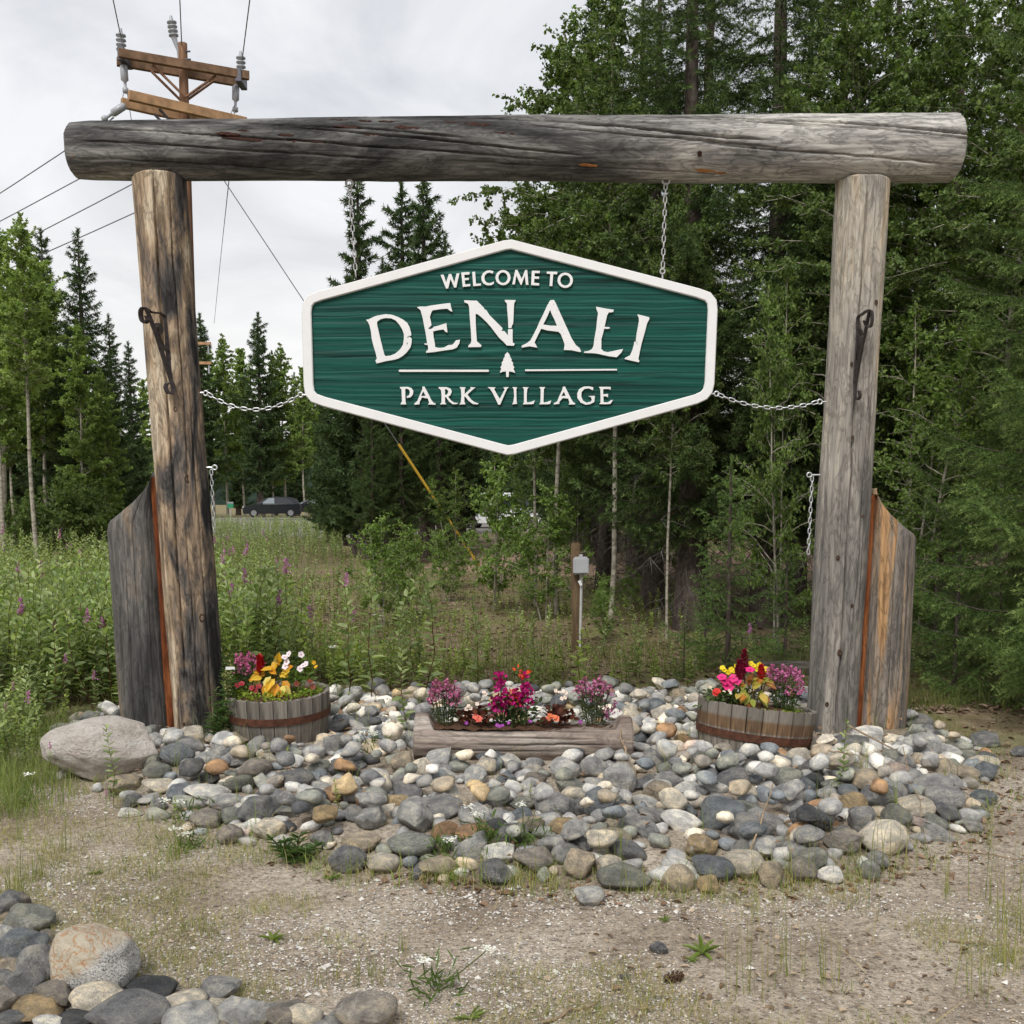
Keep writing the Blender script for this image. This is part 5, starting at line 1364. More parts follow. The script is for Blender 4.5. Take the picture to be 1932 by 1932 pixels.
M_SOIL = plain('potting_soil', (0.085, 0.048, 0.03), .95, .1, var=.5, scale=90, bump=.8)
def tub(loc, rot, Rr, H, band, hoops, label, nst=24):
    t = empty('barrel_planter', loc, rot, label, 'barrel', 'half barrel planters')
    M = stave_wood('stave_wood', band)
    prof = lambda f: Rr * (.84 + .16 * math.sin(f * math.pi / 2) ** .9)
    w = 2 * math.pi / nst
    variants = []
    for vi in range(4):
        rv = random.Random(vi + nst); V, F = [], []
        na, nh = 5, 7; ga_ = .045 * rv.uniform(.6, 1.6)
        for side in (0, 1):
            for h in range(nh):
                f = h / (nh - 1); r = prof(f) - side * .028
                for a in range(na):
                    th = (-.5 + ga_ / 2 + (1 - ga_) * a / (na - 1)) * w
                    hh = H * f + (rv.uniform(-.006, .006) if h == nh - 1 else 0)
                    V.append((r * math.cos(th), r * math.sin(th), hh))
        n0 = na * nh
        for h in range(nh - 1):
            for a in range(na - 1):
                i = h * na + a; F += [(i, i + 1, i + na + 1, i + na), (n0 + i + na, n0 + i + na + 1, n0 + i + 1, n0 + i)]
        for h in range(nh - 1):
            i = h * na; F.append((i, i + na, n0 + i + na, n0 + i)); i = h * na + na - 1; F.append((i + na, i, n0 + i, n0 + i + na))
        for a in range(na - 1):
            i = (nh - 1) * na + a; F.append((i, i + 1, n0 + i + 1, n0 + i)); F.append((a + 1, a, n0 + a, n0 + a + 1))
        me = pymesh('stave', V, F, False); me.materials.append(M); variants.append(me)
    for k in range(nst):
        o = link('stave', variants[(k * 7) % 4], None, t); o.rotation_euler = (0, 0, k * w)
    for (z0, z1) in hoops:
        g = Geo(); n = 64; rings = []
        for (z, dr) in ((z0, .004), (z0, .009), (z1, .009), (z1, .004)):
            r = prof(z / H) + dr; th = np.arange(n) / n * 2 * np.pi; rings.append(np.stack([r * np.cos(th), r * np.sin(th), np.full(n, z)], 1))
        V = np.concatenate(rings); F = []
        for q_ in range(3):
            for k in range(n): F.append((q_ * n + k, q_ * n + (k + 1) % n, (q_ + 1) * n + (k + 1) % n, (q_ + 1) * n + k))
        g.add(V, F); g.obj('hoop', M_RUST, t, False)
    n = 40; rr = np.linspace(0, prof(.93) - .026, 8); V, F = [], []
    for a in range(8):
        for k in range(n):
            th = k / n * 2 * math.pi; x, y = rr[a] * math.cos(th), rr[a] * math.sin(th)
            V.append((x, y, H * .93 + .03 * (1 - (rr[a] / rr[-1]) ** 2) + .012 * (float(vn2(x * 30, y * 30, 3)) - .5)))
    for a in range(7):
        for k in range(n): F.append((a * n + k, a * n + (k + 1) % n, (a + 1) * n + (k + 1) % n, (a + 1) * n + k))
    link('soil', pymesh('soil', V, F, True), M_SOIL, t)
    return t
HL = .42; zl_ = unp(528, 1303, 6.75).z - HL
TL = tub((tubL.x, 6.75, zl_), (rad(2), rad(-1), 0), .340, HL, None, [(.262, .310)], 'left half barrel planter of grey staves with one rusty hoop')
HR = .40; zr_ = unp(1420, 1329, 6.5).z - HR
TR = tub((tubR.x - .015, 6.5, zr_), (rad(-5), rad(6.8), 0), .375, HR, (.245, .315), [(.19, .24)], 'right half barrel planter, tilted, rusty hoop low and a brown hoop stain')
# log planter with a carved trough
LP = (plB - plA).length
def planter():
    p = empty('log_planter', plA, (0, 0, 0), 'hollowed reddish-brown log planter lying on the stones', 'planter')
    rfun = lambda s: np.interp(s / LP, [0, .06, .5, 1], [.150, .150, .150, .148])
    gg = log_geo(LP, rfun, 160, 170, [(rad(235), .03, .0, 1.26, .006, .02), (rad(252), .05, .1, 1.2, .005, .02), (rad(270), .04, .3, 1.27, .006, .025), (rad(222), .06, .0, .7, .004, .015), (rad(285), .03, .0, .9, .004, .015)], .008, 51)
    for a in range(len(gg.v)):
        V = gg.v[a]
        if len(V) < 1000: continue
        up = -V[:, 0]; e = sstep(.06, .12, V[:, 2]) * (1 - sstep(LP - .10, LP - .05, V[:, 2]))
        cut = .150 - e * (.075 + .012 * np.sin(V[:, 2] * 4))
        over = np.maximum(up - cut, 0); V[:, 0] += over
    o = gg.obj('log_body', log_wood('planter_wood', [(.34, (.10, .076, .062)), (.46, (.20, .155, .128)), (.56, (.31, .255, .215)), (.68, (.44, .39, .34))], (5, 5, 1.0), .4, None, 7.7, .35), p, True)
    M = frame_mat(plA, plB, (0, 1, 0)); M.translation = (0, 0, .02); o.matrix_local = M
    V, F = [], []; n, m_ = 60, 9
    dirp = (plB - plA)
    for a in range(n):
        f = a / (n - 1); c = dirp * (.075 + .86 * f)
        for b in range(m_):
            h = (b / (m_ - 1) - .5) * .22
            V.append((c.x, h, c.z + .02 + .083 + .022 * (float(vn2(f * 60, h * 40, 2)) - .3) - .1 * abs(h)))
    for a in range(n - 1):
        for b in range(m_ - 1): i = a * m_ + b; F.append((i, i + m_, i + m_ + 1, i + 1))
    link('soil', pymesh('soil', V, F, True), M_SOIL, p)
    return p
PLN = planter()

# ================================================================== TREES
M_NEEDLE = leaf_mat('spruce_needles', (1, 1, 1), .18, .6, .30, .2)
M_LEAF = leaf_mat('broad_leaves', (1, 1, 1), .42, .5, .25, .3)
def bark(name, cols, sc=(6, 6, 2.5), bump=.8):
    t = NT(name, .9, .1)
    n = t.noise(t.coord('Object', sc), 1.6, 6, .65, .4); n2 = t.noise(t.coord('Object', (14, 14, 7)), 2, 4, .6)
    c = t.ramp(n, [(.3, cols[0]), (.5, cols[1]), (.7, cols[2])])
    t.base(t.mix(1.0, c, t.ramp(n2, [(.3, (.65,) * 3), (.7, (1.25,) * 3)]), 'MULTIPLY')); t.bump(n2, bump, .02); return t.m
M_SBARK = bark('spruce_bark', [(.045, .034, .028), (.095, .075, .063), (.16, .135, .118)])
M_ABARK = bark('aspen_bark', [(.12, .105, .08), (.34, .31, .25), (.46, .43, .36)], (2, 2, 7), .3)
M_TWIG = bark('dead_twigs', [(.06, .05, .045), (.12, .105, .095), (.19, .17, .155)])

def spruce(name, seed, h, Rb, z0, nb, ntri, nl, nw, col0, col1, lets=14, r0=None, dead=0, tipc=(.11, .16, .06), power=.85, clumpy=.35, tpw=4.0):
    """returns (trunk_mesh, crown_mesh)"""
    r_ = np.random.default_rng(seed)
    r0 = r0 or h * .017
    tg = Geo()
    zs = np.linspace(-.15, h, 9); wob = np.cumsum(r_.normal(size=(9, 2)) * .02 * h / 9, 0); wob[0] = 0
    path = np.stack([wob[:, 0], wob[:, 1], zs], 1); tr = r0 * (1 - zs.clip(0) / h) ** .8 + .012; tr[0] *= 1.35
    tg.tube(path, tr, 10)
    cg_ = Geo()
    S, E, W = [], [], []
    lump = 1 - clumpy / 2 + clumpy * r_.random(60)
    for b in range(nb):
        f = (b + r_.random()) / nb; f = f ** 1.15
        z = z0 + (h - z0) * f * .985
        az = b * 2.39996 + r_.normal() * .35
        L = (Rb * (1 - f) ** power + .10 + .03 * Rb) * r_.uniform(.6, 1.12) * lump[int(f * 59)] * (1 - .35 * math.exp(-((z - z0) / (.08 * h)) ** 2))
        d = np.array([math.cos(az), math.sin(az), 0.0]); base = np.array([np.interp(z, zs, path[:, 0]), np.interp(z, zs, path[:, 1]), z])
        e0 = -.30 * (1 - f) + .35 * f + r_.normal() * .08; e1 = .22 * (1 - f) + .1
        n = 7; t = np.linspace(0, 1, n); P = base + d * (L * t)[:, None]; P[:, 2] += L * (e0 * t - .35 * (1 - f) * t * (1 - t) + e1 * t * t)
        tg.tube(P[:, :], np.linspace(max(.005, L * .008), .002, n), 4, cap=False)
        k = max(3, int(lets * (L / Rb) ** .7))
        tt = np.linspace(.12, 1, k)
        side = np.array([-d[1], d[0], 0])
        for q_, tv in enumerate(tt):
            p = np.array([np.interp(tv, t, P[:, i]) for i in range(3)])
            l = min(.55, .42 * L) * (1 - tv * .75) * r_.uniform(.6, 1.15) + .06
            for sg in (-1, 1):
                dd = d * r_.uniform(.45, .8) + side * sg * r_.uniform(.6, .95) + np.array([0, 0, r_.uniform(-.55, .05)])
                dd = dd / np.linalg.norm(dd)
                S.append(p); E.append(p + dd * l); W.append(f)
        S.append(P[-3]); E.append(P[-1] + (P[-1] - P[-2]) * .4); W.append(f)
    for k in range(3):
        S.append(path[-1] - np.array([0, 0, .4])); E.append(path[-1] + np.array([r_.normal() * .02, r_.normal() * .02, .22])); W.append(1)
    S, E, W = np.array(S), np.array(E), np.array(W); ln = np.linalg.norm(E - S, axis=1)
    cnt_ = np.maximum(2, np.round(ntri * ln / ln.sum())).astype(int)
    idx = np.repeat(np.arange(len(S)), cnt_); m_ = len(idx)
    t = r_.random(m_); ax = nrm(E - S)[idx]; p = S[idx] + (E - S)[idx] * t[:, None]
    p[:, 2] -= .12 * ln[idx] * t * t
    rd = r_.normal(size=(m_, 3)); rd -= ax * np.sum(rd * ax, 1, keepdims=True); rd = nrm(rd)
    d = nrm(rd * r_.uniform(.5, 1, (m_, 1)) + ax * r_.uniform(.35, .9, (m_, 1)) + np.array([0, 0, .12]))
    L = nl * r_.uniform(.65, 1.2, (m_, 1)); sd_ = nrm(np.cross(d, r_.normal(size=(m_, 3)))) * nw * r_.uniform(.7, 1.2, (m_, 1))
    tri = np.stack([p - sd_ * .5, p + sd_ * .5, p + d * L], 1)
    mixv = r_.random((m_, 1)); c = np.array(col0) * (1 - mixv) + np.array(col1) * mixv
    tip = (t[:, None] ** tpw) * r_.uniform(.1, 1.0, (m_, 1)); c = c * (1 - tip) + np.array(tipc) * tip
    br = (.72 + .56 * r_.random(len(S)))[idx][:, None]
    cg_.polys(tri, c * br)
    dg = None
    if dead:
        dg = Geo()
        for k in range(dead):
            z = r_.uniform(.15, max(z0 + 1.5, 1.2)); az = r_.uniform(0, 6.28); L = r_.uniform(.4, 1.0) * Rb * .75
            d = np.array([math.cos(az), math.sin(az), r_.uniform(-.5, .1)]); b = np.array([np.interp(z, zs, path[:, 0]), np.interp(z, zs, path[:, 1]), z])
            n = 5; t5 = np.linspace(0, 1, n)[:, None]; P = b + d * L * t5 + np.array([0, 0, -.25 * L]) * t5 ** 2 + np.concatenate([np.zeros((1, 3)), r_.normal(size=(n - 1, 3)) * .03])
            dg.tube(P, np.linspace(.009, .003, n), 4, cap=False)
            for _ in range(5):
                q0 = P[r_.integers(1, n)]; q1 = q0 + r_.normal(size=3) * np.array([.14, .14, .05]) * L + np.array([0, 0, -.16 * L]); dg.tube([q0, (q0 + q1) / 2 + r_.normal(size=3) * .02, q1], [.005, .004, .002], 3, cap=False)
    return tg.mesh(name + '_trunk', M_SBARK, True), cg_.mesh(name + '_crown', M_NEEDLE), (dg.mesh(name + '_twigs', M_TWIG) if dg else None)

def broadleaf(name, seed, h, Rb, z0, nbr, nleaf, ll, lw, col0, col1, r0, barkm=None, lean=0.0, up=.75, droop=.3, spread=.16, power=.7, stems=1):
    r_ = np.random.default_rng(seed); tg = Geo(); cg_ = Geo(); cg_.simple = name == 'aspen' or seed == 18
    pts = []
    for st in range(stems):
        hs = h * (1 if st == 0 else r_.uniform(.6, .95)); n = 10; zs = np.linspace(-.1, hs, n)
        wob = np.cumsum(r_.normal(size=(n, 2)) * .028 * hs / n, 0); wob -= wob[0]
        off = r_.normal(size=2) * .12 * (st > 0); ln = np.array([lean, 0]) + (r_.normal(size=2) * .14 if st else 0)
        path = np.stack([wob[:, 0] + ln[0] * zs + off[0], wob[:, 1] + ln[1] * zs + off[1], zs], 1)
        tg.tube(path, r0 * (1 - .9 * (zs.clip(0) / hs)) ** .9 + .004, 9)
        for b in range(nbr // stems):
            f = (b + r_.random()) / (nbr // stems); z = z0 + (hs - z0) * f * .97
            az = b * 2.4 + r_.normal() * .5; prof = math.sin(math.pi * min(1, (.12 + f * .88)) ** .8) ** power if f < .97 else .15
            L = Rb * max(prof, .16) * r_.uniform(.6, 1.15)
            d = np.array([math.cos(az), math.sin(az), up + r_.normal() * .2]); d /= np.linalg.norm(d)
            p0 = np.array([np.interp(z, zs, path[:, i]) for i in range(3)]); m_ = 6; t = np.linspace(0, 1, m_)[:, None]
            P = p0 + d * L * t + np.array([0, 0, -droop * L]) * t ** 2 + np.concatenate([np.zeros((1, 3)), np.cumsum(r_.normal(size=(m_ - 1, 3)) * .03 * L, 0)])
            tg.tube(P, np.linspace(max(.004, r0 * .30 * (1 - f) + .004), .002, m_), 4, cap=False)
            for k in range(max(2, int(L * 7))):
                tv = r_.uniform(.2, 1); q0 = np.array([np.interp(tv, t[:, 0], P[:, i]) for i in range(3)])
                q1 = q0 + (r_.normal(size=3) * np.array([.5, .5, .35]) + d * .4) * spread * 2.2 * (1.15 - .4 * tv)
                if L > .5: tg.tube([q0, q1], [.003, .0015], 3, cap=False)
                pts.append((q0, q1))
        for kk in range(int(nbr * .5)):
            zz = hs * r_.uniform(.62, 1.0); q0 = np.array([np.interp(zz, zs, path[:, i]) for i in range(3)]); pts.append((q0, q0 + r_.normal(size=3) * np.array([.16, .16, .1]) + np.array([0, 0, .12])))
    A = np.array([p[0] for p in pts]); B = np.array([p[1] for p in pts])
    idx = r_.integers(0, len(A), nleaf); t = r_.random((nleaf, 1)) ** .7
    p = A[idx] + (B[idx] - A[idx]) * t + r_.normal(size=(nleaf, 3)) * .025
    d = nrm(r_.normal(size=(nleaf, 3)) * .8 + nrm(B - A)[idx] * .5 + np.array([0, 0, -.45]))
    nn = nrm(r_.normal(size=(nleaf, 3)) * .8 + np.array([0, -.2, .6]))
    mv = r_.random((nleaf, 1)); c = np.array(col0) * (1 - mv) + np.array(col1) * mv
    c = c * (.75 + .5 * r_.random(len(A)))[idx][:, None]
    sz = r_.uniform(.65, 1.2, nleaf)
    cg_.leaves(p, d, nn, ll * sz, lw * sz, c, .18, curl=.12)
    return tg.mesh(name + '_trunk', barkm or M_ABARK, True), cg_.mesh(name + '_crown', M_LEAF), None

DKG, MDG = (0.0280, 0.0575, 0.0214), (0.0812, 0.1225, 0.0450)
PROT = {}
PROT['sp_far_a'] = spruce('spruce', 1, 13.0, 1.75, .9, 170, 52000, .17, .045, DKG, MDG, 16, tipc=(0.1120, 0.1562, 0.0675), clumpy=.7)
PROT['sp_far_b'] = spruce('spruce', 2, 12.0, 1.35, 1.2, 150, 46000, .17, .042, DKG, MDG, 16, tipc=(0.1120, 0.1562, 0.0675), clumpy=.9)
PROT['sp_far_c'] = spruce('spruce', 3, 10.5, 1.2, 1.6, 130, 40000, .16, .042, DKG, MDG, 14, tipc=(0.1120, 0.1562, 0.0675), clumpy=1.1, power=.7)
PROT['sp_mid_a'] = spruce('spruce', 4, 13.5, 2.3, 1.6, 150, 170000, .075, .0150, (0.0280, 0.0550, 0.0180), (0.0840, 0.1313, 0.0405), 24, r0=.21, dead=55, tipc=(0.1680, 0.2250, 0.0788))
PROT['sp_mid_b'] = spruce('spruce', 5, 11.5, 1.9, 2.2, 130, 140000, .075, .0150, (0.0280, 0.0550, 0.0180), (0.0784, 0.1225, 0.0383), 22, r0=.16, dead=70, tipc=(0.1540, 0.2063, 0.0731))
PROT['sp_near'] = spruce('spruce', 6, 8.2, 1.9, .25, 105, 330000, .038, .0072, (0.0423, 0.0837, 0.0231), (0.1179, 0.1823, 0.0511) , 44, r0=.12, tpw=2.2, tipc=(0.2419, 0.3172, 0.1033))
PROT['sp_young'] = spruce('spruce', 7, 2.4, .62, .12, 46, 30000, .030, .0055, (0.0567, 0.1114, 0.0319), (0.1512, 0.2362, 0.0683), 10, r0=.022, tipc=(0.2835, 0.3881, 0.1215))
PROT['asp_a'] = broadleaf('aspen', 11, 11.5, 1.5, 2.2, 90, 24000, .115, .095, (0.1438, 0.2115, 0.0611), (0.2876, 0.3776, 0.1155), .085, up=.9, spread=.2)
PROT['asp_d'] = broadleaf('aspen', 19, 11.0, 1.25, 5.6, 60, 12000, .10, .085, (0.1607, 0.2341, 0.0680), (0.3214, 0.4078, 0.1291), .075, up=.9, spread=.2)
PROT['asp_b'] = broadleaf('aspen', 12, 10.0, 1.3, 3.0, 80, 20000, .115, .095, (0.1522, 0.2266, 0.0653), (0.2961, 0.3852, 0.1224), .07, up=.9, spread=.2)
PROT['asp_c'] = broadleaf('aspen', 13, 9.0, 1.1, 1.0, 80, 18000, .115, .095, (0.1607, 0.2341, 0.0680), (0.3214, 0.4078, 0.1291), .06, up=.9, spread=.2)
PROT['pop_a'] = broadleaf('poplar', 14, 10.5, 1.75, 3.4, 120, 36000, .062, .044, (0.0636, 0.1089, 0.0307), (0.1644, 0.2226, 0.0682), .045, up=.55, spread=.17)
PROT['pop_b'] = broadleaf('poplar', 15, 8.5, 1.5, 2.9, 110, 28000, .058, .040, (0.0636, 0.1089, 0.0273), (0.1538, 0.2131, 0.0554), .035, up=.5, spread=.16)
PROT['wil_a'] = broadleaf('willow', 16, 4.6, 1.25, .5, 80, 10000, .062, .037, (0.0803, 0.1331, 0.0322), (0.1835, 0.2560, 0.0663), .02, up=.8, spread=.13, stems=3)
PROT['wil_b'] = broadleaf('willow', 17, 2.4, .8, .25, 46, 3800, .066, .04, (0.1075, 0.1792, 0.0438), (0.2437, 0.3328, 0.0899), .012, up=.8, spread=.12, stems=3)
PROT['wil_far'] = broadleaf('willow', 18, 3.0, 1.3, .2, 70, 9000, .10, .07, (0.0860, 0.1408, 0.0392), (0.1864, 0.2496, 0.0760), .02, up=.8, spread=.18, stems=4)
KINDN = {'sp': ('spruce_tree', 'spruce'), 'as': ('aspen_tree', 'aspen'), 'po': ('poplar_tree', 'poplar'), 'wi': ('willow_bush', 'willow')}
_rt = random.Random(3)
def tree(key, u, Y, top_v=None, label='', group=None, scale=None, rz=None, wide=1.0, base_v=None, lean=(0, 0)):
    tm, cm_, dm_ = PROT[key]
    x = fx(u, Y); z = gz(x, Y)
    hp = max(v.co.z for v in (tm.vertices[-1],)) if False else PROTH[key]
    s = scale if scale else ((unp(u, top_v, Y).z - z) / hp)
    nm, cat = KINDN[key[:2]]
    t = empty(nm, (x, Y, z - .02), (lean[0], lean[1], rz if rz is not None else _rt.uniform(0, 6.28)), label, cat + (' tree' if cat != 'willow' else ' bush'), group)
    t.scale = (s * wide, s * wide, s)
    link('trunk', tm, None, t); link('crown', cm_, None, t)
    if dm_: link('dead_twigs', dm_, None, t)
    return t
PROTH = {}
for k_, (tm_, cm__, _d) in PROT.items():
    a_ = np.empty(len(cm__.vertices) * 3, np.float32); cm__.vertices.foreach_get('co', a_); PROTH[k_] = float(a_.reshape(-1, 3)[:, 2].max())
GL, GM, GR = 'trees left of the gateway', 'trees behind the sign', 'trees right of the gateway'
for a in [
    ('sp_far_a', 172, 36, 424, 'tallest pointed dark spruce left of the left post', GL), ('sp_far_b', 106, 38, 424, 'slim dark spruce just left of the tallest left one', GL),
    ('sp_far_a', 222, 40, 588, 'lower dark spruce whose right side meets the left post', GL), ('sp_far_b', 258, 46, 640, 'short dark spruce half hidden behind the left post', GL),
    ('sp_far_a', 140, 42, 600, 'dark spruce filling the gap between the two tall left spruces', GL), ('sp_far_b', 40, 44, 520, 'dark spruce behind the aspens at the left edge', GL), ('sp_far_a', -20, 42, 480, 'dark spruce cut off by the left edge', GL),
    ('asp_d', 70, 25, 402, 'pale-trunked aspen standing foremost among the left trees', GL), ('asp_b', 12, 33, 398, 'aspen with its crown at the left edge', GL), ('asp_a', -40, 31, 380, 'aspen mostly outside the left edge', GL),
    ('asp_a', 160, 30, 600, 'light green aspen before the tallest left spruce', GL), ('asp_b', 92, 36, 480, 'aspen right of the foremost pale trunk', GL), ('asp_a', 205, 31, 690, 'low aspen left of the left post', GL), ('asp_d', 8, 26, 380, 'second pale aspen trunk at the very left edge', GL),
    ('asp_b', 30, 38, 560, 'aspen low behind the left edge trunk', GL),
    ('sp_far_c', 388, 95, 588, 'small far spruce just right of the left post', GM), ('sp_far_c', 495, 96, 585, 'narrow dark spruce rising above the far aspens left of the sign', GM),
    ('asp_a', 430, 100, 628, 'far aspen right of the left post', GM), ('asp_b', 462, 104, 655, 'far aspen left of the narrow spruce', GM), ('asp_a', 540, 99, 645, 'far aspen next to the left corner of the sign', GM), ('asp_b', 575, 97, 690, 'far aspen behind the left corner of the sign', GM),
    ('asp_a', 515, 98, 660, 'low far aspen right of the narrow spruce', GM), ('asp_a', 405, 106, 645, 'farthest aspen by the left post', GM), ('asp_b', 600, 103, 650, 'far aspen hidden by the sign edge', GM), ('sp_far_a', 450, 118, 720, 'far dark spruce behind the parked cars', GM), ('sp_far_a', 560, 112, 700, 'far dark spruce behind the saloon car', GM), ('sp_far_b', 520, 115, 720, 'far dark spruce between the cars', GM), ('asp_c', 350, 100, 660, 'far aspen behind the left post', GM),
    ('sp_far_b', 690, 30, 292, 'leftmost tall spruce behind the sign', GM), ('sp_far_c', 768, 31, 336, 'slim spruce second from left behind the sign', GM), ('sp_far_c', 806, 29.5, 318, 'ragged spruce third from left behind the sign', GM), ('sp_far_b', 672, 32, 500, 'low spruce at the sign left shoulder', GM),
    ('sp_far_a', 730, 36, 480, 'dark spruce behind the left half of the sign', GM), ('sp_far_c', 846, 34, 440, 'thin spruce at the sign left of its peak', GM), ('sp_far_a', 640, 40, 640, 'dark spruce by the sign left corner, under the chain', GM), ('sp_far_b', 872, 40, 560, 'dark spruce hidden behind the sign peak', GM),
    ('sp_mid_b', 760, 27, 620, 'spruce with bare brown trunk under the left half of the sign', GM), ('sp_mid_b', 705, 26, 700, 'spruce with twin grey trunks under the sign left side', GM), ('sp_mid_b', 830, 28, 560, 'spruce with bare trunk by the yellow guy guard', GM), ('sp_far_a', 1020, 62, 620, 'dark spruce behind the sign centre', GM), ('sp_far_a', 1060, 42, 520, 'dark spruce behind the sign right of centre', GM),
    ]:
    tree(a[0], a[1], a[2], a[3], a[4], a[5])
for (k, u, Y, tv, lb, kw) in [
    ('pop_a', 1150, 13.2, -60, 'poplar with slim pale trunk above the sign peak', {}), ('pop_b', 1050, 14.5, 20, 'poplar at the left edge of the right-hand wood, against the sky', {}), ('pop_b', 1010, 15.5, 330, 'leafy poplar reaching left below the beam', {}),
    ('sp_mid_b', 1230, 15.5, -160, 'spruce between the right chain and the big spruce', {}), ('sp_mid_a', 1300, 13.0, -520, 'tall full spruce above the right chain', {'rz': 1.0}), ('sp_mid_a', 1445, 13.4, -560, 'big spruce with thick grey trunk left of the right post', {'rz': 2.2}),
    ('sp_mid_b', 1140, 18.5, -40, 'spruce trunk right of the meter box, leftmost of the pair', {}), ('sp_mid_a', 1203, 22.0, -100, 'thick spruce trunk second right of the meter box', {}), ('pop_b', 1258, 12.2, 250, 'thin crooked poplar trunk below the right end of the sign', {'wide': .7}),
    ('sp_mid_b', 1560, 12.5, -260, 'spruce behind the right post', {}), ('pop_a', 1580, 11.2, -160, 'leafy poplar above the right end of the beam', {}), ('pop_b', 1700, 11.8, -60, 'light green poplar just right of the right post top', {}), ('pop_a', 1880, 10.2, -320, 'pale leafy poplar in the top right corner', {}),
    ('sp_mid_a', 1780, 12.8, -420, 'dark spruce right of the right post', {'rz': .4}), ('sp_near', 2030, 7.9, -500, 'near spruce with feathery branches entering from the right edge', {'rz': .7, 'wide': 1.0}), ('sp_near', 1905, 10.2, 120, 'second feathery spruce at the right edge, behind the nearest', {'rz': 2.9}),
    ('sp_mid_b', 1660, 15.5, -200, 'dark spruce deep behind the right slab', {}), ('sp_mid_a', 1930, 14.5, -400, 'dark spruce deep behind the right edge', {}), ('sp_mid_a', 1310, 20.0, -300, 'spruce behind the big grey-trunked one', {}), ('sp_mid_b', 1500, 18.0, -150, 'spruce deep behind the right post', {}),
    ('wil_a', 1465, 10.8, 480, 'bright willow left of the right post', {'wide': .6}), ('wil_a', 1700, 10.0, 560, 'willow with round leaves right of the right post', {}), ('wil_a', 1240, 16.8, 620, 'bright willow under the right shoulder of the sign', {'wide': .6}), ('wil_a', 1090, 17.5, 800, 'leafy sapling under the sign right of centre', {'wide': .55}), ('wil_a', 1000, 17.2, 860, 'leafy sapling right under the sign point', {'wide': .4}), ('wil_b', 935, 15.0, 850, 'pale-stemmed sapling left of the sign point', {}), ('wil_a', 860, 19, 880, 'low willow by the foot of the yellow guard', {}), ('wil_b', 1030, 14.0, 900, 'thin sapling left of the meter box', {}),
    ('sp_young', 1372, 9.8, 850, 'young spruce left of the right post', {'rz': .5}), ('sp_young', 1480, 10.4, 1010, 'small young spruce at the thick grey trunk', {}), ('sp_young', 1330, 10.8, 1060, 'small young spruce in front of the wood, right of the meter box', {}), ('sp_young', 1290, 9.3, 1165, 'knee-high spruce seedling behind the right tub', {}), ('sp_young', 1800, 8.6, 980, 'young spruce between the right slab and the right edge', {}),
    ('sp_young', 1760, 9.6, 900, 'young spruce behind the right slab', {}), ('sp_young', 1880, 8.3, 1080, 'young spruce low at the right edge', {})]:
    tree(k, u, Y, tv, lb, GR, **kw)
# understorey bushes, counted one by one
for (k, u, Y, tv, lb) in [('wil_far', 735, 30, 930, 'dense low willow right of the black cars'), ('wil_far', 690, 36, 925, 'low willow before the saloon car'), ('wil_far', 120, 28, 880, 'round green bush under the left spruces'), ('wil_far', 60, 27, 920, 'low bush at the foot of the pale aspen trunk'), ('wil_far', 190, 29, 900, 'low bush left of the left slab'),
                          ('wil_b', 725, 13.5, 960, 'willow sapling under the sign left corner'), ('wil_b', 765, 14.5, 975, 'willow sapling beside it, a little right'), ('wil_b', 840, 16.5, 990, 'willow sapling at the foot of the yellow guard'), ('wil_b', 1140, 12.0, 1075, 'bright low sapling right of the meter box'), ('wil_b', 1185, 14.8, 1060, 'second bright low sapling right of the meter box')]:
    tree(k, u, Y, tv, lb, 'low bushes in the undergrowth')
# the deep wood behind
rw = np.random.default_rng(9)
for k in range(46):
    Y = rw.uniform(26, 52); u = rw.uniform(880, 2150) if k < 36 else rw.uniform(600, 900)
    if 1300 < u < 1470 and Y < 46: u = 1300 - rw.uniform(20, 160) if k % 2 else 1470 + rw.uniform(20, 160)
    if 875 < u < 1010 and Y < 60: Y = rw.uniform(62, 72)
    if u < 900: Y = rw.uniform(36, 52)
    zone = 'left of the sign point' if u < 900 else 'behind the sign right half' if u < 1350 else 'between the sign and the right post' if u < 1530 else 'behind the right post' if u < 1740 else 'near the right edge'
    tree(['sp_far_a', 'sp_mid_b', 'sp_far_b', 'sp_far_a'][k % 4], u, Y, None, 'dark spruce deep in the %s wood, %s' % ('nearer' if Y < 35 else 'middle' if Y < 44 else 'farther', zone), 'deep wood spruces', scale=rw.uniform(.8, 1.15) * (.62 if u < 900 else 1))
for k in range(30):
    Y = rw.uniform(100, 140); u = rw.uniform(-150, 380) if k < 16 else rw.uniform(600, 1100)
    tree(['asp_b', 'asp_c', 'asp_a', 'asp_c'][k % 4], u, Y, None, 'far tree in the wood line beyond the road, %s' % ('left of the left post' if k < 16 else 'behind the sign'), 'far wood line', scale=rw.uniform(1.1, 1.5) if k < 16 else rw.uniform(.7, .95))
for k in range(8):   # wood going on outside the right edge
    tree(['sp_mid_a', 'sp_mid_b'][k % 2], rw.uniform(2100, 2900), rw.uniform(9, 22), None, 'spruce of the wood continuing right of the picture', 'deep wood spruces', scale=rw.uniform(.85, 1.1))
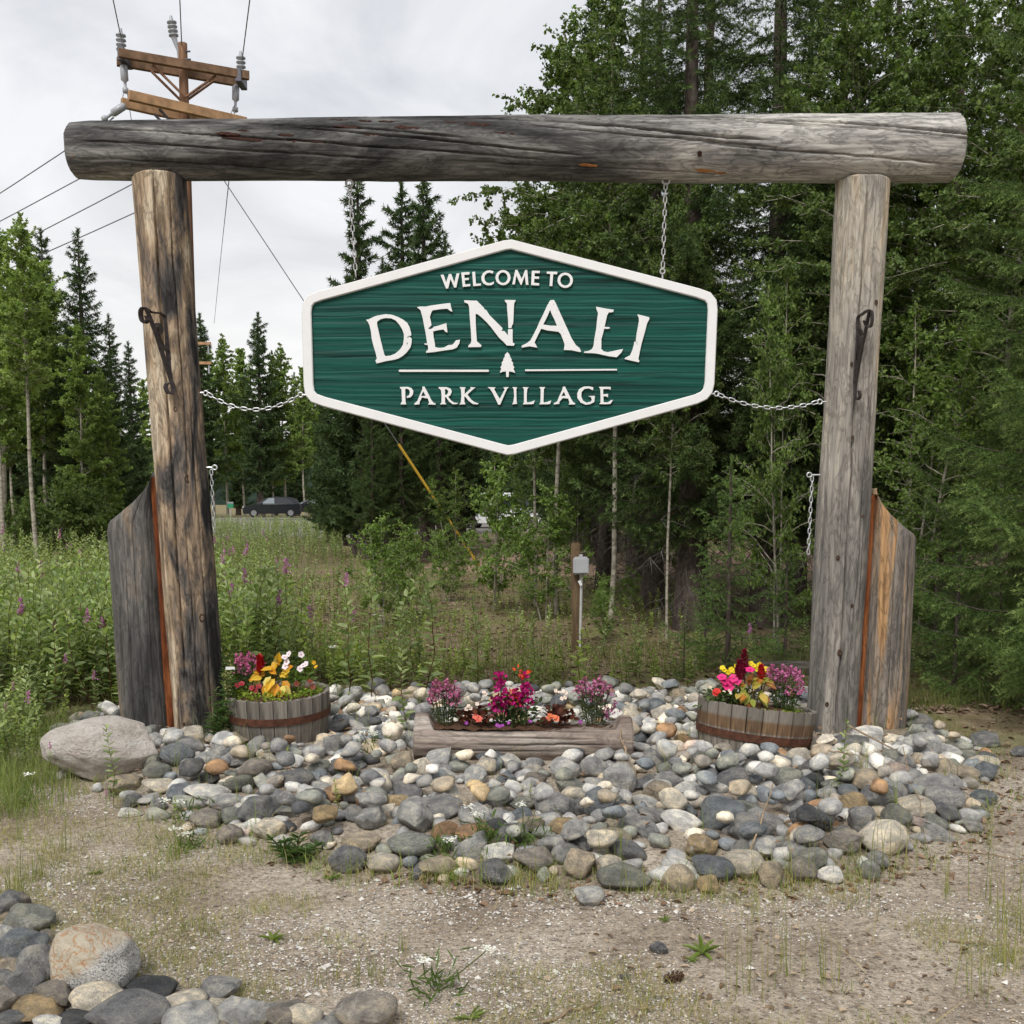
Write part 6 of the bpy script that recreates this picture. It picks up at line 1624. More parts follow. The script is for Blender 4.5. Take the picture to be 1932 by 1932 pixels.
# wooded ridge far away
def ridge():
    n = 260; xs = np.linspace(-700, 500, n); V, F = [], []
    hh = 16 + 22 * fbm2(xs * .006 + 3, xs * 0, 4, 4) + 2.5 * np.random.default_rng(1).random(n)
    for x, h in zip(xs, hh): V += [(x, 420, -1), (x, 420 + 40, h), (x, 620, h * .8)]
    for k in range(n - 1): a = 3 * k; F += [(a, a + 3, a + 4, a + 1), (a + 1, a + 4, a + 5, a + 2)]
    o = link('hills', pymesh('hills', V, F), plain('far_woods', (.016, .026, .019), .95, .05, var=.6, scale=.15)); tag(o, 'low dark wooded ridge on the horizon', kind='structure')
ridge()
# ground litter: fallen log, dark stump
fl = unp(1462, 1226, 9.6)
gg = log_geo(1.35, lambda s: np.interp(s, [0, .6, 1.35], [.055, .07, .06]), 40, 40, [(rad(240), .1, 0, 1.3, .006, .015)], .012, 61)
o = gg.obj('fallen_log', log_wood('grey_deadwood', [(.3, (.07, .06, .052)), (.55, (.16, .14, .12)), (.8, (.27, .24, .20))], (4, 4, .8), .4, None, 3.3, .3), None, True)
x0_ = fx(1395, 9.7); o.matrix_world = frame_mat((x0_, 9.75, gz(x0_, 9.75) + .06), (x0_ + 1.2, 9.5, gz(x0_ + 1.2, 9.5) + .06), (0, 1, 0)); tag(o, 'grey fallen log on the forest floor behind the right tub', 'log')
me, _, _ = rock_mesh(301, 4, 1.0); me.materials.append(plain('charred_wood', (.022, .02, .02), .8, .2, var=.5, scale=4, bump=.4))
o = link('charred_block', me); p = atz(1003, 1068, .0); o.location = (p.x, p.y, .16); o.scale = (.26, .2, .17); o.rotation_euler = (0, 0, .3); tag(o, 'black charred block on the ground under the sign', 'block')

# ================================================================== UNDERGROWTH
RW = np.random.default_rng(21)
M_WEED = leaf_mat('weed_leaves', (1, 1, 1), .42, .5, .22, .3)
M_GRASS = leaf_mat('grass_blades', (1, 1, 1), .30, .55, .2, .25)
M_PETAL = leaf_mat('petals', (1, 1, 1), .20, .55, .08, .3)
def weed_arrays(seed, h, nl, ll, lw, col0, col1, stemc=(.13, .06, .035), flower=None, nar=False):
    """one leafy stalk with branches; returns Geo"""
    r_ = np.random.default_rng(seed); g = Geo()
    n = 6; z = np.linspace(0, h, n); b = np.cumsum(r_.normal(size=(n, 2)) * .025 * h, 0); b -= b[0]
    P = np.stack([b[:, 0], b[:, 1], z], 1); g.tube(P, np.linspace(.0045, .002, n), 4, stemc, cap=False)
    tv = np.linspace(.12, 1.0, nl); az = np.arange(nl) * 2.4 + r_.normal(size=nl) * .4
    p = np.stack([np.interp(tv, z / h, P[:, i]) for i in range(3)], 1)
    d = np.stack([np.cos(az), np.sin(az), .35 + .9 * tv ** 3 + r_.normal(size=nl) * .25], 1)
    sz = (.6 + .6 * np.sin(np.pi * (.15 + .8 * tv))) * r_.uniform(.75, 1.2, nl)
    mv = r_.random((nl, 1)); c = np.array(col0) * (1 - mv) + np.array(col1) * mv
    c = c * (.8 + .35 * tv[:, None])
    g.leaves(p, d, np.tile([0, 0, 1.0], (nl, 1)) + r_.normal(size=(nl, 3)) * .35, ll * sz, lw * sz, c, .16, curl=.16)
    if flower is not None:
        m_ = 40; fz = r_.random(m_); q_ = P[-1] + np.stack([r_.normal(size=m_) * .016 * (1.2 - fz), r_.normal(size=m_) * .016 * (1.2 - fz), (fz - .15) * .16], 1)
        g.leaves(q_, r_.normal(size=(m_, 3)) + np.array([0, 0, .2]), r_.normal(size=(m_, 3)), .030, .024, np.array(flower) * r_.uniform(.7, 1.2, (m_, 1)), .1)
    return g
SAGE0, SAGE1 = (.16, .225, .085), (.38, .45, .215)
LIME0, LIME1 = (.17, .235, .055), (.37, .45, .135)
WG = []
for k in range(5): WG.append(weed_arrays(200 + k, RW.uniform(.75, 1.1), 34, .095, .042, SAGE0, SAGE1))
for k in range(3): WG.append(weed_arrays(210 + k, RW.uniform(.45, .7), 24, .07, .042, LIME0, LIME1))
for k in range(2): WG.append(weed_arrays(220 + k, RW.uniform(.8, 1.0), 44, .085, .016, SAGE0, SAGE1, flower=(.52, .22, .50)))
Geo.simple = True
_st = RW.bit_generator.state
WG2 = [weed_arrays(200 + k, .92, 26, .10, .046, SAGE0, SAGE1) for k in range(5)] + [weed_arrays(210 + k, .58, 20, .075, .046, LIME0, LIME1) for k in range(3)] + [weed_arrays(220 + k, .9, 30, .09, .018, SAGE0, SAGE1, flower=(.52, .22, .50)) for k in range(2)]
Geo.simple = False
WA2 = [(np.concatenate(w.v), np.concatenate(w.c), [(l, n) for l, n in zip(w.l, w.n)]) for w in WG2]
WA = [(np.concatenate(w.v), np.concatenate(w.c), [(l, n) for l, n in zip(w.l, w.n)]) for w in WG]
def scatter(geo, items, pts, scales, tint=None):
    for (x, y), s, k in zip(pts, scales, items):
        V, C, LN = (WA if y < 12.5 else WA2)[k]; a = RW.uniform(0, 6.28); ca, sa = math.cos(a), math.sin(a)
        z = gz(x, y); tl = RW.normal(size=2) * .10
        W = np.stack([V[:, 0] * ca - V[:, 1] * sa + tl[0] * V[:, 2], V[:, 0] * sa + V[:, 1] * ca + tl[1] * V[:, 2], V[:, 2]], 1) * s + np.array([x, y, z])
        br = RW.uniform(.75, 1.2) * (np.array(tint) if tint else np.array([1, 1, 1]))
        b = geo.nv; geo.v.append(W); geo.c.append(C * br); geo.nv += len(W)
        for l, n in LN:
            geo.l.append(l + b); geo.n.append(n); geo.m.append(np.zeros(len(n), int))
wg = Geo(); pts, it, sc_ = [], [], []
def dens(x, y):
    """how thick the weeds stand, 0..1"""
    u = 966 + FPX * x / (y * CP + CZ * SP)
    d = 0
    if y > 7.6:
        if u < 520: d = 1.0
        elif u < 800: d = .9 if y < 9.4 else .45
        elif u < 1130: d = .50 if y < 8.8 else .17
        elif u < 1330: d = .10 if y < 10 else .16
        else: d = .03
        if y > 11: d *= .65
        if 9.6 < y < 12.0 and 640 < u < 1000: d *= .5
    elif y > 6.6 and u < 250: d = .8
    elif y > 5.9 and u < 60: d = .35
    n = float(vn2(x * .7, y * .7, 31)); return d * (.35 + 1.1 * n)
tries = 0
while len(pts) < 2500 and tries < 80000:
    tries += 1
    y = 5.6 + 26 * RW.random() ** 2.1; x = fx(RW.uniform(-160, 1800), y)
    if RW.random() > dens(x, y): continue
    if poly_sd(x, y, BED)[0] > -.12: continue
    u = 966 + FPX * x / y
    lime = RW.random() < (.3 if u < 560 else .55)
    k = int(RW.integers(5, 8)) if lime else (int(RW.integers(8, 10)) if RW.random() < .06 else int(RW.integers(0, 5)))
    tall = 1.0 if u < 560 else (.85 if u < 860 else .6)
    if y > 14 and 430 < u < 640: tall *= .8
    if u > 640 and y > 10: tall *= .8
    if y < 7.6: tall *= .5
    pts.append((x, y)); it.append(k); sc_.append(RW.uniform(.6, 1.08) * tall)
for _ in range(800):
    y = RW.uniform(26, 64); x = fx(RW.uniform(385, 650) if RW.random() < .8 else RW.uniform(-60, 240), y)
    pts.append((x, y)); it.append(int(RW.integers(0, 5))); sc_.append(RW.uniform(.6, .92))
for _ in range(650):
    y = 8.0 + 8 * RW.random() ** 1.3; x = fx(RW.uniform(540, 1330), y)
    if poly_sd(x, y, BED)[0] > -.1 or float(vn2(x * .8, y * .8, 44)) < .45: continue
    pts.append((x, y)); it.append(int(RW.integers(5, 8))); sc_.append(RW.uniform(.3, .62))
scatter(wg, it, pts, sc_)
o = wg.obj('undergrowth', M_WEED); tag(o, 'mass of willowherb and leafy weeds filling the field behind the gateway', 'weeds', None, 'stuff')

# foremost single weeds: things of their own
WM = [w.mesh('weed', M_WEED) for w in WG]
def weed(k, u, v, h_px, label, rz=0.0, cat='weed', group='single weeds', lift=0.0):
    p = atz(u, v, .05)
    for _ in range(3): p = atz(u, v, gz(p.x, p.y) + lift)
    hm = max(np.concatenate(WG[k].v)[:, 2]); s = h_px / FPX * p.y / hm
    o = link('weed_plant', WM[k]); o.location = p; o.scale = (s,) * 3; o.rotation_euler = (0, 0, rz); return tag(o, label, cat, group)
for (k, u, v, h, lb) in [(0, 215, 1525, 170, 'dark-stemmed leafy weed before the pink boulder'), (5, 640, 1535, 70, 'leafy sprig among the stones left of centre'), (1, 1592, 1500, 150, 'slim red-stemmed sapling among the stones before the right post'), (8, 200, 1560, 75, 'fireweed with mauve bloom at the left tip of the bed'),
                         (2, 765, 1400, 190, 'leafy sapling at the left end of the log planter'), (8, 35, 1390, 110, 'mauve fireweed at the left edge'), (9, 185, 1380, 120, 'mauve fireweed left of the left slab'), (8, 20, 1430, 110, 'low mauve fireweed in the left edge grass'), (9, 95, 1490, 95, 'mauve fireweed on the sand left of the pink boulder'), (6, 330, 1560, 60, 'short leafy sprig at the front left corner of the bed'), (5, 470, 1455, 55, 'leafy sprig before the left tub'), (7, 545, 1450, 45, 'small leafy sprig right of the left tub foot'), (6, 1000, 1520, 50, 'small leafy sprig in the middle of the bed'), (5, 1690, 1560, 60, 'leafy sprig near the right end of the bed'),
                         (8, 432, 1290, 200, 'fireweed with mauve bloom right of the left post'), (9, 547, 1240, 190, 'fireweed with mauve bloom behind the left tub'), (6, 1090, 1330, 150, 'tall weed stalk under the meter box'), (0, 700, 1330, 260, 'tall sage weed right of the left tub'), (3, 800, 1320, 230, 'tall sage weed behind the log planter'), (1, 900, 1310, 190, 'sage weed behind the magenta snapdragons'), (4, 655, 1330, 240, 'sage weed against the left tub rim'), (2, 1000, 1310, 160, 'thin sage weed behind the planter right half')]:
    weed(k, u, v, h, lb, RW.uniform(0, 6))
# narrow-leaved weeds by the left tub
def narrow_weed(u, v, h_px, label, nbr=3, bloom=False, seed=0):
    r_ = np.random.default_rng(seed); p = atz(u, v, .05)
    for _ in range(3): p = atz(u, v, gz(p.x, p.y))
    h = h_px / FPX * p.y; g = Geo()
    for b in range(nbr):
        n = 5; z = np.linspace(0, h * r_.uniform(.7, 1), n); off = r_.normal(size=2) * .05; P = np.stack([off[0] * np.linspace(0, 1.6, n), off[1] * np.linspace(0, 1.6, n), z], 1)
        g.tube(P, np.linspace(.004, .002, n), 4, (.12, .13, .05), cap=False)
        m_ = 46; t = r_.uniform(.1, 1, m_); q_ = np.stack([np.interp(t * z[-1], z, P[:, i]) for i in range(3)], 1); az = r_.uniform(0, 6.28, m_)
        d = np.stack([np.cos(az), np.sin(az), .5 + r_.normal(size=m_) * .3], 1)
        g.leaves(q_, d, np.tile([0, 0, 1.], (m_, 1)), .085 * (1.1 - .6 * t), .011, np.array((.085, .15, .045)) * r_.uniform(.75, 1.3, (m_, 1)), .1, curl=.2)
        if bloom:
            m_ = 40; t = r_.uniform(.55, 1.05, m_); q_ = np.stack([np.interp(np.minimum(t, 1) * z[-1], z, P[:, i]) for i in range(3)], 1) + r_.normal(size=(m_, 3)) * .008
            g.leaves(q_, r_.normal(size=(m_, 3)), r_.normal(size=(m_, 3)), .012, .011, np.array((.40, .38, .17)) * r_.uniform(.8, 1.2, (m_, 1)), .1)
    o = g.obj('weed_plant', M_WEED); o.location = p; tag(o, label, 'weed', 'single weeds')
narrow_weed(402, 1400, 105, 'bushy narrow-leaved weed between the left post and the left tub', 4, False, 1)
narrow_weed(440, 1398, 165, 'tall narrow-leaved weed with yellowish buds before the left tub', 4, True, 2)
narrow_weed(478, 1402, 90, 'short narrow-leaved weed before the left tub hoop', 3, False, 3)
narrow_weed(424, 1385, 150, 'yellow-budded weed by the left post edge', 2, True, 4)
narrow_weed(555, 1628, 60, 'low feathery weed at the lower left edge of the bed', 4, False, 5)
# yarrow with white heads
def yarrow(u, v, h_px, heads, label, seed=0):
    r_ = np.random.default_rng(seed + 50); p = atz(u, v, .02)
    for _ in range(3): p = atz(u, v, gz(p.x, p.y))
    t = empty('yarrow_plant', p, (0, 0, 0), label, 'yarrow', 'white yarrow plants'); g = Geo(); hm = h_px / FPX * p.y; f = Geo()
    for k in range(heads):
        top = np.array([r_.normal() * .06, r_.normal() * .05, hm * r_.uniform(.75, 1)]); P = [np.zeros(3), top * .5 + r_.normal(size=3) * .01, top]; g.tube(P, .0022, 4, (.14, .17, .06), cap=False)
        m_ = 34; q_ = top + np.stack([r_.normal(size=m_) * .016, r_.normal(size=m_) * .016, r_.random(m_) * .006], 1)
        f = Geo(); f.leaves(q_, r_.normal(size=(m_, 3)) * np.array([1, 1, .2]), np.tile([0, 0, 1.], (m_, 1)), .010, .011, np.array((.82, .82, .78)) * r_.uniform(.9, 1.08, (m_, 1)), .05); f.obj('flower_head', M_PETAL, t)
    m_ = 90; q_ = np.stack([r_.normal(size=m_) * .05, r_.normal(size=m_) * .05, r_.random(m_) ** 2 * hm * .6], 1); g.leaves(q_, r_.normal(size=(m_, 3)) + np.array([0, 0, .4]), r_.normal(size=(m_, 3)), .06, .007, np.array((.10, .16, .04)) * r_.uniform(.7, 1.3, (m_, 1)), .05)
    g.obj('leaves', M_WEED, t)
for (u, v, h, n, lb, s) in [(355, 1545, 45, 2, 'white yarrow at the left end of the bed', 1), (360, 1600, 42, 3, 'white yarrow on the sand below the left end of the bed', 2), (705, 1420, 50, 4, 'white yarrow left of the log planter', 3), (925, 1600, 90, 1, 'tall single white yarrow in front of the planter', 4), (830, 1610, 60, 1, 'white yarrow left of centre in the bed', 5), (905, 1590, 70, 1, 'second white yarrow below the planter', 6), (46, 1520, 62, 1, 'white yarrow at the left edge of the sand', 7), (1000, 1600, 105, 1, 'white yarrow leaning right of centre', 8), (640, 1330, 140, 1, 'white yarrow behind the left tub', 9), (130, 1320, 90, 2, 'white yarrow in the weeds left of the slab', 10), (820, 1870, 90, 2, 'feathery weed with a white fleck in the middle foreground', 11), (720, 1215, 60, 2, 'white yarrow in the field behind the left tub', 12)]:
    yarrow(u, v, h, n, lb, s)
# dandelion-like rosettes on the sand
def rosette(u, v, w_px, label, seed):
    r_ = np.random.default_rng(seed + 90); p = atz(u, v, .0)
    for _ in range(3): p = atz(u, v, gz(p.x, p.y))
    L = w_px / FPX * p.y / 2; n = 9; az = np.arange(n) * 2.4 + r_.random(n); g = Geo()
    g.leaves(np.tile([0, 0, .004], (n, 1)) * 1.0, np.stack([np.cos(az), np.sin(az), r_.uniform(.25, 1.1, n)], 1), np.tile([0, 0, 1.], (n, 1)), L * r_.uniform(.8, 1.3, n), L * .26, np.array((.16, .22, .045)) * r_.uniform(.75, 1.25, (n, 1)), .15, curl=.35)
    o = g.obj('rosette_weed', M_WEED); o.location = p; tag(o, label, 'weed', 'leafy rosettes on the sand')
for (u, v, w, lb) in [(515, 1775, 52, 'bright green rosette in the left middle of the sand'), (1325, 1800, 70, 'flat green rosette right of centre on the sand'), (843, 1655, 70, 'green rosette at the front edge of the bed below the planter'), (888, 1926, 60, 'green rosette at the bottom edge'), (1000, 1640, 56, 'upright green rosette on the lower edge of the bed'), (180, 1650, 30, 'small rosette left on the sand'), (1255, 1738, 26, 'small rosette near the lone pale stone'), (625, 1660, 40, 'small rosette under the left part of the bed edge'), (1620, 1330 + 200, 30, 'small rosette among the right stones'), (1305, 1815, 30, 'grey-green little rosette right of centre')]:
    rosette(u, v, w, lb, u)

# grasses: one mass
gr = Geo()
def blades(n, xs, ys, h0, h1, w, c0, c1, lean=.35):
    z = ground(xs, ys); az = RW.uniform(0, 6.28, n); L = RW.uniform(h0, h1, n); d = np.stack([np.cos(az), np.sin(az)], 1) * (lean * RW.random(n) * L)[:, None]
    b = np.stack([xs, ys, z - .005], 1); m1 = b + np.concatenate([d * .3, (L * .55)[:, None]], 1); t = b + np.concatenate([d * 1.2, (L * (1 - .25 * lean * RW.random(n)))[:, None]], 1)
    fa = RW.uniform(0, 6.28, n); sd = np.stack([np.cos(fa), np.sin(fa), np.zeros(n)], 1) * (w * RW.uniform(.7, 1.3, n))[:, None]
    V = np.stack([b - sd, b + sd, m1 + sd * .7, t, m1 - sd * .7], 1).reshape(-1, 3); o_ = np.arange(n)[:, None] * 5
    mv = RW.random((n, 1)); c = np.array(c0) * (1 - mv) + np.array(c1) * mv
    gr.add(V, o_ + np.array([[0, 1, 2, 4]]), np.repeat(c, 5, 0)); bb_ = gr.nv - len(V); ff = (o_ + np.array([[4, 2, 3]])) + bb_
    gr.l.append(ff.ravel()); gr.n.append(np.full(n, 3, int)); gr.m.append(np.zeros(n, int))
def tufts(n, cx, cy, per, rad_, h0, h1, w, c0, c1, lean=.5):
    xs = np.repeat(cx, per) + RW.normal(size=n * per) * rad_; ys = np.repeat(cy, per) + RW.normal(size=n * per) * rad_
    blades(n * per, xs, ys, h0, h1, w, c0, c1, lean)
G0, G1, Y0, Y1 = (.14, .20, .045), (.28, .34, .10), (.33, .30, .11), (.48, .41, .21)
# sand in front: patchy, short, half dry
n = 2000; cy = RW.uniform(2.75, 5.6, n); cx = fx(RW.uniform(-40, 1970, n), cy); k = (fbm2(cx * 1.1, cy * 1.1, 77, 3) > .51) & (poly_sd(cx, cy, BED) < -.02)
cx, cy = cx[k], cy[k]; tufts(len(cx), cx, cy, 18, .05, .015, .055, .0012, G0, Y0, .9); tufts(len(cx), cx, cy, 14, .07, .02, .075, .0010, Y0, Y1, 1.6)
n = 200; th = RW.uniform(0, len(BED), n); i0 = th.astype(int) % len(BED); f = (th - th.astype(int))[:, None]; ep = BED[i0] * (1 - f) + BED[(i0 + 1) % len(BED)] * f + RW.normal(size=(n, 2)) * .07
tufts(n, ep[:, 0], ep[:, 1], 9, .045, .03, .15, .0016, G0, G1, 1.3); tufts(n, ep[:, 0], ep[:, 1], 8, .05, .04, .13, .0012, Y0, Y1, 1.1)
n = 110; cx = RW.uniform(lo[0], hi[0], n); cy = RW.uniform(lo[1], hi[1], n); tufts(n, cx, cy, 6, .025, .12, .28, .0016, G0, G1, .5)
# tall stems at the right foreground
for (u, v, nn_, hh) in [(1490, 1690, 6, .42), (1540, 1680, 5, .5), (1615, 1720, 5, .5), (1660, 1650, 9, .4), (1700, 1640, 8, .42), (1780, 1690, 8, .5), (1850, 1700, 6, .5), (1480, 1840, 12, .42), (1410, 1890, 14, .4), (1560, 1860, 10, .3), (1840, 1880, 12, .35), (1890, 1820, 7, .55), (1930, 1750, 8, .55), (1860, 1600, 6, .45), (1420, 1740, 6, .36), (960, 1690, 8, .25), (1050, 1680, 7, .2), (670, 1660, 7, .22), (840, 1680, 9, .25), (20, 1700, 30, .25), (60, 1660, 24, .2), (120, 1600, 12, .22), (330, 1620, 26, .16), (1010, 1695, 16, .16), (1190, 1690, 16, .2), (1330, 1700, 10, .2), (400, 1760, 14, .1), (700, 1850, 18, .14), (620, 1850, 22, .1), (760, 1800, 14, .12)]:
    p = atz(u, v); xs = p.x + RW.normal(size=nn_) * .035; ys = p.y + RW.normal(size=nn_) * .035; blades(nn_, xs, ys, hh * .5, hh, .0016, G0, Y0, .22)
    xs = p.x + RW.normal(size=14) * .05; ys = p.y + RW.normal(size=14) * .05; blades(14, xs, ys, .03, .10, .0013, G0, Y1, 1.0)
# long dry straws lying about
n = 90; cy = RW.uniform(2.8, 5.4, n); cx = fx(RW.uniform(0, 1950, n), cy); az = RW.uniform(0, 3.14, n); L = RW.uniform(.10, .38, n); z = ground(cx, cy) + .012
e = np.stack([np.cos(az) * L, np.sin(az) * L, RW.uniform(-.01, .06, n)], 1); b = np.stack([cx, cy, z], 1); sd = np.stack([-np.sin(az), np.cos(az), np.zeros(n)], 1) * .0016
gr.polys(np.stack([b - sd, b + sd, b + e + sd * .5, b + e - sd * .5], 1), np.array((.42, .34, .19)) * RW.uniform(.6, 1.2, (n, 1)))
# left verge and the field floor
n = 2600; cy = RW.uniform(5.2, 9.5, n); cx = fx(RW.uniform(-120, 480, n), cy); k = poly_sd(cx, cy, BED) < .03; uu = 966 + FPX * cx / cy
k &= (cy > 6.3) | (uu < 120 - (6.3 - cy) * 40); cx, cy = cx[k], cy[k]; k = vn2(cx * 1.7, cy * 1.7, 91) > .35; cx, cy = cx[k], cy[k]; tufts(len(cx), cx, cy, 8, .06, .06, .24, .0018, G0, (.30, .33, .12), .6)
n = 3800; cy = 8.0 + 14 * RW.random(n) ** 1.6; cx = fx(RW.uniform(300, 1960, n), cy); k = (vn2(cx * .9, cy * .9, 12) > .42) & (poly_sd(cx, cy, BED) < -.05); cx, cy = cx[k], cy[k]
tufts(len(cx), cx, cy, 9, .09, .05, .20, .0028, (.07, .10, .025), (.19, .19, .065), .7)
o = gr.obj('grass', M_GRASS); tag(o, 'thin patchy grass, green and straw-yellow', 'grass', None, 'stuff')
# pale gravel grit, leaf litter
pg = Geo(); n = 80000
cy = 2.7 + 3.4 * RW.random(n) ** 1.1; cx = fx(RW.uniform(-60, 1990, n), cy); msk = fbm2(cx * 1.1 + 3, cy * 1.6, 61, 4); k = (RW.random(n) < sstep(.42, .62, msk + .10 * (cx > .3) * (cy < 4.6)) * .9 + .06) & (poly_sd(cx, cy, BED) < -.03)
cx, cy = cx[k], cy[k]; n = len(cx); r = RW.uniform(.0018, .0050, n) * (1 + 1.3 * (RW.random(n) < .03)); z = ground(cx, cy) + r * .4; c0 = np.stack([cx, cy, z], 1)
octv = np.array([(1, 0, 0), (-1, 0, 0), (0, 1, 0), (0, -1, 0), (0, 0, 1), (0, 0, -1)], float); octf = np.array([(0, 2, 4), (2, 1, 4), (1, 3, 4), (3, 0, 4)])
V = c0[:, None] + (octv[None] + RW.normal(size=(n, 6, 3)) * .25) * r[:, None, None] * np.array([1.2, 1.0, .8]); F = (np.arange(n)[:, None, None] * 6 + octf[None]).reshape(-1, 3)
tone = RW.random(n); c = np.where((tone < .5)[:, None], np.array((.58, .555, .51)), np.where((tone < .84)[:, None], np.array((.30, .27, .24)), np.array((.45, .36, .27)))) * RW.uniform(.75, 1.15, (n, 1))
pg.add(V.reshape(-1, 3), F, np.repeat(c, 6, 0)); o = pg.obj('gravel_grit', attr_mat('gravel_grit', .8, .2, .1)); tag(o, 'white and grey grit strewn over the sand', 'gravel', None, 'stuff')
lg = Geo()
def litter(n, cx, cy, s0, s1, c0, c1):
    z = ground(cx, cy) + .006; az = RW.uniform(0, 6.28, n); d = np.stack([np.cos(az), np.sin(az), RW.normal(size=n) * .25], 1); mv = RW.random((n, 1)); c = np.array(c0) * (1 - mv) + np.array(c1) * mv
    L = RW.uniform(s0, s1, n); d[:, 2] += RW.random(n) * .5; lg.leaves(np.stack([cx, cy, z], 1), d, np.stack([RW.normal(size=n) * .3, RW.normal(size=n) * .3, np.ones(n)], 1), L, L * RW.uniform(.3, .7, n), c, .25, curl=.35)
n = 620; cy = RW.uniform(2.8, 5.2, n); u_ = 966 + 1000 * RW.random(n) ** .55; cx = fx(u_, cy); k = (poly_sd(cx, cy, BED) < .1) & (RW.random(n) < sstep(.4, .65, vn2(cx * 2, cy * 2, 5)) + .08); litter(k.sum(), cx[k], cy[k], .010, .040, (.12, .075, .045), (.40, .32, .23))
n = 500; th = RW.uniform(3, 16, n); i0 = th.astype(int) % len(BED); f = (th - th.astype(int))[:, None]; ep = BED[i0] * (1 - f) + BED[(i0 + 1) % len(BED)] * f + RW.normal(size=(n, 2)) * .09; litter(n, ep[:, 0], ep[:, 1], .015, .05, (.11, .065, .038), (.30, .20, .13))
n = 1500; cx = RW.uniform(2.2, 5.2, n); cy = RW.uniform(4.3, 10, n); k = poly_sd(cx, cy, BED) < 0; litter(k.sum(), cx[k], cy[k], .02, .06, (.10, .06, .036), (.30, .21, .145))
n = 7000; cy = 7.8 + 16 * RW.random(n) ** 1.5; cx = fx(RW.uniform(480, 1960, n), cy); k = poly_sd(cx, cy, BED) < -.1; litter(k.sum(), cx[k], cy[k], .03, .085, (.085, .052, .032), (.30, .225, .165))
n = 420; cx = RW.uniform(lo[0], hi[0], n); cy = RW.uniform(lo[1], hi[1], n); k = poly_sd(cx, cy, BED) > .05; cx, cy = cx[k], cy[k]; litter(len(cx), cx, cy, .018, .05, (.11, .065, .038), (.36, .26, .17)); lg.v[-1][:, 2] += np.repeat(RW.uniform(.02, .09, len(cx)), 6)
o = lg.obj('leaf_litter', attr_mat('dry_leaves', .85, .15, .2)); tag(o, 'dry brown fallen leaves scattered on the ground', 'leaf litter', None, 'stuff')
# twigs, cone, lone pebbles
M_STICK = plain('dry_stick', (.26, .19, .125), .85, .15, var=.4, scale=30)
def stick(u0, v0, u1, v1, h0, h1, r, label, seed):
    a = atz(u0, v0, .0); b = atz(u1, v1, .0); a.z = gz(a.x, a.y) + h0; b.z = gz(b.x, b.y) + h1; r_ = np.random.default_rng(seed)
    P = np.array([np.array(a) + (np.array(b) - np.array(a)) * f + r_.normal(size=3) * .006 * (0 < f < 1) for f in np.linspace(0, 1, 7)]); org = P[0].copy(); g = Geo(); g.tube(P - org, np.linspace(r, r * .5, 7), 6); q0 = P[3] - org; g.tube([q0, q0 + r_.normal(size=3) * .03 + np.array([0, 0, .02])], [r * .5, r * .2], 4)
    o = g.obj('twig', M_STICK, None, True); o.location = org; tag(o, label, 'twig', 'dry twigs')
for k, (u0, v0, u1, v1, h0, h1, r, lb) in enumerate([(1182, 1480, 1170, 1455, .06, .22, .009, 'short pale twig standing among stones right of the log planter'), (1410, 1655, 1455, 1620, .02, .28, .005, 'thin forked twig on the lower right stones'), (1600, 1440, 1880, 1520, .16, .02, .006, 'long brown twig across the right end of the bed'), (1700, 1500, 1760, 1640, .2, .02, .003, 'pale straw stem over the right stones'), (1020, 1935, 1130, 1900, .01, .012, .006, 'brown twig on the sand at the bottom edge'), (300, 1455, 230, 1440, .02, .02, .004, 'dry stem beside the pink boulder'), (1390, 1500, 1560, 1490, .02, .02, .004, 'thin grey twig lying on the right stones'), (1800, 1610, 1932, 1630, .01, .01, .005, 'dark twig on the litter at the right edge'), (1560, 1505, 1620, 1512, .18, .16, .005, 'curved pale twig in the right half of the bed'), (1790, 1780, 1900, 1790, .01, .01, .004, 'dark twig on the sand at the far right')]):
    stick(u0, v0, u1, v1, h0, h1, r, lb, k)
p = atz(1270, 1860); g = Geo(); n = 46; t = np.arange(n) / n; az = np.arange(n) * 2.4; rr = .016 * np.sin(np.pi * (.12 + .84 * t)); c0 = np.stack([(t - .5) * .07, rr * .7 * np.cos(az), rr * .7 * np.sin(az)], 1); d = np.stack([np.full(n, .6), np.cos(az), np.sin(az)], 1)
g.leaves(c0, d, np.stack([np.full(n, -1.), np.cos(az), np.sin(az)], 1), .014, .014, np.tile((.07, .04, .025), (n, 1)), .1); g.tube([(-.035, 0, 0), (.035, 0, 0)], [.008, .006], 6, (.05, .03, .02)); o = g.obj('spruce_cone', attr_mat('cone', .8, .2)); o.location = (p.x, p.y, gz(p.x, p.y) + .015); o.rotation_euler = (0, 0, .4); tag(o, 'dark brown spruce cone on the sand', 'cone')
for (u, v, w, c, lb) in [(1243, 1800, 40, 'slate grey', 'flat dark slate chip beside a rosette on the sand'), (1178, 1852, 20, 'blue-grey', 'small blue-grey pebble on the sand'), (1242, 1893, 14, 'light grey', 'tiny pale pebble near the cone'), (1395, 1695, 16, 'light grey', 'pale pebble right of the lone stone'), (1100, 1705, 14, 'cream', 'tiny cream pebble by the lone pale stone')]:
    p = atz(u, v); r = w / FPX * p.y / 2; o = link('pebble', PROTO[int(u) % 12][0]); o.location = (p.x, p.y, gz(p.x, p.y) + r * .3); o.scale = (r, r * .8, r * .55); o.rotation_euler = (.1, .1, u); c_ = COLS[c]; o.color = (*c_, 1); tag(o, lb, 'pebble', 'single pebbles on the sand')

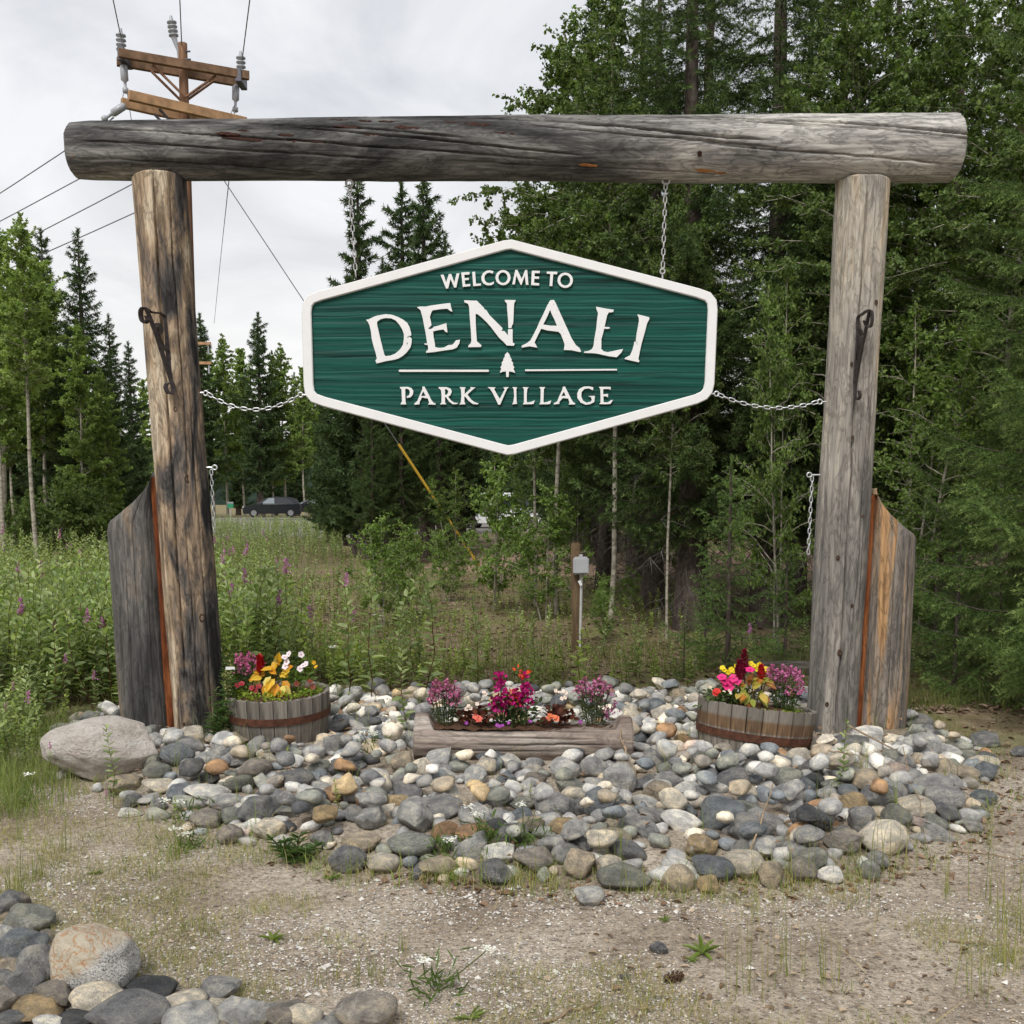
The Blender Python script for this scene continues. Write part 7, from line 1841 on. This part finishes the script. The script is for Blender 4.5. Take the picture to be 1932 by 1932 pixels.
# ================================================================== FLOWERS
def at_top(u, v, Y): return np.array(unp(u, v, Y))
def plant(name, base, label, group):
    return empty(name, base, (0, 0, 0), label, 'flower', group)
RF = np.random.default_rng(8)
def foliage(g, n, rx, ry, h, ll, lw, c0, c1, up=.4):
    q_ = np.stack([RF.normal(size=n) * rx * .55, RF.normal(size=n) * ry * .55, RF.random(n) * h], 1); d = np.concatenate([q_[:, :2] / max(rx, 1e-3), np.full((n, 1), up)], 1) + RF.normal(size=(n, 3)) * .5
    mv = RF.random((n, 1)); g.leaves(q_, d, RF.normal(size=(n, 3)) * .5 + np.array([0, -.2, 1]), ll * RF.uniform(.7, 1.2, n), lw * RF.uniform(.7, 1.2, n), np.array(c0) * (1 - mv) + np.array(c1) * mv, .15, curl=.15)
def spikes(base, tops, label, group, col, leafc=((.05, .085, .035), (.11, .15, .06)), sp_h=.075, dens_=34, low=.0):
    t = plant('pink_flower', base, label, group); b0 = np.array(base); g = Geo(); f = Geo()
    for tp in tops:
        tp = np.array(tp) - b0; g.tube([tp * np.array([.45, .45, 0]), tp * np.array([.75, .75, .5]), tp], [.003, .0025, .002], 4, (.09, .12, .04), cap=False)
        m_ = dens_; fz = RF.random(m_); rr = .014 * (1.15 - fz); q_ = tp + np.stack([RF.normal(size=m_) * rr, RF.normal(size=m_) * rr, (fz - .7) * sp_h], 1)
        f.leaves(q_, RF.normal(size=(m_, 3)) + np.array([0, -.3, .2]), RF.normal(size=(m_, 3)), .017, .015, np.array(col) * RF.uniform(.65, 1.3, (m_, 1)), .1)
        m2 = 16; tt = RF.uniform(.1, .85, m2); q2 = tp * np.stack([.45 + .55 * tt, .45 + .55 * tt, tt], 1); g.leaves(q2, RF.normal(size=(m2, 3)) + np.array([0, 0, .7]), RF.normal(size=(m2, 3)), .045, .008, np.array(leafc[0]) + (np.array(leafc[1]) - np.array(leafc[0])) * RF.random((m2, 1)), .1, curl=.2)
    g.obj('foliage', M_WEED, t); f.obj('blossoms', M_PETAL, t); return t
def petals5(f, c, r, col, ctr, n=5, face=(0, -.8, .6)):
    fc = nrm(np.array([face]) + RF.normal(size=(1, 3)) * .25)[0]; a = nrm(np.cross(fc, [[0, 0, 1.]]))[0]; b = np.cross(fc, a); az = np.arange(n) / n * 6.283 + RF.random()
    d = a * np.cos(az)[:, None] + b * np.sin(az)[:, None] + fc * .12
    f.leaves(np.tile(np.array(c), (n, 1)), d, np.tile(fc, (n, 1)), r, r * 1.05, np.array(col) * RF.uniform(.88, 1.1, (n, 1)), .06)
    f.leaves(np.tile(np.array(c) + fc * .004, (3, 1)), a * np.cos(az[:3])[:, None] + b * np.sin(az[:3])[:, None], np.tile(fc, (3, 1)), r * .22, r * .22, np.tile(ctr, (3, 1)), .05)
def plume(base, top, h, w, label, group, col):
    t = plant('plume_flower', base, label, group); tp = np.array(top) - np.array(base); g = Geo(); g.tube([(0, 0, 0), tp], .005, 5, (.16, .04, .03)); f = Geo(); m_ = 170; fz = RF.random(m_); rr = w * (1 - fz) ** .7 * (.4 + .6 * np.minimum(1, fz * 5))
    az = RF.uniform(0, 6.28, m_); q_ = tp + np.stack([np.cos(az) * rr * .6, np.sin(az) * rr * .6, (fz - .45) * h], 1); f.leaves(q_, np.stack([np.cos(az) * .6, np.sin(az) * .6, np.full(m_, .9)], 1) + RF.normal(size=(m_, 3)) * .2, np.stack([np.cos(az), np.sin(az), np.zeros(m_)], 1), .026, .014, np.array(col) * RF.uniform(.6, 1.25, (m_, 1)), .1)
    g.obj('stem', M_WEED, t); f.obj('plume', M_PETAL, t)
def coleus(base, leaves_, label, group, cols):
    t = plant('coleus_plant', base, label, group); g = Geo()
    for (u, v, Y, L, dirx, dz) in leaves_:
        q_ = at_top(u, v, Y) - np.array(base); n = 3; g.leaves(np.tile(q_, (n, 1)) + RF.normal(size=(n, 3)) * .012, np.array([[dirx, -.5, dz]]) + RF.normal(size=(n, 3)) * .35, np.array([[0, -.8, .7]]) + RF.normal(size=(n, 3)) * .25, L * RF.uniform(.8, 1.1, n), L * .55 * RF.uniform(.85, 1.1, n), np.array([cols[int(RF.integers(len(cols)))] for _ in range(n)]), .12, curl=.2)
        g.tube([q_ * np.array([.4, .4, 0]), q_], .003, 4, (.2, .12, .03), cap=False)
    g.obj('leaves', M_PETAL, t)
YL, YR = 6.72, 6.45
soilL = lambda u: Vector((fx(u, YL), YL, zl_ + HL * .94)); soilR = lambda u: Vector((fx(u, YR), YR, zr_ + HR * .94 - (u - 1420) / FPX * YR * .12))
GLf, GRf, GPf = 'flowers in the left tub', 'flowers in the right tub', 'flowers in the log planter'
spikes(soilL(470), [at_top(u, v, YL + RF.uniform(-.05, .08)) for u, v in [(447, 1240), (455, 1236), (463, 1246), (470, 1238), (478, 1242), (486, 1250), (452, 1256), (466, 1260), (492, 1246)]], 'pink flower spikes at the left of the left tub', GLf, (.50, .13, .28))
plume(soilL(492), at_top(491, 1256, YL - .05), .11, .035, 'red plume flower in the left tub', GLf, (.42, .008, .012))
coleus(soilL(512), [(500, 1270, YL, .085, -.6, -.1), (512, 1262, YL - .05, .09, .1, .5), (522, 1252, YL, .09, .4, .6), (530, 1268, YL - .05, .09, .8, -.1), (505, 1290, YL - .1, .09, -.4, -.6), (520, 1288, YL - .12, .095, .2, -.7), (534, 1288, YL - .08, .09, .7, -.6), (490, 1280, YL - .05, .08, -.9, -.3), (515, 1278, YL - .1, .09, 0, -.5), (528, 1300, YL - .12, .07, .3, -.8), (508, 1303, YL - .12, .07, -.2, -.8)], 'yellow-orange coleus in the middle of the left tub', GLf, [(.62, .36, .02), (.66, .45, .05), (.55, .24, .015), (.60, .50, .14)])
t = plant('vinca_plant', soilL(560), 'white and pink vinca flowers in the left tub', GLf); g = Geo(); f = Geo()
foliage(g, 120, .10, .08, .14, .05, .022, (.07, .13, .02), (.16, .24, .05))
for (u, v) in [(537, 1240), (545, 1234), (538, 1258), (568, 1235), (577, 1253), (566, 1262), (572, 1256), (541, 1249)]: petals5(f, at_top(u, v, YL - .04) - np.array(t.location), .024, (.80, .72, .78), (.55, .03, .12))
for (u, v) in [(592, 1250), (596, 1258), (535, 1272)]: petals5(f, at_top(u, v, YL - .04) - np.array(t.location), .016, (.75, .42, .02), (.6, .3, .02))
g.obj('foliage', M_WEED, t); f.obj('blossoms', M_PETAL, t)
def trailing(base, R_, a0, a1, label, group, n=420, h=.05, rot=None):
    t = plant('trailing_plant', base, label, group); g = Geo(); th = RF.uniform(a0, a1, n); rr = R_ * np.sqrt(RF.uniform(.45, 1.06, n)); q_ = np.stack([np.cos(th) * rr, np.sin(th) * rr, RF.random(n) * h + np.where(rr > R_ * .98, -.03, 0)], 1)
    if rot is not None: q_[:, 2] += q_[:, 0] * rot
    mv = RF.random((n, 1)); g.leaves(q_, RF.normal(size=(n, 3)) + np.array([0, 0, .5]), RF.normal(size=(n, 3)) * .5 + np.array([0, 0, 1.]), .020, .014, np.array((.13, .21, .02)) * (1 - mv) + np.array((.30, .38, .05)) * mv, .1); g.obj('leaves', M_WEED, t)
bL = Vector((tubL.x, 6.75, zl_ + HL * .95)); bR = Vector((tubR.x - .015, 6.5, zr_ + HR * .97))
trailing(bL, .30, rad(195), rad(375), 'lime green creeping plant along the rim of the left tub', GLf)
t = plant('petunia_plant', soilL(455), 'dark red petunias low in the left tub', GLf); g = Geo(); f = Geo(); foliage(g, 60, .1, .06, .06, .05, .025, (.06, .09, .025), (.13, .15, .05))
for (u, v) in [(448, 1293), (456, 1290), (475, 1298), (488, 1295), (482, 1304), (560, 1290), (585, 1286), (590, 1296)]: petals5(f, at_top(u, v, YL - .1) - np.array(t.location), .022, (.30, .02, .03) if u < 500 else (.20, .05, .03), (.1, .01, .01))
g.obj('foliage', M_WEED, t); f.obj('blossoms', M_PETAL, t)
bevel_box('plant_label', (.06, .003, .02), M_WHITE, None, unp(672 * .639 + 5, 1261, YL - .1), bev=.001, seg=1)
o = bpy.data.objects['plant_label']; tag(o, 'white plastic plant label at the left rim of the left tub', 'plant label')
# right tub
t = plant('petunia_plant', soilR(1365), 'hot pink petunias in the right tub', GRf); g = Geo(); f = Geo(); foliage(g, 150, .10, .08, .10, .05, .026, (.05, .09, .025), (.12, .17, .05))
for (u, v) in [(1362, 1278), (1366, 1284), (1384, 1280), (1390, 1284), (1378, 1286), (1371, 1295), (1376, 1297), (1415, 1264)]: petals5(f, at_top(u, v, YR - .08) - np.array(t.location), .034, (.72, .035, .22), (.25, .01, .06))
for (u, v) in [(1350, 1307), (1353, 1304)]: petals5(f, at_top(u, v, YR - .1) - np.array(t.location), .026, (.62, .04, .03), (.4, .02, .02))
for (u, v) in [(1335, 1293), (1341, 1297), (1366, 1305), (1376, 1303)]: petals5(f, at_top(u, v, YR - .1) - np.array(t.location), .011, (.75, .62, .48), (.6, .4, .1))
g.obj('foliage', M_WEED, t); f.obj('blossoms', M_PETAL, t)
t = plant('bidens_plant', soilR(1400), 'small yellow star flowers in the right tub', GRf); g = Geo(); f = Geo(); foliage(g, 120, .14, .06, .14, .04, .012, (.07, .12, .025), (.14, .2, .05))
for (u, v) in [(1363, 1260), (1366, 1264), (1380, 1263), (1384, 1266), (1374, 1268), (1390, 1257), (1417, 1252), (1422, 1256), (1433, 1254), (1445, 1262), (1447, 1265), (1428, 1262)]: petals5(f, at_top(u, v, YR) - np.array(t.location), .020, (.80, .62, .015), (.6, .35, .01))
g.obj('foliage', M_WEED, t); f.obj('blossoms', M_PETAL, t)
plume(soilR(1405), at_top(1404, 1253, YR - .03), .15, .042, 'tall dark crimson plume flower in the right tub', GRf, (.20, .006, .028))
plume(soilR(1396), at_top(1395, 1268, YR - .06), .13, .042, 'dark crimson plume flower left of the tallest in the right tub', GRf, (.22, .008, .035))
plume(soilR(1436), at_top(1436, 1277, YR - .06), .12, .036, 'bright red plume flower in the right tub', GRf, (.45, .012, .015))
coleus(soilR(1420), [(1412, 1290, YR - .06, .09, -.3, .3), (1420, 1296, YR - .1, .09, .3, .5), (1408, 1305, YR - .1, .09, -.2, -.8), (1425, 1285, YR - .05, .09, .5, .4), (1445, 1285, YR - .05, .08, .8, .1), (1432, 1305, YR - .1, .08, .3, -.8), (1398, 1310, YR - .1, .08, -.5, -.5), (1415, 1318, YR - .1, .07, 0, -.8), (1440, 1310, YR - .1, .07, .4, -.5), (1404, 1290, YR - .05, .07, -.6, .2)], 'yellow and rust coleus in the middle of the right tub', GRf, [(.48, .36, .08), (.40, .33, .06), (.42, .17, .03), (.28, .10, .03), (.25, .28, .05)])
spikes(soilR(1475), [at_top(u, v, YR + RF.uniform(-.08, .08)) for u, v in [(1450, 1268), (1458, 1262), (1466, 1266), (1476, 1260), (1484, 1266), (1492, 1262), (1500, 1268), (1508, 1272), (1454, 1292), (1462, 1286), (1480, 1282), (1488, 1294), (1506, 1295), (1470, 1276), (1514, 1290)]], 'pink flower spikes at the right of the right tub', GRf, (.50, .15, .32), ((.04, .075, .03), (.09, .14, .05)))
trailing(bR, .33, rad(255), rad(365), 'lime green creeping plant on the right rim of the right tub', GRf, 150, .03, -.12)
# log planter
YQ = PLY - .02
soilP = lambda u: Vector((fx(u, YQ), YQ, unp(u, 1366, YQ).z))
spikes(soilP(842), [at_top(u, v, YQ + RF.uniform(-.06, .06)) for u, v in [(817, 1296), (824, 1290), (832, 1292), (842, 1290), (850, 1300), (858, 1292), (866, 1302), (820, 1306), (836, 1304), (848, 1310), (862, 1314), (812, 1316)]], 'pink flower spikes at the left end of the log planter', GPf, (.42, .12, .24), ((.045, .065, .03), (.09, .11, .05)))
spikes(soilP(1120), [at_top(u, v, YQ + RF.uniform(-.06, .06)) for u, v in [(1095, 1290), (1103, 1284), (1112, 1296), (1122, 1288), (1131, 1284), (1140, 1292), (1150, 1296), (1098, 1304), (1116, 1306), (1136, 1308), (1090, 1300), (1128, 1300), (1160, 1330), (1145, 1340)]], 'pink flower spikes at the right end of the log planter', GPf, (.42, .13, .26), ((.045, .065, .03), (.09, .11, .05)))
t = plant('snapdragon_plant', soilP(965), 'magenta and orange-red snapdragons in the middle of the log planter', GPf); g = Geo(); f = Geo(); foliage(g, 210, .13, .06, .17, .05, .020, (.03, .055, .02), (.08, .12, .04))
for (u, v, h, c) in [(944, 1285, .12, 0), (945, 1296, .08, 0), (990, 1288, .13, 0), (985, 1305, .12, 0), (998, 1316, .10, 0), (940, 1326, .10, 0), (955, 1318, .10, 0), (968, 1316, .10, 0), (978, 1322, .08, 0), (935, 1334, .07, 0), (950, 1332, .07, 0), (987, 1270, .07, 1), (970, 1312, .05, 1), (972, 1324, .06, 1), (966, 1308, .04, 2)]:
    tp = at_top(u, v, YQ - .03) - np.array(t.location); g.tube([tp * np.array([.8, .5, 0]), tp], .003, 4, (.08, .1, .04), cap=False); m_ = int(340 * h); q_ = tp + np.stack([RF.normal(size=m_) * .015, RF.normal(size=m_) * .015, RF.uniform(-.5, .5, m_) * h], 1)
    f.leaves(q_, RF.normal(size=(m_, 3)) + np.array([0, -.5, 0]), RF.normal(size=(m_, 3)), .024, .026, np.array([(.45, .008, .17), (.68, .085, .025), (.72, .25, .18)][c]) * RF.uniform(.65, 1.2, (m_, 1)), .12)
g.obj('foliage', M_WEED, t); f.obj('blossoms', M_PETAL, t)
for (uc, lb, whites, reds) in [(900, 'bronze-leaved begonia with cream flowers, left in the log planter', [(913, 1306), (916, 1310), (884, 1332), (888, 1336), (880, 1338), (900, 1328)], [(897, 1352), (905, 1356), (902, 1358)]), (1055, 'bronze-leaved begonia with blush and salmon flowers, right in the log planter', [(1048, 1303), (1055, 1306), (1063, 1304), (1068, 1308), (1060, 1318), (1066, 1316)], [(1038, 1350), (1046, 1353), (1050, 1356), (1036, 1354)])]:
    t = plant('begonia_plant', soilP(uc), lb, GPf); g = Geo(); f = Geo(); foliage(g, 90, .085, .05, .10, .045, .034, (.05, .015, .012), (.16, .05, .03), .3)
    for (u, v) in whites: petals5(f, at_top(u, v, YQ - .03) - np.array(t.location), .015, (.80, .66, .60), (.7, .5, .15), 4)
    for (u, v) in reds: petals5(f, at_top(u, v, YQ - .08) - np.array(t.location), .022, (.66, .12, .09) if uc < 1000 else (.68, .17, .08), (.6, .3, .1), 4)
    g.obj('foliage', M_WEED, t); f.obj('blossoms', M_PETAL, t)
t = plant('petunia_plant', soilP(985), 'tiny purple flowers spilling over the front of the log planter', GPf); f = Geo(); g = Geo(); foliage(g, 40, .2, .03, .03, .03, .014, (.06, .09, .03), (.12, .16, .05))
for (u, v) in [(938, 1368), (942, 1370), (948, 1369), (1000, 1361), (880, 1364), (1095, 1362), (960, 1364)]: petals5(f, at_top(u, v, YQ - .14) - np.array(t.location), .013, (.30, .04, .34), (.5, .4, .1))
g.obj('foliage', M_WEED, t); f.obj('blossoms', M_PETAL, t)
if False: _tot = sum(len(m.loop_triangles) or sum(len(p.vertices) - 2 for p in m.polygons) for m in bpy.data.meshes if m.users) if False else sum(len(m.loops) - 2 * len(m.polygons) for m in bpy.data.meshes if m.users)
